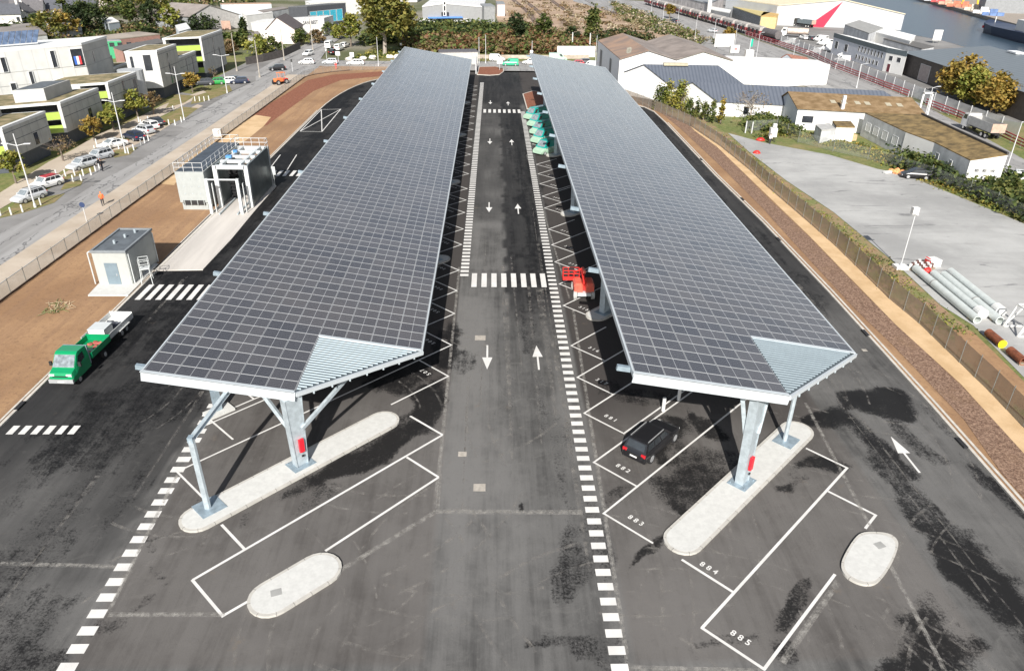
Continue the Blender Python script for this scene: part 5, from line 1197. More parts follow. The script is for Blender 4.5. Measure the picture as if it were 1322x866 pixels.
for y in (-1, 1):
    for p, q in (((-1, 0), (-.4, 2.2)), ((1, 0), (.4, 2.2)), ((-1, 0.05), (1, .05)), ((-.4, 2.2), (.4, 2.2)), ((-.9, .2), (.4, 2.2))): m.bar((p[0], y, p[1]), (q[0], y, q[1]), .12, .12)
m.bar((-.4, -1, 2.2), (-.4, 1, 2.2), .12, .12); m.bar((.4, -1, 2.2), (.4, 1, 2.2), .12, .12); m.build('frame', WHITE, rt, local=True)
a = G(1188, 347); rt = thing('spool_pallet', 'pallet of small white and brown reels beside the mast base', 'pallet', (a.x, a.y, 0), R(38))
m = MB(); m.box((0, 0, .08), (2.6, 1.9, .14)); m.build('pallet', mat('timber', (.3, .24, .17)), rt, local=True)
for i in range(5):
    for j in range(4): m = MB(); m.cyl((-1.0+i*.5, -.66+j*.44, .15), (-1.0+i*.5, -.66+j*.44, .6), .17, n=8); m.build('reel', WHITE if (i+j) % 2 else mat('brown_reel', (.12, .055, .045), .7), rt, local=True)
a = G(1203, 343); rt = thing('tool_chest', 'white box with red panels standing behind the pale pipes', 'box', (a.x, a.y, 0), R(12))
m = MB(); rt.scale = (.62, .62, .7); m.box((0, 0, .55), (2.2, 1.5, 1.1)); m.build('box', WHITE, rt, local=True); m = MB(); m.box((-.2, 0, 1.15), (1.9, 1.6, .1)); m.build('lid', WHITE, rt, local=True); m = MB(); m.box((-1.12, 0, .55), (.04, 1.4, .9)); m.box((-.9, .3, 1.22), (.3, 1.0, .06)); m.build('red_panel', RED, rt, local=True)
a = G(1196, 354); m = MB(); m.blob((a.x, a.y, .35), (.5, .45, .4), seed=4); tag(m.build('fuel_can', RED), 'red can between the two nearest pale pipes', 'can')
for p_, lb, s in (((982,181.5), 'larger red tarpaulin heap on the corner of the grey yard', (.75,.4,.32)), ((977,198), 'smaller red tarpaulin heap by the mesh fence', (.6,.45,.3))):
    a = G(*p_); m = MB(); m.blob((a.x, a.y, .12), s, seed=9, seg=10, amp=.25); tag(m.build('tarpaulin', RED, smooth=True), lb, 'tarpaulin', 'red tarpaulins on the yard')
a = G(996, 183); rt = thing('lighting_tower', 'white upright plant unit with a lamp head at the yard corner', 'equipment', (a.x, a.y, 0))
m = MB(); m.box((0, 0, 1.6), (1.1, .9, 1.5)); m.build('cabinet', WHITE, rt, local=True); m = MB(); m.box((.1, 0, 2.75), (.6, .5, .55)); m.build('lamp_head', WHITE, rt, local=True)
for x in (-.4, .4):
    for y in (-.3, .3): m = MB(); m.cyl((x, y, 0), (x, y, .9), .05); m.build('leg', DARK, rt, local=True)
a = G(1155, 223.5); rt = thing('rubble_heap', 'small heap of orange and white scraps beside the black car on the yard', 'scrap heap', (a.x, a.y, 0)); m = MB()
for i in range(6): m.blob((random.uniform(-1.2, 1.2), random.uniform(-.4, .4), .2), random.uniform(.2, .5), seed=i, seg=6, rings=4)
m.build('scraps', mat('orange_scrap', (.7, .3, .12), .7, var=.4, scale=5), rt, local=True); m = MB(); m.box((-1.2, -.2, .2), (1.2, .5, .3), .3); m.build('white_board', WHITE, rt, local=True)
a = G(1271, 244); m = MB(); m.blob((a.x, a.y, .4), (1.1, .8, .8), seed=3, seg=9, rings=6, amp=.3); tag(m.build('boulder', mat('pink_boulder', (.5, .38, .32), .9, var=.15)), 'pinkish boulder at the edge of the hedge and yard', 'boulder')
for i, (x, y) in enumerate(((451,78),(469,77),(481,76),(503,75),(521,75),(513,75))):
    a = G(x, y); m = MB(); m.blob((a.x, a.y, .3), (1.0, .7, .6), seed=i, seg=8, rings=5, amp=.25); tag(m.build('boulder', mat('white_boulder', (.68, .64, .58), .9, var=.1)), 'pale boulder in the row below the tall poplar', 'boulder', 'boulders along the grass triangle')
# cable and cut branches lying on the soil
a = G(76, 398); m = MB()
for i in range(60):
    p = Vector((a.x+random.uniform(-1.2, 1.0), a.y+random.uniform(-1.2, 1.2), .07)); ang = random.uniform(0, 6.3); l_ = random.uniform(.3, 1.1)
    m.m = i % 2; m.cyl(p, p+Vector((math.cos(ang)*l_, math.sin(ang)*l_, random.uniform(0, .3))), .035, .015, 4)
tag(m.build('cut_branches', [mat('dry_twig', (.45, .36, .24), .9), mat('green_twig', (.16, .19, .07), .9)]), 'small heap of cut green branches lying on the brown soil', 'branches')
a = G(282, 176); m = MB(); m.box((0, 0, .6), (1.3, .9, 1.2)); o = m.build('white_cabinet', WHITE); o.location = (a.x, a.y, 0); tag(o, 'small white cabinet by the left fence near the sand patch', 'cabinet')
for i, (x, y) in enumerate(((862, 474), (814, 492))):
    pass
# white wheel stops standing between bays 881 and 882
for p_, lb in (((856, 530), 'white marker post between bays 881 and 882, nearer the black car'), ((876, 516), 'white marker post between bays 881 and 882, nearer the canopy column')):
    q = g2(*p_); m = MB(); m.cyl((0, 0, 0), (0, 0, 1.1), .13, .13, 10); o = m.build('marker_post', WHITE); o.location = (*q, 0); tag(o, lb, 'post', 'white marker posts in the bays')
# drains in kerb and lids in asphalt
LID = mat('lid_concrete', (.36, .33, .29), .9, var=.2, scale=3)
for x, y, s in ((620,436,.9),(619,629,.75),(597,586,.55),(1116,452,.4)):
    q = G(x, y); m = MB(); m.box((q.x, q.y, .006), (s, s*.9, .012)); struct(m.build('manhole_cover', LID))
GULLY = mat('gully_iron', (.02, .02, .022), .8)
for x, y in ((1117,431),(1241,573),(26,525),(905,207),(958,258),(1005,310)):
    q = G(x, y); m = MB(); m.box((q.x, q.y, .075), (.3, 1.1, .15)); struct(m.build('kerb_gully', GULLY))
# red bark beds with kerbs in the far part of the lot
bed = [g2(*p) for p in ((615.5,97),(618,87),(640,86.5),(650,89),(650.5,93),(645,97),(632,98))]
m = MB(); m.prism(bed, 0, .12); struct(m.build('kerb', KCON)); m = MB(); m.sheet([((x-sum(p[0] for p in bed)/7)*.94+sum(p[0] for p in bed)/7, (y-sum(p[1] for p in bed)/7)*.94+sum(p[1] for p in bed)/7) for x, y in bed], .13); struct(m.build('bark_bed', REDBED))
bed = [g2(*p) for p in ((674.5,122),(688,118),(712,121),(716,142),(680,141.5))]
m = MB(); m.prism(bed, 0, .12); struct(m.build('kerb', KCON)); m = MB(); cx_, cy__ = sum(p[0] for p in bed)/5, sum(p[1] for p in bed)/5; m.sheet([((x-cx_)*.93+cx_, (y-cy__)*.96+cy__) for x, y in bed], .13); struct(m.build('bark_bed', REDBED))

q = g2(283, 532); rt = thing('charging_terminal', 'slim metal terminal on a white concrete plinth under the left edge of the left canopy', 'terminal', (*q, 0), R(45))
m = MB(); m.box((0, 0, .09), (1.9, 1.1, .18)); m.build('plinth', CONC, rt, local=True)
m = MB(); m.box((0, .1, 1.0), (.5, .35, 1.7)); m.build('cabinet', GALVD, rt, local=True)
# ================================================================== BUILDINGS
def fp(px_, py_, p0, p1):
    """the point of the vertical plane p0-p1 that lies on this photo pixel's ray"""
    d = FW + RT*((px_-661)/FP) - UPV*((py_-433)/FP)
    n = Vector((-(p1[1]-p0[1]), p1[0]-p0[0], 0)); o = Vector((0, 0, CH))
    t = (Vector((p0[0], p0[1], 0))-o).dot(n)/d.dot(n); return o+d*t
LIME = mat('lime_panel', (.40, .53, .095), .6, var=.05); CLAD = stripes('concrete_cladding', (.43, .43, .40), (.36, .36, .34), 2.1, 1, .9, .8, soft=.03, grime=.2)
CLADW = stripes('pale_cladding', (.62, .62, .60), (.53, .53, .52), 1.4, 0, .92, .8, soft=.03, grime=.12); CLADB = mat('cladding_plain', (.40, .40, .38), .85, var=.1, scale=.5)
PLINTH = mat('dark_plinth', (.07, .08, .095), .7, var=.1); SEDUM = mat('sedum_roof', (.17, .16, .07), .95, var=.35, scale=.6, col2=(.30, .24, .14)); RIMW = mat('roof_rim', (.68, .69, .68), .7, var=.05)
RECESS = mat('recess_dark', (.05, .05, .055), .8, var=.2); WDARK = mat('window_dark', (.035, .04, .048), .12, spec=.8, var=.2); FRAMEW = mat('window_frame', (.62, .63, .63), .5, var=.05)
def win(root, P, Q, u0, u1, z0, z1, m_=WDARK, fr=.07, out=.05, name='window', frame=True):
    """a window on the wall P-Q (metres along it), outside is to the right of P->Q"""
    P, Q = Vector((P[0], P[1], 0)), Vector((Q[0], Q[1], 0)); d = (Q-P).normalized(); n = Vector((d.y, -d.x, 0)); f = None
    def bx(a, b_, c0, c1, o0, o1, mb):
        pts = [P+d*a+n*o0, P+d*b_+n*o0, P+d*b_+n*o1, P+d*a+n*o1]; mb.prism([(p.x, p.y) for p in pts], c0, c1)
    if frame:
        mb = MB(); bx(u0-fr, u1+fr, z0-fr, z0, -.02, out, mb); bx(u0-fr, u1+fr, z1, z1+fr, -.02, out, mb); bx(u0-fr, u0, z0, z1, -.02, out, mb); bx(u1, u1+fr, z0, z1, -.02, out, mb); f = mb.build(name, FRAMEW, root)
        mb = MB(); bx(u0, u1, z0, z1, -.02, out*.5, mb); mb.build('pane', m_, f)
    else:
        mb = MB(); bx(u0, u1, z0, z1, -.02, out, mb); f = mb.build(name, m_, root)
    return f
def lblock(label, x1, y0, y1, depth, h, balc=(), wins=(), fwins=(), base=2.1, boxes=(), roofm=SEDUM, rec=1.6, joints=True, skew=.5):
    """block of the housing group: street face at x1 (long side along y), camera face at y0"""
    x0 = x1-depth; rt = thing('housing_block', label, 'building', (x1, y0, 0), 0, 'grey and lime housing blocks')
    yb = y0+(rec if balc else 0)
    m = MB(); m.prism([(x0, yb), (x1, yb), (x1, y1), (x0, y1)], base, h-.35)
    if balc:
        bx0, bx1 = balc[0], balc[1]
        m.prism([(x1-.35, y0), (x1, y0), (x1, yb), (x1-.35, yb)], base, h-.35)
        if x0+.4 < bx0: m.prism([(x0, y0), (bx0, y0), (bx0, yb), (x0, yb)], base, h-.35)
        for zf in balc[2]: m.prism([(bx0, y0+.02), (x1-.35, y0+.02), (x1-.35, yb), (bx0, yb)], zf-.2, zf)
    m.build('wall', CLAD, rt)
    m = MB(); m.prism([(x0+.02, y0-.03), (x1-.02, y0-.03), (x1-.02, y0+.0), (x0+.02, y0+.0)], base, h-.36) if not balc else m.prism([(x0, y0-.03), (bx0, y0-.03), (bx0, y0), (x0, y0)], base, h-.36)
    if balc: m.prism([(x1-.4, y0-.03), (x1+.01, y0-.03), (x1+.01, y0), (x1-.4, y0)], base, h-.36)
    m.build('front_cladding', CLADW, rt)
    m = MB(); m.prism([(x0+.6, y0+1.0), (x1-.45, y0+1.0), (x1-.45, y1-.4), (x0+.6, y1-.4)], 0, base); m.build('plinth', PLINTH, rt)
    m = MB(); m.prism([(x0-.05, y0-.05), (x1+.05, y0-.05), (x1+.05, y1+.05), (x0-.05, y1+.05)], h-.35, h); rf = m.build('roof', RIMW, rt)
    m = MB(); m.prism([(x0+.45, y0+.45), (x1-.45, y0+.45), (x1-.45, y1-.45), (x0+.45, y1-.45)], h-.1, h+.03); m.build('planted_roof', roofm, rf)
    if balc:
        m = MB(); m.prism([(bx0, yb-.04), (x1-.36, yb-.04), (x1-.36, yb-.01), (bx0, yb-.01)], base, h-.36); m.build('recess_back', RECESS, rt)  # plain dark sheet across the back of the balcony recess
        for zf in balc[2]: m = MB(); m.prism([(bx0, y0-.06), (x1-.36, y0-.06), (x1-.36, y0+.04), (bx0, y0+.04)], zf-.12, zf+1.0); m.build('balcony_panel', LIME, rt)
    if joints:
        m = MB(); k = base+(h-base)*.5
        for zz in ((k, h-.9) if h-base > 3 else (h-.9,)): m.box((x1+.004, (y0+y1)/2, zz), (.02, y1-y0, .07))
        m.build('panel_joint', PLINTH, rt)
    for u0, u1, z0, z1 in wins: win(rt, (x1, y0), (x1, y1), u0, u1, z0, z1, frame=False, out=.02)
    for u0, u1, z0, z1 in fwins: win(rt, (x0, y0-.03), (x1, y0-.03), u0, u1, z0, z1, out=.03)
    for bx_, by_, bw, bd, bh in boxes:
        m = MB(); m.prism([(bx_-bw, by_), (bx_, by_), (bx_, by_+bd), (bx_-bw, by_+bd)], h, h+bh); o = m.build('roof_box', CLADB, rt)
        m = MB(); m.prism([(bx_-bw+.02, by_-.03), (bx_-.02, by_-.03), (bx_-.02, by_), (bx_-bw+.02, by_)], h, h+bh-.02); m.build('box_front', CLADW, o)
        m = MB(); m.prism([(bx_-bw+.3, by_+.3), (bx_-.3, by_+.3), (bx_-.3, by_+bd-.3), (bx_-bw+.3, by_+bd-.3)], h+bh, h+bh+.05); m.build('box_roof', ROOFG, o)
    for o in rt.children_recursive:                          # the ends of these blocks are cut obliquely to the street
        for v_ in o.data.vertices: v_.co.y += skew*v_.co.x
    return rt
lblock('nearest grey housing block at the left edge, sedum roof and lime balcony at its left', -66.8, 103.3, 114.3, 16, 6.4, balc=(-76, -67.2, (2.9, )), wins=((6.6, 7.6, 2.4, 4.1),), boxes=((-70.8, 106.5, 9, 6.0, 1.9),))
lblock('grey housing block with a white roof box and a wide lime balcony band', -67.0, 119.2, 131.7, 13, 6.75, balc=(-77, -67.4, (2.3, 4.3)), wins=((7.6, 8.7, 2.3, 4.2),), boxes=((-69.4, 121.5, 3.6, 8.0, 1.85),), skew=.6)
b4 = lblock('grey housing block below the tall white building, short lime balcony', -66.9, 135.2, 146.8, 10, 7.05, balc=(-70.6, -67.3, (2.4, 4.6)), wins=((5.2, 5.7, 4.8, 6.4), (9.6, 10.9, 2.2, 6.0)), skew=.6)
lblock('small white tower block with one tall window, between two lime-balcony blocks', -67.1, 158.2, 168.4, 5.4, 9.4, skew=.42, wins=((4.6, 5.1, 2.3, 8.2), (6.0, 6.5, 3., 5.2)), fwins=((2.9, 4.2, 5.6, 8.6), (.7, 1.2, 5.2, 8.4)), base=2.2)
lblock('low grey block attached behind the white tower block', -67.3, 168.6, 179.2, 7, 6.7, balc=(-71, -67.6, (3.6,)), wins=((4.0, 4.4, 3.4, 5.8), (7.6, 8.1, 2.4, 5.6)))
lblock('four-storey housing block with three full-width lime balcony bands', -67.0, 183.2, 198.2, 7.2, 9.2, skew=.55, balc=(-73.7, -67.4, (1.5, 3.9, 6.4)), wins=((7.0, 7.5, 3.9, 8.2), (10.6, 11.3, 3.0, 5.6)), base=1.2, rec=1.9)
lblock('low pale block with a grey box roof set back behind the cylinder stair', -74.6, 150.0, 162.0, 9.5, 6.6, boxes=((-75.2, 151, 2.6, 5.5, 2.0),), base=.3)
rt = thing('stair_tower', 'round pale grey stair tower beside the white tower block', 'tower', (-69.5, 150.2, 0)); m = MB(); m.cyl((-69.5, 150.2, 0), (-69.5, 150.2, 6.9), 2.3, n=20); m.build('wall', mat('stair_cladding', (.45, .47, .48), .5, .2, var=.1), rt)
m = MB(); m.box((-68.6, 147.98, 4.2), (1.2, .25, 3.6)); m.build('window', WDARK, rt)
# tall white building with the rooftop solar frame
tx1, ty0, ty1, tz0, tz1 = -73.6, 142.6, 153.6, 0, 12.5
rt = thing('school_building', 'long white three-storey building with a tilted solar frame on its roof', 'building', (tx1, ty0, 0))
tl = G(-40, 67, tz1); m = MB(); m.prism([(tl.x, tl.y), (tx1, ty0), (tx1-.6, ty1), (tl.x-1, tl.y+12)], tz0, tz1-.4); m.build('wall', CLADB, rt)
P0, P1 = (tl.x, tl.y), (tx1, ty0); d = Vector((P1[0]-P0[0], P1[1]-P0[1], 0)); Lf = d.length; d.normalize(); n = Vector((d.y, -d.x, 0))
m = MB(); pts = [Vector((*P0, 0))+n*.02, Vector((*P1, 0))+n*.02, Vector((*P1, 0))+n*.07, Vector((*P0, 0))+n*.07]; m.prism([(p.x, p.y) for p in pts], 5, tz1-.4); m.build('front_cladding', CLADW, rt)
m = MB(); m.prism([(tl.x-.1, tl.y-.12), (tx1+.08, ty0-.12), (tx1-.5, ty1+.1), (tl.x-1, tl.y+12)], tz1-.4, tz1); m.build('roof', RIMW, rt)
for px_, u, z0, z1 in ((4, .7, 8.9, 11.2), (35, .55, 6.5, 8.6), (70, .7, 8.9, 11.6), (8, .8, 4.8, 7.0)):
    q = fp(px_, 80, P0, P1); s = (Vector((q.x, q.y, 0))-Vector((*P0, 0))).dot(d); win(rt, P0, P1, s-u/2, s+u/2, z0, z1, out=.22)
q = fp(100, 75, P0, P1); s = (Vector((q.x, q.y, 0))-Vector((*P0, 0))).dot(d); win(rt, P0, P1, s-1.0, s+1.0, 8.7, 11.6, out=.22)
for k, c_ in enumerate(((.05, .15, .55), (.8, .8, .8), (.65, .05, .06))):
    m = MB(); a0 = s-.7+k*.4; pts = [Vector((*P0, 0))+d*a0+n*.23, Vector((*P0, 0))+d*(a0+.4)+n*.23, Vector((*P0, 0))+d*(a0+.4)+n*.26, Vector((*P0, 0))+d*a0+n*.26]; m.prism([(p.x, p.y) for p in pts], 9.0, 10.4); m.build('flag_band', mat('flag_%d' % k, c_, .7), rt)
m = MB()
for zz in (6.6, 8.75): m.bar((*[Vector((*P0, 0))+n*.075][0].xy, zz), (*[Vector((*P1, 0))+n*.075][0].xy, zz), .02, .08)
m.bar((tx1+.01, ty0, 8.6), (tx1-.58, ty1, 8.6), .03, .08); m.bar((tx1+.01, ty0, 10.9), (tx1-.58, ty1, 10.9), .03, .08); m.build('panel_joint', CONCG, rt)
win(rt, (tx1, ty0), (tx1-.6, ty1), 3.6, 3.9, 8.8, 10.6, frame=False)
sf = thing('collector_row', 'row of steep blue solar collectors on the long white building roof', 'solar collectors', (tl.x, tl.y+3, tz1)); e0 = G(56, 62, tz1+.2); q_ = fp(56, 62, P0, P1); e0 = Vector((q_.x, q_.y, 0))-n*2.2; tl = Vector((*P0, 0))-n*2.2
m = MB(); m.bar((tl.x, tl.y, tz1+.3), (e0.x, e0.y, tz1+.3), .2, .2); m.build('rail', STEELP, sf)
nn = 12
for i in range(nn):
    a = Vector((tl.x, tl.y, tz1+.4)).lerp(Vector((e0.x, e0.y, tz1+.4)), i/nn); b_ = Vector((tl.x, tl.y, tz1+.4)).lerp(Vector((e0.x, e0.y, tz1+.4)), (i+.9)/nn); up = Vector((0, 1.6, 1.9))
    m = MB(); m.poly([a, b_, b_+up, a+up]); m.poly([a+Vector((0, .06, -.03)), a+up+Vector((0, .06, -.03)), b_+up+Vector((0, .06, -.03)), b_+Vector((0, .06, -.03))]); m.build('collector', mat('collector_blue', (.10, .14, .22), .12, var=.3, spec=.9), sf)
# ------------------------------------------------------------------ generic builders
def flat(name, label, cat, A, B, C_, h, wm_, rm, group=None, eave=.0, base=0.):
    a, b_, c_ = G(*A, h), G(*B, h), G(*C_, h); d_ = a+c_-b_; rt = thing(name, label, cat, (b_.x, b_.y, base), 0, group)
    P_ = [(p.x, p.y) for p in (a, b_, c_, d_)]; m = MB(); m.prism(P_, base, h-.25); m.build('wall', wm_, rt)
    cx_, cy__ = sum(p[0] for p in P_)/4, sum(p[1] for p in P_)/4; k = 1.01+eave
    m = MB(); m.prism([((x-cx_)*k+cx_, (y-cy__)*k+cy__) for x, y in P_], h-.25, h); m.build('roof', rm, rt); return rt, P_
def gable(name, label, cat, p0, p1, eL, pk, eR, rend, wm_, rm, fm=None, group=None, th=.16, skip_front=False, zoff=0):
    """front gable wall stands on p0-p1 (ground); eave/peak pixels lie on it; rend = pixel of the far end of the ridge"""
    L_, K, Rr = fp(*eL, p0, p1), fp(*pk, p0, p1), fp(*eR, p0, p1); e = G(*rend, K.z); v = e-K; v.z = 0
    rt = thing(name, label, cat, (p0[0], p0[1], 0), 0, group); m = MB()
    L0, R0 = Vector((L_.x, L_.y, 0)), Vector((Rr.x, Rr.y, 0)); fr_ = [L0, R0, Rr, K, L_]
    m.loft([fr_, [p+v for p in fr_]]); m.build('wall', wm_, rt)
    if fm:
        n_ = -v.normalized()*.03; m = MB(); m.loft([[p+n_ for p in fr_], fr_]); m.build('front_wall', fm, rt)
    o = v.normalized()*.35; up = Vector((0, 0, th)); m = MB(); oL = (L_-K)*.06; oR = (Rr-K)*.06
    for a, ov in ((L_, oL), (Rr, oR)):
        q = [K-o, a+ov-o, a+ov+v+o, K+v+o]
        q2 = [p+up for p in q]; m.add([*q, *q2], [(0, 1, 2, 3), (7, 6, 5, 4), (0, 4, 5, 1), (1, 5, 6, 2), (2, 6, 7, 3), (3, 7, 4, 0)])
    m.build('roof', rm, rt); return rt, L_, K, Rr, v
SLATEB = stripes('slate_rows', (.105, .12, .15), (.075, .088, .115), .7, 0, .6, .55, soft=.12, grime=.1); RUSTY = mat('old_fibre_roof', (.22, .17, .145), .9, var=.12, scale=.25, col2=(.33, .215, .15)); FIBG = mat('grey_fibre_roof', (.235, .20, .18), .9, var=.22, scale=.3)
MOSS = mat('mossy_roof', (.21, .13, .055), .95, var=.3, scale=.7, col2=(.27, .185, .10)); MOSSG = mat('mossy_long_roof', (.15, .105, .045), .95, var=.4, scale=.8, col2=(.26, .18, .075)); SKYL = mat('skylight', (.42, .38, .28), .4, var=.1); WALLG = mat('stained_grey_wall', (.52, .53, .54), .85, var=.18, scale=.5); WALLB = mat('blue_white_wall', (.60, .64, .68), .7, var=.06)
# twin-gabled white warehouse with the long white wall
p0, p1 = g2(803, 122), g2(1072, 109)
NL, K1, VV, K2, EE, TE = (fp(*q, p0, p1) for q in ((800,76.7),(837,65.7),(873,77.3),(908,67),(946,78.4),(1072,84)))
FF = G(772, 53, NL.z); v = FF-NL; v.z = 0
rt = thing('warehouse', 'large white twin-gabled warehouse with rusty roof sheets', 'warehouse', (NL.x, NL.y, 0)); z0 = lambda p: Vector((p.x, p.y, 0))
m = MB()
fr_ = [z0(NL), z0(VV), VV, K1, NL]; m.loft([fr_, [p+v for p in fr_]]); fr_ = [z0(VV), z0(EE), EE, K2, VV]; m.loft([fr_, [p+v for p in fr_]]); m.build('wall', mat('warehouse_side', (.58, .60, .62), .7, var=.06), rt)
n_ = -v.normalized()*.05; m = MB(); fr_ = [z0(NL), z0(EE), EE, K2, VV, K1, NL]; m.loft([[p+n_ for p in fr_], fr_]); m.build('front_wall', WALLW, rt)
m = MB(); fr_ = [z0(EE), z0(TE), TE, EE]; m.loft([fr_, [p+v*.25 for p in fr_]]); m.build('long_wall', WALLW, rt)
m = MB()
for k in (.22, .45, .66, .87): q = EE.lerp(TE, k)+n_*1.2; m.box((q.x, q.y, q.z/2), (.12, .12, q.z), 0)
m.build('wall_joint', mat('joint_grey', (.5, .5, .5), .8), rt)
for (A_, K_, B_, rm1, rm2, nm) in ((NL, K1, VV, RUSTY, FIBG, 'roof'), (VV, K2, EE, FIBG, FIBG, 'roof')):
    for a, rm_ in ((A_, rm1), (B_, rm2)):
        o_ = n_*8; m = MB(); q = [K_+o_, a+o_, a+v, K_+v]; up = Vector((0, 0, .15)); m.add([*q, *[p+up for p in q]], [(0, 1, 2, 3), (7, 6, 5, 4), (0, 4, 5, 1), (1, 5, 6, 2), (2, 6, 7, 3), (3, 7, 4, 0)]); rf = m.build('roof', rm_, rt)
        if a is NL:
            for k in range(4):
                s0 = .12+k*.09; c_ = K_.lerp(a, .42+.05*k)+v*(.26-.045*k)+Vector((0, 0, .17)); d1 = (a-K_).normalized(); d2 = v.normalized(); m = MB(); m.poly([c_-d1*.5-d2*1.2, c_+d1*.5-d2*1.2, c_+d1*.5+d2*1.2, c_-d1*.5+d2*1.2]); m.build('skylight', SKYL, rf)
for u0, u1, zz in ((.16, .26, .82), (.62, .70, .82)):
    a = NL.lerp(NL+v, 1-u1); b_ = NL.lerp(NL+v, 1-u0); nn_ = Vector((-1, -.2, 0))*.06; m = MB(); m.poly([Vector((a.x, a.y, .2))+nn_, Vector((b_.x, b_.y, .2))+nn_, Vector((b_.x, b_.y, NL.z*zz))+nn_, Vector((a.x, a.y, NL.z*zz))+nn_][::-1]); m.build('doorway', mat('door_grey', (.11, .12, .13), .6), rt)
# slate roofed halls
r1 = gable('white_hall', 'white hall with a dark slate roof directly before the twin-gabled warehouse', 'hall', g2(804,122), g2(868,134), (801,96), (833,84.2), (867,110.7), (925,85.6), WALLW, SLATEB)
K, v = r1[2], r1[4]; m = MB(); c_ = K+v*.42+Vector((0, 0, .3)); d = v.normalized(); m.box((c_.x, c_.y-.2, c_.z), (v.length*.34, 1.3, .5), math.atan2(d.y, d.x)); m.build('roof_light', SKYL, r1[0])
r2 = gable('white_hall', 'long white hall with a blue-grey slate roof behind the bare tree', 'hall', g2(872,139), g2(926,150), (868.7,116), (896.3,107.3), (927,131), (1138,118.5), WALLW, SLATEB)
for k in (.2, .5): win(r2[0], (r2[3].x, r2[3].y), ((r2[3]+r2[4]).x, (r2[3]+r2[4]).y), r2[4].length*k*.72, r2[4].length*k*.72+.9, .6, 2.0)
# mossy workshop, its annex, and the long mono-pitch building
p0, p1 = g2(1012.7,157), g2(1029,170)
r3 = gable('workshop', 'white workshop with a brown mossy roof and skylights', 'workshop', p0, p1, (1005.5,129), (1019.3,119.4), (1030.8,139.7), (1174,127), WALLW, MOSS, fm=WALLB)
Rr, v, K = r3[3], r3[4], r3[2]
for k in (.32, .41, .52, .6, .77, .86): 
    c_ = K.lerp(Rr, .55)+v*k+Vector((0, 0, .22)); d1 = (Rr-K).normalized(); d2 = v.normalized(); m = MB(); m.poly([c_-d1*.7-d2*.45, c_+d1*.7-d2*.45, c_+d1*.7+d2*.45, c_-d1*.7+d2*.45]); m.build('skylight', SKYL, r3[0])
m = MB(); c_ = Rr+v*.36; m.box((c_.x, c_.y+.3, 4.6), (.5, .5, 3.4)); m.build('chimney', WALLW, r3[0])
win(r3[0], (Rr.x, Rr.y), ((Rr+v).x, (Rr+v).y), 1.0, 2.9, 1.3, 2.5)
flat('annex', 'small white annex with a mossy flat roof before the workshop', 'annex', (1075,156), (1080,163), (1104,163.5), 2.6, WALLW, MOSSG)
flat('shed', 'small grey lean-to shed beside the white annex', 'shed', (1053,161), (1061,168), (1079,166), 2.3, WALLG, mat('shed_roof', (.4, .4, .39), .8))
q = g2(1098, 181); m = MB(); m.box((q[0], q[1], .5), (1.4, 1.2, 1.0), .3); tag(m.build('timber_crate', mat('new_timber', (.55, .38, .22), .8)), 'light timber crate on the grass by the white annex', 'crate')
A, B, C_, D = G(1117,145.5,4), G(1170,170,4), G(1207,183.5,4), G(1253,206.5,4); R1, R2 = G(1190,148,4.9), G(1301,199.5,4.9)
rt = thing('mono_pitch_building', 'long white building with a yellow-brown mossy sloping roof', 'building', (B.x, B.y, 0)); P_ = [A, B, C_, D, R2, R1]
m = MB(); m.prism([(p.x, p.y) for p in P_], 0, [p.z-.15 for p in P_]); m.build('wall', WALLG, rt)
for a, b_ in ((B, C_), (D, R2)):
    d = (b_-a); d.z = 0; n = Vector((d.y, -d.x, 0)).normalized(); m = MB(); q = [a+n*.05, b_+n*.05]; m.add([Vector((q[0].x, q[0].y, 0)), Vector((q[1].x, q[1].y, 0)), q[1]-Vector((0, 0, .16)), q[0]-Vector((0, 0, .16))], [(0, 1, 2, 3)]); m.build('white_wall', WALLW, rt)
m = MB(); m.prism([(p.x, p.y) for p in P_], [p.z-.15 for p in P_], [p.z for p in P_]); rf = m.build('roof', MOSSG, rt); m = MB(); m.bar(R1+Vector((0, 0, .1)), R2+Vector((0, 0, .1)), .3, .35); m.build('rear_parapet', mat('dark_parapet', (.06, .055, .05), .8), rf)
Lw = (B-A).length
for k in (.1, .3, .52, .76): win(rt, (A.x, A.y), (B.x, B.y), Lw*k, Lw*k+1.7, 1.3, 2.6, mat('pale_shutter', (.66, .66, .66), .6))
Lw = (D-C_).length
for k in (.12, .5): win(rt, (C_.x, C_.y), (D.x, D.y), Lw*k, Lw*k+.9, 1.3, 2.7, mat('grey_shutter', (.3, .31, .32), .6))
Lw = Vector((R2.x-D.x, R2.y-D.y)).length
for k in (.2, .42, .64): win(rt, (D.x, D.y), (R2.x, R2.y), Lw*k, Lw*k+Lw*.13, 2.35, 2.75, out=.1)
q = g2(1190, 152); rt = thing('portal_post', 'white square portal frame at the back corner of the mossy sloping roof', 'frame', (*q, 0)); m = MB()
for x in (-.9, .9): m.box((x, 0, 2.4), (.3, .3, 4.8))
m.box((0, 0, 4.7), (2.1, .3, .3)); m.build('frame', WHITE, rt, local=True)
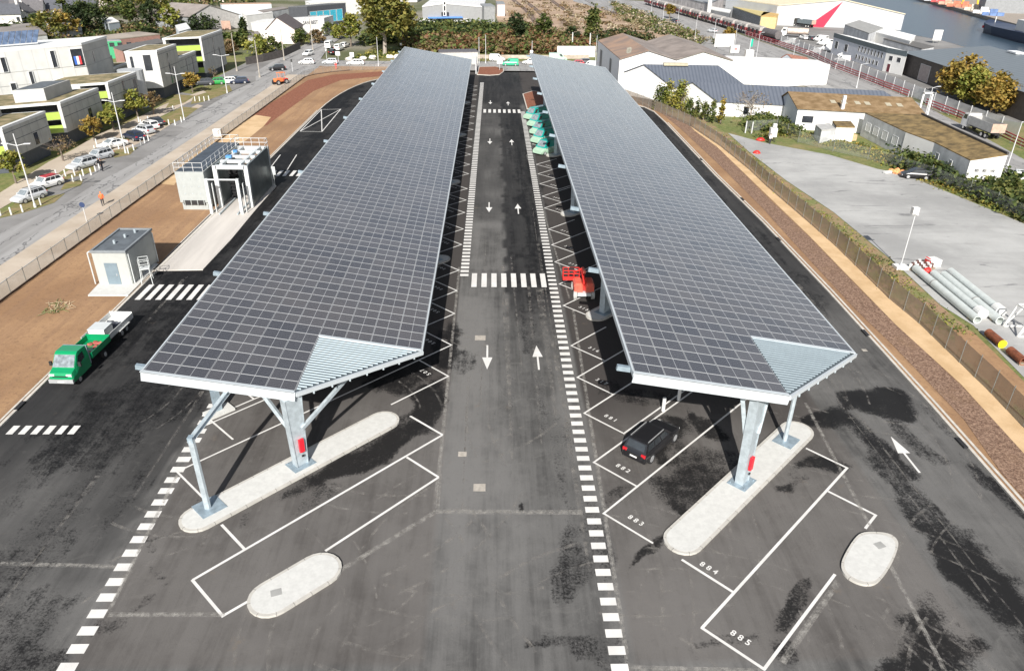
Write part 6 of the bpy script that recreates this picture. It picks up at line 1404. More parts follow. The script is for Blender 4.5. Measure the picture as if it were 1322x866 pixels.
# dock buildings
ROOFB = stripes('blue_grey_sheet', (.17, .195, .215), (.15, .172, .19), 1.1, 0, .5, .5, soft=.2, grime=.08); BROWNW = mat('brown_block_wall', (.105, .09, .08), .9, var=.18, scale=1.2)
A, B = G(1166, 67, 5.2), G(1340, 124, 5.2); rear = G(1240, 52, 8.2); rearR = rear+(B-A)*1.0; far_l = G(1205, 50, 5.2)
rt = thing('dock_shed', 'big dark-walled dock shed with a blue-grey hipped roof', 'warehouse', (A.x, A.y, 0)); dpt = Vector((rear.x-A.x, rear.y-A.y, 0)); nrm = Vector((-(B-A).y, (B-A).x, 0)).normalized(); dep = 30
A2, B2 = A+nrm*dep, B+nrm*dep; m = MB(); m.prism([(p.x, p.y) for p in (A, B, B2, A2)], 0, 5.2); m.build('wall', BROWNW, rt)
rA = A+nrm*dep*.5+(B-A).normalized()*12; rA.z = 8.4; rB = B+nrm*dep*.5; rB.z = 8.4; ov = -nrm*.5; m = MB(); m.add([A+ov, B+ov, B2, A2, rA, rB], [(0, 1, 5, 4), (1, 2, 5), (2, 3, 4, 5), (3, 0, 4)]); m.build('roof', ROOFB, rt)
m = MB(); 
for k in (.25, .5, .6): c_ = rA.lerp(rB, k); m.box((c_.x, c_.y, c_.z+.1), (4, 2.2, .35), dirang(rA, rB))
m.build('ridge_skylight', mat('white_skylight', (.75, .76, .77), .5), rt)
q0, q1 = fp(1188, 90, (A.x, A.y), (B.x, B.y)), fp(1200, 95, (A.x, A.y), (B.x, B.y)); s0 = (q0-A).xy.length; s1 = (q1-A).xy.length; win(rt, (A.x, A.y), (B.x, B.y), s0, s1, .2, 3.9, mat('pink_grey_door', (.40, .34, .32), .8), name='door', out=.12)
A, B, C_ = (1077.5,43), (1146,62), (1172,67); rt, P_ = flat('dock_office', 'two-storey pale dock office with a dark roof band and white flat roof', 'office', A, B, C_, 5.9, mat('pale_lilac_wall', (.55, .57, .62), .7, var=.06), mat('white_flat_roof', (.78, .78, .76), .7))
a, b_, c_ = (Vector((*P_[i], 0)) for i in (0, 1, 2))
for p, q in ((a, b_), (b_, c_)):
    d = (q-p).normalized(); n = Vector((d.y, -d.x, 0))*.12; m = MB(); m.prism([(x.x, x.y) for x in (p+n, q+n, q, p)], 4.7, 5.95); m.build('fascia_band', mat('slate_band', (.085, .11, .125), .6), rt)
d = (c_-b_).normalized(); n = Vector((d.y, -d.x, 0))*.06; m = MB(); m.prism([(x.x, x.y) for x in (b_+n, c_+n, c_, b_)], 0, 4.7); m.build('end_wall', WALLW, rt)
Lw = (b_-a).length
for k in range(8): win(rt, a, b_, Lw*(.52+k*.058), Lw*(.52+k*.058)+Lw*.025, 3.0, 4.4)
for k in range(7): win(rt, a, b_, Lw*(.5+k*.062), Lw*(.5+k*.062)+Lw*.03, .9, 2.0)
for k in (.06, .26): win(rt, a, b_, Lw*k, Lw*k+Lw*.06, 1.8, 3.8)
Lw = (c_-b_).length
for k in (.2, .6): win(rt, b_+n, c_+n, Lw*k, Lw*k+1.4, 3.0, 4.1)
win(rt, b_+n, c_+n, Lw*.2, Lw*.2+1.2, .1, 2.1, mat('dark_red_door', (.12, .02, .03), .6), name='door')
flat('dock_annex', 'grey annex with roof plant behind the dock office', 'annex', (1091,32), (1122,43), (1140,36), 5.2, WALLG, CONCG)
flat('dock_annex', 'plain white annex with a flat roof behind the dock office', 'annex', (1122,39), (1175,53), (1182,46), 4.6, WALLW, mat('white_flat_roof', (.78, .78, .76)))
flat('dock_annex', 'low annex with a dark grey flat roof between office and dock shed', 'annex', (1141,50), (1190,63), (1206,60), 3.6, WALLG, mat('dark_flat_roof', (.12, .115, .11), .8))
p0, p1 = g2(1002.4, 33), g2(1158, 39)
fl_, pk_, fr2 = fp(1004, 7.7, p0, p1), fp(1088.6, .5, p0, p1), fp(1168, 19, p0, p1); v = Vector((-.25, 1, 0))*40
rt = thing('triangle_warehouse', 'huge pale warehouse with a tall red triangle painted on its wall', 'warehouse', (fl_.x, fl_.y, 0)); m = MB(); fr_ = [z0(fl_), z0(fr2), fr2, pk_, fl_]; m.loft([fr_, [p+v for p in fr_]]); m.build('wall', mat('pale_sheet_wall', (.44, .455, .47), .6, var=.05, scale=.2), rt)
up = Vector((0, 0, .3)); m = MB()
for a in (fl_, fr2): q = [pk_-v*.01, a-v*.01, a+v, pk_+v]; m.add([*q, *[p+up for p in q]], [(0, 1, 2, 3), (7, 6, 5, 4), (0, 4, 5, 1), (1, 5, 6, 2), (2, 6, 7, 3), (3, 7, 4, 0)])
m.build('roof', mat('cream_roof', (.62, .55, .40), .7), rt)
n = -v.normalized()*.08; m = MB(); m.poly([fp(1041.5,34.5,p0,p1)+n, fp(1062,37,p0,p1)+n, fp(1088.3,2.3,p0,p1)+n]); m.build('red_triangle', mat('signal_red', (.78, .02, .06), .5, var=.03), rt)
for a, b_ in (((1010,12),(1014,19)), ((1018,12),(1026,20))):
    m = MB(); m.poly([fp(a[0],b_[1],p0,p1)+n, fp(b_[0],b_[1],p0,p1)+n, fp(b_[0],a[1],p0,p1)+n, fp(a[0],a[1],p0,p1)+n]); m.build('white_panel', WHITE, rt)
GREYR = mat('grey_sheet', (.24, .25, .26), .6, var=.1)
flat('dock_hall', 'long grey hall with a yellow roof edge behind the red train', 'hall', (940,-8), (1003,9), (1060,-6), 6.5, GREYR, mat('yellow_edge_roof', (.48, .40, .18), .7))
flat('dock_hall', 'low grey workshop with open bays beside the yellow dock office', 'workshop', (938,6), (982,21), (1000,14), 4.5, mat('bay_grey', (.2, .21, .22), .7, var=.3), mat('yellow_edge_roof', (.48, .40, .18)))
flat('dock_hall', 'small yellow dock office at the corner of the triangle warehouse', 'office', (982,20.5), (1003,22), (1006,17), 4.5, mat('yellow_wall', (.62, .50, .25), .8), mat('orange_roof', (.5, .33, .12), .7))
flat('dock_hall', 'tall dirty white hall behind the red train at the top edge', 'hall', (862,-8), (914,5), (935,-4), 5.5, mat('dirty_white_wall', (.55, .52, .51), .8, var=.25, scale=.3), GREYR)
flat('dock_canopy', 'bright white low canopy roof beside the tall dirty white hall', 'canopy', (905,10), (942,17), (944,13), 3.2, GREYR, WHITE)
q = g2(914, 23); m = MB(); m.cyl((*q, 0), (*q, 16), .9, n=10); tag(m.build('white_mast', WHITE), 'thick white mast rising before the tall dirty white hall', 'mast')
gable('kiosk', 'small kiosk with a rusty brown roof beside the red and white rails', 'kiosk', g2(1010,84), g2(1026,88), (1009.5,75), (1017,70.5), (1026,79), (1040,74.5), WALLB, mat('rust_tile', (.32, .15, .11), .85, var=.15), th=.12)
# billboards by the boulevard
q = g2(932, 77); rt = thing('billboard', 'wide white lettered panel standing behind the warehouse roof', 'billboard', (*q, 0)); m = MB(); m.box((0, 0, 5.2), (6, .25, 3.4), .2); m.build('board', mat('billboard_white', (.68, .67, .66), .7, var=.1), rt, local=True)
m = MB()
for k, ch in enumerate('CUB'):
    vs_, fs_ = text_faces(ch, 2.4, .03); m.add([((-1.9+k*1.9+v_.x)*math.cos(.2)+.16*math.sin(.2), (-1.9+k*1.9+v_.x)*math.sin(.2)-.16, 5.6+v_.y) for v_ in vs_], fs_)
m.build('lettering', mat('letter_white', (.8, .8, .8), .6), rt, local=True)
m = MB(); m.box((-2, .1, 1.9), (.2, .2, 3.8)); m.box((2, .1, 1.9), (.2, .2, 3.8)); m.build('frame', FPOST, rt, local=True)
q = g2(946, 83); rt = thing('billboard', 'small white sign with a red mark behind the warehouse wall', 'billboard', (*q, 0)); m = MB(); m.box((0, 0, 4.0), (2.6, .2, 2.0), .2); m.build('board', WHITE, rt, local=True); m = MB(); m.box((.2, -.18, 4.0), (.9, .06, .25), .2); m.build('red_mark', RED, rt, local=True); m = MB(); m.box((0, .1, 1.5), (.2, .2, 3)); m.build('post', FPOST, rt, local=True)
q = g2(965, 82); rt = thing('flag_pole', 'green banner on a white stand behind the long white wall', 'banner', (*q, 0)); m = MB(); m.cyl((0, 0, 0), (0, 0, 6.5), .1); m.build('pole', STEELP, rt, local=True); m = MB(); m.box((.35, 0, 5.4), (.6, .05, 2.0)); m.build('banner', mat('green_banner', (.0, .38, .25), .6), rt, local=True); m = MB(); m.box((0, 0, 2.6), (2.2, 1.6, 2)); m.build('stand', WHITE, rt, local=True)
# buildings at the top centre and left
SIGNB = mat('sign_black', (.02, .02, .025), .6)
p0, p1 = g2(541, 31), g2(640, 29)
a, k_, b_ = fp(545,9.5,p0,p1), fp(574,5.5,p0,p1), fp(624,10,p0,p1); v = Vector((.02, 1, 0))*34
rt = thing('retail_hall', 'grey retail hall with a blue awning and vertical sign at the top centre', 'shop', (a.x, a.y, 0)); m = MB(); fr_ = [z0(a), z0(b_), b_, k_, a]; m.loft([fr_, [p+v for p in fr_]]); m.build('wall', mat('shop_grey', (.28, .285, .29), .7, var=.06), rt)
m = MB(); ov = Vector((0, -1, 0))
for e in (a, b_): q = [k_+ov*.2, e+ov*.2, e+v, k_+v]; m.add([*q, *[p+Vector((0, 0, .4)) for p in q]], [(0, 1, 2, 3), (7, 6, 5, 4), (0, 4, 5, 1), (1, 5, 6, 2), (2, 6, 7, 3), (3, 7, 4, 0)])
m.build('roof', mat('pale_sheet_roof', (.62, .62, .62), .6), rt)
def onface(nm, x0, y0_, x1, y1_, m_, off, th=.2):
    P_, Q_ = fp(x0, y1_, p0, p1), fp(x1, y0_, p0, p1); mb = MB(); mb.box(((P_.x+Q_.x)/2, (P_.y+Q_.y)/2-off, (P_.z+Q_.z)/2), (abs(Q_.x-P_.x), th, abs(Q_.z-P_.z)), dirang(p0, p1)); return mb.build(nm, m_, rt)
onface('awning', 552, 21.5, 598, 24, mat('awning_blue', (.10, .25, .62), .6), .8, 1.6); onface('shopfront', 565, 24.3, 585, 30, WDARK, .15); onface('front_wall', 541, 24, 564, 33, WALLW, .2); onface('front_wall', 586, 24.5, 604, 33, WALLW, .2); onface('yard_wall', 604, 27, 626, 33, WALLW, 3)
sg = onface('vertical_sign', 572, 2, 575.8, 21, WHITE, .25)
for x0, y0_, x1, y1_ in ((573,3,575,6),(573,8,575,14),(570,16,572,20.5),(577,16,579.5,20.5),(573,16,575,20)):
    o = onface('sign_letter', x0, y0_, x1, y1_, SIGNB, .42, .1); o.parent = rt
flat('side_unit', 'grey and white side unit with a roller door right of the grey retail hall', 'shop', (620,5), (625,8.5), (639,8.2), 6.6, mat('unit_grey', (.27, .275, .28), .7), GREYR)
flat('retail_unit', 'pale pink unit with dark windows at the right of the retail hall', 'shop', (640,2), (642,5.5), (652,5.5), 5, mat('pale_pink_wall', (.58, .50, .48), .8), GREYR)
# pink house, white depot, dark glass-fronted building
r4 = gable('house', 'pale pink gabled house with a dark roof by the left junction', 'house', g2(343,57), g2(380,57), (343,38.5), (357,23), (380,38), (369,18), mat('pale_pink_render', (.72, .63, .59), .85, var=.04), mat('dark_tile', (.10, .085, .085), .8))
win(r4[0], (r4[3].x, r4[3].y), ((r4[3]+r4[4]).x, (r4[3]+r4[4]).y), 1.5, 2.6, 1, 2.4); win(r4[0], (r4[3].x, r4[3].y), ((r4[3]+r4[4]).x, (r4[3]+r4[4]).y), 5, 6, 1, 2.4)
p0, p1 = g2(323, 46), g2(416, 44)
rt, P_ = flat('depot', 'long white depot with dark lettering behind the pale pink house', 'depot', (324,29), (418,23.5), (430,20), 5.6, WALLW, mat('pale_roof', (.62, .62, .61), .7))
a, b_ = Vector((*P_[0], 0)), Vector((*P_[1], 0)); d = (b_-a).normalized(); n = Vector((d.y, -d.x, 0))*.12; q0 = fp(391, 30, P_[0], P_[1]); q1 = fp(410, 29, P_[0], P_[1]); vs_, fs_ = text_faces('SANI BEST', 1.5, .03); wdt = (q1-q0).xy.length; sx_ = wdt/max(1e-3, (max(v_.x for v_ in vs_)-min(v_.x for v_ in vs_)))
m = MB(); cc = (q0+q1)/2; m.add([(cc.x+d.x*v_.x*sx_+n.x, cc.y+d.y*v_.x*sx_+n.y, cc.z+v_.y) for v_ in vs_], fs_); m.build('lettering', mat('lettering_grey', (.12, .12, .13), .6), rt)
rt, P_ = flat('showroom', 'dark grey showroom with bright turquoise glass behind the white depot', 'showroom', (372,9), (396,8.5), (446,4), 7.2, mat('charcoal_cladding', (.065, .07, .08), .6, var=.1), mat('showroom_roof', (.12, .125, .13), .7))
a, b_ = P_[1], P_[2]; Lw = math.hypot(b_[0]-a[0], b_[1]-a[1]); 
for k in range(5): win(rt, a, b_, Lw*(.06+k*.17), Lw*(.06+k*.17)+Lw*.15, 1.2, 5.2, mat('turquoise_glass', (.06, .42, .55), .15, var=.15), fr=.1)
win(rt, P_[0], P_[1], 7, 10, 2.2, 4); win(rt, P_[0], P_[1], 11, 14, 2.2, 4)
flat('white_hall', 'big bright white hall roof behind the turquoise showroom', 'hall', (394,1.5), (400,3.5), (470,-1), 5.8, WALLW, mat('bright_white_roof', (.8, .8, .79), .6))
# barns and sheds
BARNR = mat('barn_roof', (.23, .205, .19), .9, var=.15, scale=.3)
r5 = gable('barn', 'large grey gabled barn with a brick base, right of the shrubs at top left', 'barn', g2(243,42), g2(302,37), (245,21.5), (269,7), (308,19), (222,4), GREYR, BARNR, fm=mat('barn_front', (.37, .36, .35), .8, var=.12))
m = MB(); a, b_ = fp(272, 35, g2(243,42), g2(302,37)), fp(301, 26, g2(243,42), g2(302,37)); m.box(((a.x+b_.x)/2, (a.y+b_.y)/2-.15, b_.z/2), (b_.x-a.x, .3, b_.z)); m.build('brick_base', mat('pink_brick', (.42, .28, .22), .9, var=.1), r5[0])
flat('shed', 'blue-grey corrugated shed below the left end of the grey barn', 'shed', (226,33), (231,41), (246,37), 4, mat('blue_sheet', (.48, .53, .58), .6), mat('pale_roof', (.62, .62, .61)))
flat('warehouse', 'pale blue warehouse with an orange-brown roof edge at the top left', 'warehouse', (284,4.5), (286,5.5), (350,4.5), 6.5, mat('pale_blue_sheet', (.52, .58, .62), .6, var=.05), mat('brown_roof', (.36, .24, .17), .85))
flat('white_unit', 'bright white cube-like unit between the barn and the pale pink house', 'unit', (312,16.5), (318,20), (352,16), 5, WALLW, WALLW)
flat('grey_unit', 'grey roofed shed between the pale blue warehouse and the showroom', 'shed', (333,13.5), (340,16), (372,11), 5.2, WALLG, BARNR)
flat('low_white_unit', 'low white outbuilding with red trims above the car park square', 'unit', (290,45), (291,47.5), (318,44), 2.6, WALLW, mat('rust_tile', (.32, .15, .11)))
flat('low_white_unit', 'second low white outbuilding beside the dark cypress', 'unit', (318,42), (320,48), (336,46), 3.0, WALLW, BARNR)
TANR = mat('tan_flat_roof', (.30, .26, .22), .95, var=.2, scale=.15); DKR = mat('dark_flat_roof', (.12, .115, .11), .8)
flat('workshop', 'low building with a wide tan roof behind the tall white building', 'workshop', (112,48), (140,51.5), (206,44), 4.0, mat('workshop_wall', (.35, .2, .17), .8), TANR)
flat('workshop', 'low dark-roofed building behind the white tower block', 'workshop', (146,60.5), (158,65), (216,54), 4.8, mat('workshop_wall', (.35, .2, .17)), DKR)
q0 = G(134, 60); rt, P_ = flat('green_shed', 'green-fronted shed behind the end of the tall white building', 'shed', (134,51.5), (136,52.5), (156,52), 4.6, mat('green_sheet', (.05, .34, .16), .6, var=.06), GREYR)
for k in (.08, .3, .55, .8): win(rt, P_[1], P_[2], 9*k, 9*k+1.2, 3.0, 4.0, frame=False)
LONGR = mat('long_grey_roof', (.225, .205, .19), .9, var=.18, scale=.15)
flat('long_shed', 'long low grey roof at the left edge below the houses', 'shed', (-30,36), (-20,52), (60,44), 4.5, WALLG, LONGR)
flat('long_shed', 'grey roofed shed right of the long low grey roof, among bushes', 'shed', (58,24), (66,36), (104,31), 4.2, WALLG, LONGR)
flat('white_unit', 'small pale blue and white hut between bushes at top left', 'hut', (131,24), (140,30), (154,28), 3.2, mat('pale_blue_sheet', (.52, .58, .62)), WALLW)
# wooden fence and garden wall at the left junction
p = [g2(*q) for q in ((318,84), (340,80), (365,74), (388,63))]; rt = thing('wooden_fence', 'dark wooden fence in front of the pale pink house garden', 'fence', (*p[0], 0)); m = MB()
for a, b_ in zip(p, p[1:]): m.bar((*a, .95), (*b_, .95), .12, 1.9)
m.build('boards', mat('dark_boards', (.09, .08, .075), .9, var=.2), rt)
# substation and white trailer wall behind the canopies
rt, P_ = flat('substation', 'flat-roofed grey substation behind the far end of the left canopy', 'substation', (566,64), (568,67.3), (617,66.5), 3.2, mat('substation_wall', (.46, .45, .42), .85), mat('substation_roof', (.11, .105, .115), .8))
m = MB(); q = g2(615, 92); m.box((q[0], q[1], 1.5), (.25, 9, 3.0)); tag(m.build('gate_wall', WALLG), 'narrow grey wall at the far right corner of the left canopy', 'wall')
p = [g2(719,74), g2(768,74)]; m = MB(); m.bar((*p[0], 1.5), (*p[1], 1.5), .3, 3.0); tag(m.build('garden_wall', mat('grubby_white_wall', (.62, .60, .57), .85, var=.2, scale=.6)), 'grubby white wall between the scrub and the white warehouse', 'wall')
p = [g2(600,75.5), g2(700,76.5), g2(760,76)]; m = MB()
for a, b_ in zip(p, p[1:]): m.bar((*a, .5), (*b_, .5), .4, 1.0)
tag(m.build('low_wall', mat('low_wall_stone', (.42, .36, .30), .9, var=.2, scale=1)), 'low stone wall along the road in front of the scrub', 'wall')
# far houses
HW = [mat('house_white_%d' % i, c_, .85, var=.06) for i, c_ in enumerate(((.72, .70, .66), (.66, .60, .52), (.70, .62, .57)))]; HR = [mat('house_slate_%d' % i, c_, .8, var=.12) for i, c_ in enumerate(((.085, .09, .105), (.12, .115, .12), (.075, .075, .085)))]
def house(px_, w_, dp, he, ang, wi, ri, label):
    q = g2(*px_); rt = thing('house', label, 'house', (*q, 0), R(ang), 'houses on the far left skyline'); a, b_ = w_/2, dp/2; rh = he+dp*.42
    m = MB(); m.loft([[(x, -b_, 0), (x, b_, 0), (x, b_, he), (x, 0, rh), (x, -b_, he)] for x in (-a, a)]); m.build('wall', HW[wi], rt, local=True)
    m = MB()
    for s in (-1, 1): q_ = [(-a-.3, 0, rh), (-a-.3, s*(b_+.4), he-.3), (a+.3, s*(b_+.4), he-.3), (a+.3, 0, rh)]; m.add([*q_, *[(x, y, z+.18) for x, y, z in q_]], [(0, 1, 2, 3), (7, 6, 5, 4), (0, 4, 5, 1), (1, 5, 6, 2), (2, 6, 7, 3), (3, 7, 4, 0)])
    rf = m.build('roof', HR[ri], rt, local=True); m = MB(); m.box((a-.6, 0, rh+.5), (.7, .7, 1.6)); m.build('chimney', HW[wi], rf, local=True)
    for k in range(max(2, int(w_/3.2))):
        x = -a+1.4+k*(w_-2.4)/max(1, int(w_/3.2)-1 if int(w_/3.2) > 1 else 1)
        m = MB(); m.box((x, -b_-.03, 1.6), (1.0, .08, 1.3)); m.build('window', WDARK, rt, local=True)
    return rt
hl = [((12,30),9,7,3.4,25,0,0,'slate-roofed house at the left edge, nearest the long grey roof'), ((20,22),9,7,3.4,20,1,2,'house with a dark roof just above the first at the left edge'), ((29,27),8,7,3.2,100,0,1,'white gable-end house second from the left edge'), ((40,24),11,8,3.2,18,0,1,'grey-roofed house left of the white gable house'), ((62,22),12,8,3.2,20,0,0,'long white-walled house above the long grey roof'), ((66,14),10,8,3.4,20,0,1,'white house behind the long white-walled house'), ((57,11),8,7,3.6,105,0,0,'narrow white gable house in the middle of the group'), ((84,8),12,8,3.6,18,1,1,'cream house at the top edge, left of the tall chimneyed terrace'), ((74,18),6,6,3.0,110,0,2,'small white gable house beside the green conifer'), ((104,16),14,8,3.4,16,2,0,'pinkish long house right of the conifer'), ((110,7),13,8,3.6,16,0,1,'pale terrace house at the top edge'), ((126,12),12,9,4.4,20,2,0,'tall pinkish house with a steep slate roof'), ((146,8),16,9,4.2,16,2,1,'long house with a slate roof at the top edge right of the terrace'), ((163,6),12,8,4.2,16,0,0,'white house at the right end of the skyline row'), ((33,10),10,8,3.6,20,0,1,'house half hidden in the dark top left corner'), ((10,14),10,8,3.4,20,0,2,'dark-roofed house in the top left corner'), ((92,1),12,8,3.6,16,0,0,'white house behind the terrace at the very top'), ((50,3),12,8,3.6,18,0,1,'pale house at the very top left of the middle'), ((120,0),12,8,3.8,16,0,0,'white house at the very top above the steep slate roof'), ((215,3),12,8,4,12,0,1,'white house at the top edge above the barn'), ((245,1),12,8,4,12,0,0,'white house at the top edge behind the barn ridge'), ((190,0),12,8,4,12,1,1,'cream house at the top edge above the tall hedge'), ((275,2),12,8,4,8,2,1,'pinkish house at the top edge right of the barn'), ((310,-2),14,9,4,8,0,0,'white house at the top edge behind the pale blue warehouse'), ((365,-3),14,9,5,5,2,0,'long pinkish house at the top edge behind the grey shed'), ((520,2),16,9,4,0,0,1,'house peeping over the poplar at the top edge')]
for h_ in hl: house(*h_)
# far quay, cargo and ship
quay = [g2(*p, 0) for p in ((1150,-8),(1190,2),(1246,18),(1280,28),(1340,44),(1500,40),(1500,-60),(1150,-60))]
m = MB(); m.prism(quay, -.1, 1.5); struct(m.build('far_quay', mat('quay_stone', (.30, .26, .22), .9, var=.2)))
cols_ = [((.62, .2, .12), 'orange-red'), ((.7, .7, .7), 'white'), ((.65, .35, .25), 'salmon'), ((.5, .08, .08), 'dark red'), ((.12, .2, .4), 'blue'), ((.55, .5, .42), 'tan')]
spot = ['at the left end of the far quay', 'second from the left on the far quay', 'beside the red stacks', 'left of the yellow crane', 'under the yellow crane', 'right of the yellow crane', 'before the grey silo', 'right of the grey silo', 'at the right end of the far quay']
for i, (x, y, c_) in enumerate(((1190,3,5),(1203,5,1),(1212,7,3),(1222,10,2),(1233,13,0),(1244,14,0),(1256,18,5),(1268,22,1),(1280,25,4))):
    q = g2(x, y); rt = thing('cargo_stack', cols_[c_][1]+' cargo stack '+spot[i], 'cargo', (*q, 1.5), R(-25), 'cargo stacks on the far quay'); m = MB()
    rt.scale = (.62, .62, .55)
    for k in range(3): m.box((k*5-5, 0, 1.3), (4.6, 2.6, 2.6))
    m.box((0, 0, 3.9), (5, 2.6, 2.5)); m.build('containers', mat('cargo_'+cols_[c_][1].replace(' ', '_').replace('-', '_'), cols_[c_][0], .7, var=.25, scale=.3), rt, local=True); m = MB(); m.box((0, 1.4, .1), (16, 3.2, .2)); m.build('pallet_base', CONCG, rt, local=True)
q = g2(1250, 12); rt = thing('quay_crane', 'yellow and orange harbour crane on the far quay', 'crane', (*q, 1.5), R(-20)); YC = mat('crane_yellow', (.80, .42, .02), .5); m = MB()
for x in (-4, 4): m.bar((x, 0, 0), (x*.6, 0, 9), .8, .8)
m.box((0, 0, 9), (9, 2, 1.2)); m.build('portal', YC, rt, local=True); m = MB(); m.box((1, 0, 11), (5, 3, 3)); m.build('cabin', YC, rt, local=True); m = MB(); m.bar((0, 0, 11), (-14, 0, 16), .8, .8); m.build('jib', mat('machine_orange', (.75, .22, .08)), rt, local=True)
q = g2(1290, 20); rt = thing('silo_building', 'grey gabled silo building on the far quay above the blue ship', 'silo', (*q, 1.5), R(-20)); m = MB(); m.loft([[(x, -7, 0), (x, 7, 0), (x, 7, 9), (x, 0, 13), (x, -7, 9)] for x in (-9, 9)]); m.build('wall', GREYR, rt, local=True); m = MB()
for s in (-1, 1): m.poly([(-9.3, 0, 13.2), (-9.3, s*7.4, 9.1), (9.3, s*7.4, 9.1), (9.3, 0, 13.2)])
m.build('roof', mat('pale_sheet_roof', (.62, .62, .62)), rt, local=True)
rt = thing('cargo_ship', 'dark navy ship hull moored at the right edge of the harbour', 'ship', (*g2(1277, 40), 0), dirang(g2(1330, 52), g2(1277, 38))); m = MB()
m.loft([[(x, -w_, .0), (x, -w_*1.15, 7.5+b_), (x, w_*1.15, 7.5+b_), (x, w_, .0)] for x, w_, b_ in ((-60, 6, -2), (-20, 6.5, -2.6), (-6, 5, -2.2), (0, 2.2, -1.4), (3, .3, -.8))]); m.build('hull', mat('navy_hull', (.012, .022, .06), .4, var=.1), rt, local=True)
m = MB(); m.box((-44, 0, 8), (10, 9, 6)); m.build('superstructure', WHITE, rt, local=True); m = MB(); m.cyl((-4, 0, 4.5), (-4, 0, 9), .2); m.build('mast', WHITE, rt, local=True); m = MB(); m.cyl((-6, 5.2, 3), (-6, 5.9, 3), .8, n=12); m.build('emblem', RED, rt, local=True); rt.scale = (.8, .8, .62)
q = g2(1208, 56); rt = thing('quay_sign', 'white board sign standing at the harbour edge behind the dock shed', 'sign', (*q, 0)); m = MB(); m.box((0, 0, 2.6), (3.0, .25, 3.4)); m.build('board', WHITE, rt, local=True); m = MB(); m.box((-1, .1, .5), (.2, .2, 1)); m.build('leg', FPOST, rt, local=True); m = MB(); m.box((1, .1, .5), (.2, .2, 1)); m.build('leg', FPOST, rt, local=True)
# ================================================================== TREES AND PLANTS
def leafmats(key, cols):
    o = []
    for i, c_ in enumerate(cols):
        n_ = 'leaf_%s_%d' % (key, i)
        if n_ not in _mc:
            m = bpy.data.materials.new(n_); t, N, L, b = nodes(m); b.inputs['Roughness'].default_value = .75; b.inputs['Specular IOR Level'].default_value = .2
            f = ntex(t, .9, 4); L.new(mixc(t, ramp(t, f, .3, .7), tuple(x*.75 for x in c_), tuple(x*1.25 for x in c_)), b.inputs['Base Color'])
            tl_ = N.new('ShaderNodeBsdfTranslucent'); tl_.inputs[0].default_value = (c_[0]*1.1, c_[1]*1.1, c_[2]*.8, 1); mx = N.new('ShaderNodeMixShader'); mx.inputs[0].default_value = .3; L.new(b.outputs[0], mx.inputs[1]); L.new(tl_.outputs[0], mx.inputs[2]); L.new(mx.outputs[0], N['Material Output'].inputs[0]); _mc[n_] = m
        o.append(_mc[n_])
    return o
LG = leafmats('green', ((0.109, 0.138, 0.041), (0.065, 0.094, 0.029), (0.160, 0.167, 0.051))); LY = leafmats('yellow', ((0.286, 0.220, 0.039), (0.209, 0.187, 0.039), (0.374, 0.253, 0.055))); LO = leafmats('orange', ((.36,.24,.06),(.28,.21,.055),(.24,.20,.05)))
LD = leafmats('dark', ((0.043, 0.065, 0.026), (0.029, 0.043, 0.019), (0.065, 0.087, 0.029))); LB = leafmats('brown', ((0.195, 0.137, 0.072), (0.156, 0.130, 0.065), (0.247, 0.169, 0.098))); LYG = leafmats('yellowgreen', ((.27,.27,.06),(.19,.22,.05),(.34,.30,.075))); LP = leafmats('poplar', ((0.173, 0.173, 0.045), (0.247, 0.217, 0.060), (0.105, 0.128, 0.038)))
LR = leafmats('reddish', ((0.216, 0.102, 0.054), (0.156, 0.084, 0.042), (0.120, 0.102, 0.042))); LPL = leafmats('plume', ((.42, .36, .26), (.34, .27, .18), (.25, .2, .12)))
BARK = mat('bark', (.16, .13, .105), .95, var=.25, scale=2); BARKP = mat('pale_bark', (.32, .28, .24), .95, var=.25, scale=2)
def leaf(m, c_, s):
    a, b_ = random.uniform(0, 6.28), random.uniform(-.9, .9); u = Vector((math.cos(a), math.sin(a), math.sin(b_)*.7)).normalized(); v = Vector((-math.sin(a)*.6, math.cos(a)*.6, random.uniform(-.8, .8)+.3)).normalized()
    s2 = s*random.uniform(.6, 1.2); m.add([c_-u*s-v*s2*.3, c_+u*s*.2-v*s2, c_+u*s+v*s2*.2, c_-u*s*.1+v*s2], [(0, 1, 2, 3)])
def crown(m, cx, rx, rz, clumps, per, size, hollow=.35, top=1.):
    for k in range(clumps):
        while True:
            d = Vector((random.uniform(-1, 1), random.uniform(-1, 1), random.uniform(-1, 1)))
            if hollow < d.length < 1: break
        d.x *= 1-.3*max(0, d.z)*top; d.y *= 1-.3*max(0, d.z)*top
        c_ = Vector((cx[0]+d.x*rx, cx[1]+d.y*rx, cx[2]+d.z*rz)); cr = rx*random.uniform(.16, .34); sh = random.choice((0, 0, 1, 1, 2))
        for i in range(per):
            q = Vector((random.gauss(0, .5), random.gauss(0, .5), random.gauss(0, .42)))*cr; m.m = sh if random.random() < .75 else random.randint(0, 2); leaf(m, c_+q, size*random.uniform(.6, 1.3))
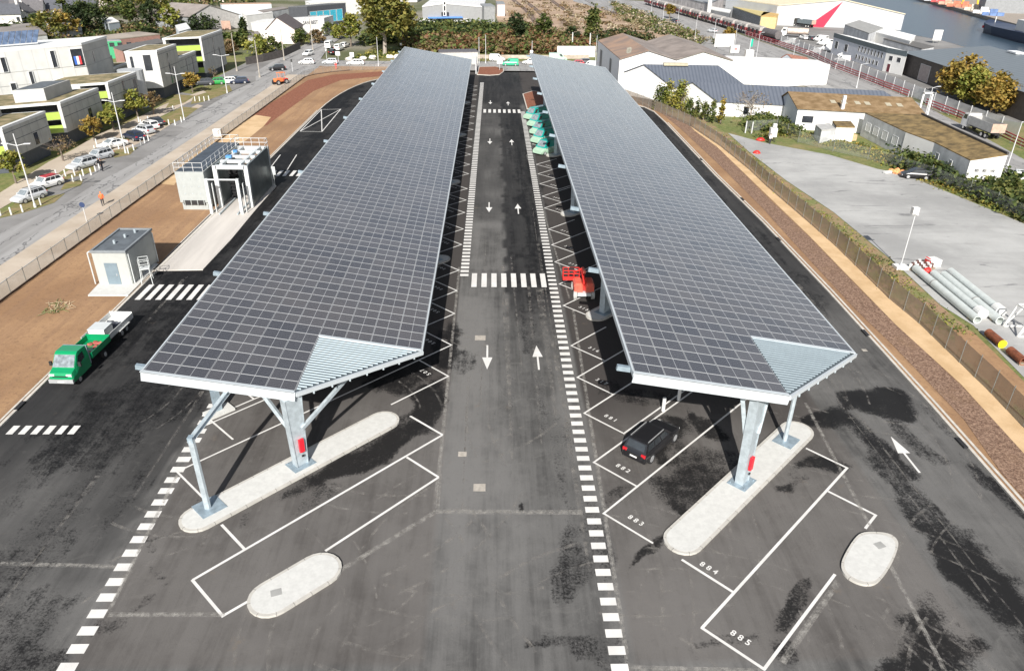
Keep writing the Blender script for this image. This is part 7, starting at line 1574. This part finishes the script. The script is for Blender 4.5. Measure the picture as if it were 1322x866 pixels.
def tree(px_, label, hgt, cr, mats_, kind='round', cat='tree', name='tree', group=None, dens=1., bark=BARK, size=.3, rz=None, base=None):
    q = g2(*px_); rt = thing(name, label, cat, (*q, 0), random.uniform(0, 6), group); tz = base if base is not None else hgt*.32
    rz = rz or (hgt-tz)/2*1.02; m = MB(); lean = Vector((random.uniform(-.1, .1), random.uniform(-.1, .1), 0))*hgt; r0 = .03*hgt+.03
    top = Vector((lean.x*.5, lean.y*.5, tz+rz*.9)); midp = Vector((lean.x*.2, lean.y*.2, tz)); m.cyl((0, 0, -.1), midp, r0, r0*.75, 8); m.cyl(midp, top, r0*.75, r0*.2, 7)
    for k in range(8):
        a = k*2.4+random.uniform(-.4, .4); s = midp.lerp(top, random.uniform(.0, .7)); e = Vector((math.cos(a)*cr*.75, math.sin(a)*cr*.75, s.z+rz*random.uniform(.2, .7))); m.cyl(s, e, r0*.35, r0*.08, 5)
        if kind == 'bare':
            for j in range(9):
                s2 = s.lerp(e, random.uniform(.3, 1)); e2 = s2+Vector((random.uniform(-1, 1), random.uniform(-1, 1), random.uniform(.1, 1)))*cr*.5; m.cyl(s2, e2, r0*.12, .012, 4)
    m.build('trunk', bark, rt, local=True); m = MB(); cz = tz+rz
    if kind == 'bare': crown(m, (0, 0, cz), cr, rz, int(10*dens), 14, size*.6, .3)
    elif kind == 'column':
        n = int(34*dens)
        for k in range(n):
            z = random.uniform(0.1, 1); rr = cr*(1-z)**.45*min(1, z*4+.4); a = random.uniform(0, 6.28); c_ = Vector((math.cos(a)*rr*.75, math.sin(a)*rr*.75, z*hgt)); sh = random.choice((0, 1, 2))
            for i in range(26): m.m = sh; leaf(m, c_+Vector((random.gauss(0, .3), random.gauss(0, .3), random.gauss(0, .5)))*cr*.6, size*random.uniform(.6, 1.2))
    else: crown(m, (lean.x*.4, lean.y*.4, cz), cr, rz, int(42*dens), 30, size)
    m.build('crown', mats_, rt, local=True); return rt
GT = 'autumn trees along the left footpath'
tree((30,262), 'small yellowing tree at the left edge in front of the nearest block', 3.6, 1.7, LYG, group=GT, size=.2) if False else None
tree((21,237), 'small green and orange tree behind the nearest double-armed lamp', 4.2, 1.7, LYG, group=GT, size=.2, dens=.8)
tree((82,208), 'thin nearly bare young tree before the second housing block', 4.0, 2.0, LB, 'bare', group=GT, size=.22, dens=1.6)
tree((122,182), 'small orange-leaved tree at the corner of the second housing block', 3.8, 1.6, LO, group=GT, size=.2, dens=.8)
tree((147,169), 'bushy green and yellow tree beside the second double-armed lamp', 4.4, 2.0, LYG, group=GT, size=.22, dens=.9)
tree((178,151), 'dense yellow-green tree, the roundest of the footpath row', 4.4, 2.2, LYG, group=GT, size=.22, dens=1.1)
tree((199,148), 'sparse brownish tree right of the dense yellow-green one', 4.4, 1.9, LB, group=GT, size=.2, dens=.45)
tree((249,120), 'small round golden tree by the dark parked cars', 4.2, 1.8, LO, group=GT, size=.22, dens=.8)
tree((277,104), 'tiny bare tree in front of the lime-balcony block', 3.2, 1.2, LB, 'bare', group=GT, size=.2)
tree((497,70), 'tall spreading poplar with a pale trunk behind the left canopy', 20, 8.2, LP, cat='tree', name='poplar_tree', dens=3.0, bark=BARKP, size=.55, base=4.5)
tree((453,60), 'yellow-green tree standing left of the tall poplar', 9, 3.4, LYG, dens=1.0, size=.4)
tree((520,58), 'olive tree standing right of the tall poplar', 11, 5.0, LP, dens=1.2, size=.45)
GO = 'autumn trees before the dock shed'
tree((1238,129), 'golden green tree, left one of the three before the dock shed', 8.6, 4.6, LO, group=GO, size=.36, dens=2.4, base=.9)
tree((1255,135), 'golden green tree, middle one before the dock shed', 7.8, 3.6, LYG, group=GO, size=.36, dens=1.6, base=.9)
tree((1278,146), 'orange-brown tree, right one of the three before the dock shed', 7.6, 3.9, LO, group=GO, size=.34, dens=2.2, base=.9)
tree((940,60), 'small yellowing tree on the boulevard verge', 5.6, 2.2, LO, size=.35, dens=.7); tree((864,24), 'small orange tree between boulevard lamps near the top edge', 6, 2.4, LO, size=.4, dens=.7)
tree((967,156), 'bare-branched tree before the slate-roofed white hall', 6.2, 3.2, LB, 'bare', size=.2, dens=2.2, bark=BARKP)
tree((930,160), 'slender yellow young tree by the corner of the white hall', 4.6, .8, LY, 'column', size=.2, dens=.6)
tree((765,48), 'dark green conical tree at the edge of the railway land', 8.5, 3.2, LG, 'column', size=.5, dens=1.5)
tree((702,52), 'tall green tree in the scrub behind the right canopy', 8, 2.6, LG, size=.4, dens=1.0); tree((668,58), 'dark leaning tree in the scrub behind the middle lane', 9, 3, LD, size=.4, dens=.9)
tree((738,53), 'low dark green bush-like tree beside the concrete pole', 4.5, 3, LD, size=.35, dens=.9, base=.5)
tree((317,57), 'dark narrow cypress right of the lime-balcony block', 7, 1.6, LD, 'column', size=.35, dens=1.4)
GBK = 'trees and bushes behind the housing blocks'
for px_, hg, cr, mt_, lb in (((66,55),8,5,LP,'broad olive tree behind the solar collectors'), ((84,52),8,4.5,LO,'brownish tree right of the broad olive one'), ((102,46),9,4.5,LD,'dark evergreen behind the tall white building'), ((120,42),9,5,LD,'second dark evergreen, right of the first'), ((50,44),6,2.4,LG,'small pointed tree left of the olive tree'), ((10,55),5,3,LD,'dark bush behind the left end of the collectors'), ((140,20),8,9,LG,'wide green hedge-like tree above the pale hut'), ((160,18),9,6,LG,'green tree right of the wide hedge-like one'), ((178,22),12,5,LP,'tall pale olive tree behind the tan roof'), ((196,18),12,6,LP,'tall olive tree with bare tips behind the tan roof'), ((170,30),7,4,LG,'bright green tree left of the dark pair'), ((200,38),10,4,LD,'dark conical tree behind the tan roof'), ((222,42),9,3.2,LYG,'light green pine-like tree left of the blue shed'), ((262,41),5,6,LD,'dark round hedge before the grey barn'), ((225,14),7,6,LG,'green trees left of the grey barn'), ((194,52),3.2,3,LD,'small dark bush on the edge of the tan roof yard'), ((45,14),11,4,LD,'dark tree among the far houses'), ((82,22),7,2.4,LG,'green conifer beside the small white gable house'), ((260,4),8,4,LD,'dark tree at the top edge behind the barn'), ((312,60),4,4,LG,'green bush below the cypress'), ((300,62),4,4,LG,'green bush beside the brown pole'), ((296,72),4,2.4,LB,'bare brown bush by the brown pole'), ((160,12),7,5,LD,'dark tree left of the tall olive pair'), ((110,20),5,4,LG,'green bush at the end of the pinkish house')):
    tree(px_, lb, hg, cr, mt_, group=GBK, size=.45, dens=.75, base=hg*.15)
for px_, hg, cr, mt_, lb in (((390,58),4,3.5,LG,'round green bush on the corner of the pale pink house'), ((424,46),4,4,LG,'green hedge bush below the white depot'), ((335,72),5,4,LYG,'yellow-green bush at the left of the wooden fence'), ((352,69),4,4,LG,'green bush behind the wooden fence'), ((409,56),4,3,LB,'brownish bush beside the utility pole'), ((436,50),4,3,LYG,'yellowish bush on the side street corner')):
    tree(px_, lb, hg, cr, mt_, group='bushes around the junction', size=.35, dens=.6, base=.4)
# tall reedy shrubs along the white halls
for i, (x, y, hg, mt_, lb) in enumerate(((851,142,4.5,LG,'bushy green shrub by the fence bend, left one'), (862,143,5.2,LYG,'bushy green shrub by the fence bend, middle one'), (878,144,5.6,LYG,'bushy green shrub by the fence bend, right one and tallest'), (897,151,3.2,LG,'thin reedy shrub against the white gable, left one'), (908,155,3.4,LG,'thin reedy shrub against the white gable, middle one'), (918,158,3.6,LG,'thin reedy shrub against the white gable, right one'), (889,150,3.0,LG,'short shrub between the bushy and the reedy ones'))):
    tree((x, y), lb, hg, 1.7 if i < 3 else 1.0, mt_, 'column', cat='shrub', name='tall_shrub', group='shrubs along the white halls', size=.22, dens=1.1 if i < 3 else .5)
# masses nobody could count
def mass(name, label, pix, n, hmin, hmax, mats_, size, cat='scrub', per=26, spread=1.4):
    P_ = [g2(*p) for p in pix]; xs_ = [p[0] for p in P_]; ys_ = [p[1] for p in P_]; m = MB(); k = 0
    while k < n:
        x, y = random.uniform(min(xs_), max(xs_)), random.uniform(min(ys_), max(ys_))
        if not inpoly(x, y, P_): continue
        k += 1; h_ = random.uniform(hmin, hmax); sh = random.randint(0, len(mats_)-1)
        for i in range(per): m.m = sh if random.random() < .75 else random.randint(0, len(mats_)-1); leaf(m, Vector((x+random.gauss(0, spread*.5), y+random.gauss(0, spread*.5), abs(random.uniform(0, h_)))), size*random.uniform(.6, 1.4))
    o = m.build(name, mats_); tag(o, label, cat, None, 'stuff'); return o
mass('scrub', 'dark green band of scrub below the grey retail hall', [(470,48),(540,36),(640,36),(660,46),(640,52),(540,52),(475,60)], 420, 1.5, 3.6, LD+LG, .55, spread=3)
mass('scrub', 'red-brown and olive scrub behind the far end of the left canopy', [(520,58),(560,50),(640,50),(665,56),(660,70),(560,72),(525,66)], 420, 1.2, 3.0, LR+LB+LG, .5, spread=2.6)
mass('scrub', 'mixed brown and green scrub behind the right canopy', [(640,72),(640,48),(670,36),(700,44),(760,60),(770,68),(720,70)], 520, 1.0, 3.2, LB+LG+LR, .5, spread=2.6)
mass('scrub', 'dark scrub and pale plumes beside the railway land', [(770,50),(800,44),(840,50),(832,56),(800,48),(772,62)], 150, 1.0, 2.6, LD+LB, .5, spread=2.4)
mass('plume_grass', 'pale plume grass along the boulevard verge', [(790,4),(812,12),(850,26),(890,42),(925,58),(905,60),(860,46),(830,40),(800,22)], 260, .6, 2.2, LPL+LG, .4, spread=1.8)
mass('scrub', 'dry brown scrub on the railway land', [(650,40),(655,5),(700,0),(800,14),(850,40),(780,44),(720,40)], 130, .3, 1.6, LB+LPL, .45, spread=2.2)
mass('hedge', 'long green hedge between the grey yard and the long mossy building', [(1150,208),(1180,205),(1220,218),(1262,232),(1300,236),(1345,262),(1345,296),(1300,272),(1250,250),(1205,232),(1165,218)], 520, .8, 2.4, LG+LD+LG, .28, cat='hedge', spread=1.6)
mass('hedge', 'low bright green hedge before the white hall and workshop', [(960,160),(985,152),(1010,158),(1030,168),(1025,178),(1000,172),(965,166)], 180, .5, 1.5, LG+LG, .25, cat='hedge', spread=1.4)
mass('yellow_weeds', 'yellow flowering weeds along the edge of the grey yard', [(975,178),(1010,168),(1060,185),(1110,196),(1160,216),(1230,246),(1330,287),(1330,280),(1230,238),(1160,208),(1110,188),(1060,174)], 260, .1, .6, LY+LYG+LG, .16, cat='weeds', spread=1.6)
mass('weeds', 'dry grass tufts along the verge between mesh fence and yard', [(925,168),(965,200),(1010,240),(1070,282),(1150,348),(1205,402),(1250,430),(1215,425),(1150,375),(1080,305),(1000,238),(940,190)], 170, .03, .16, LYG+LG+LB, .10, cat='weeds', spread=1.4)
mass('grass_tufts', 'tufts of grass under the poplar', [(455,74),(490,66),(540,66),(540,72),(470,77)], 60, .1, .6, LG+LYG, .3, cat='grass', spread=2)
mass('shrubs', 'mixed bushes filling the gardens at the top left', [(0,60),(60,44),(140,34),(220,30),(240,44),(150,58),(20,66)], 200, .6, 2.6, LG+LD+LB, .5, cat='bushes', spread=2.6)
mass('shrubs', 'dark greenery among the houses on the skyline', [(0,34),(20,4),(120,-4),(330,-6),(330,4),(200,16),(130,22)], 260, .8, 3.2, LD+LG+LB, .7, cat='bushes', spread=4)
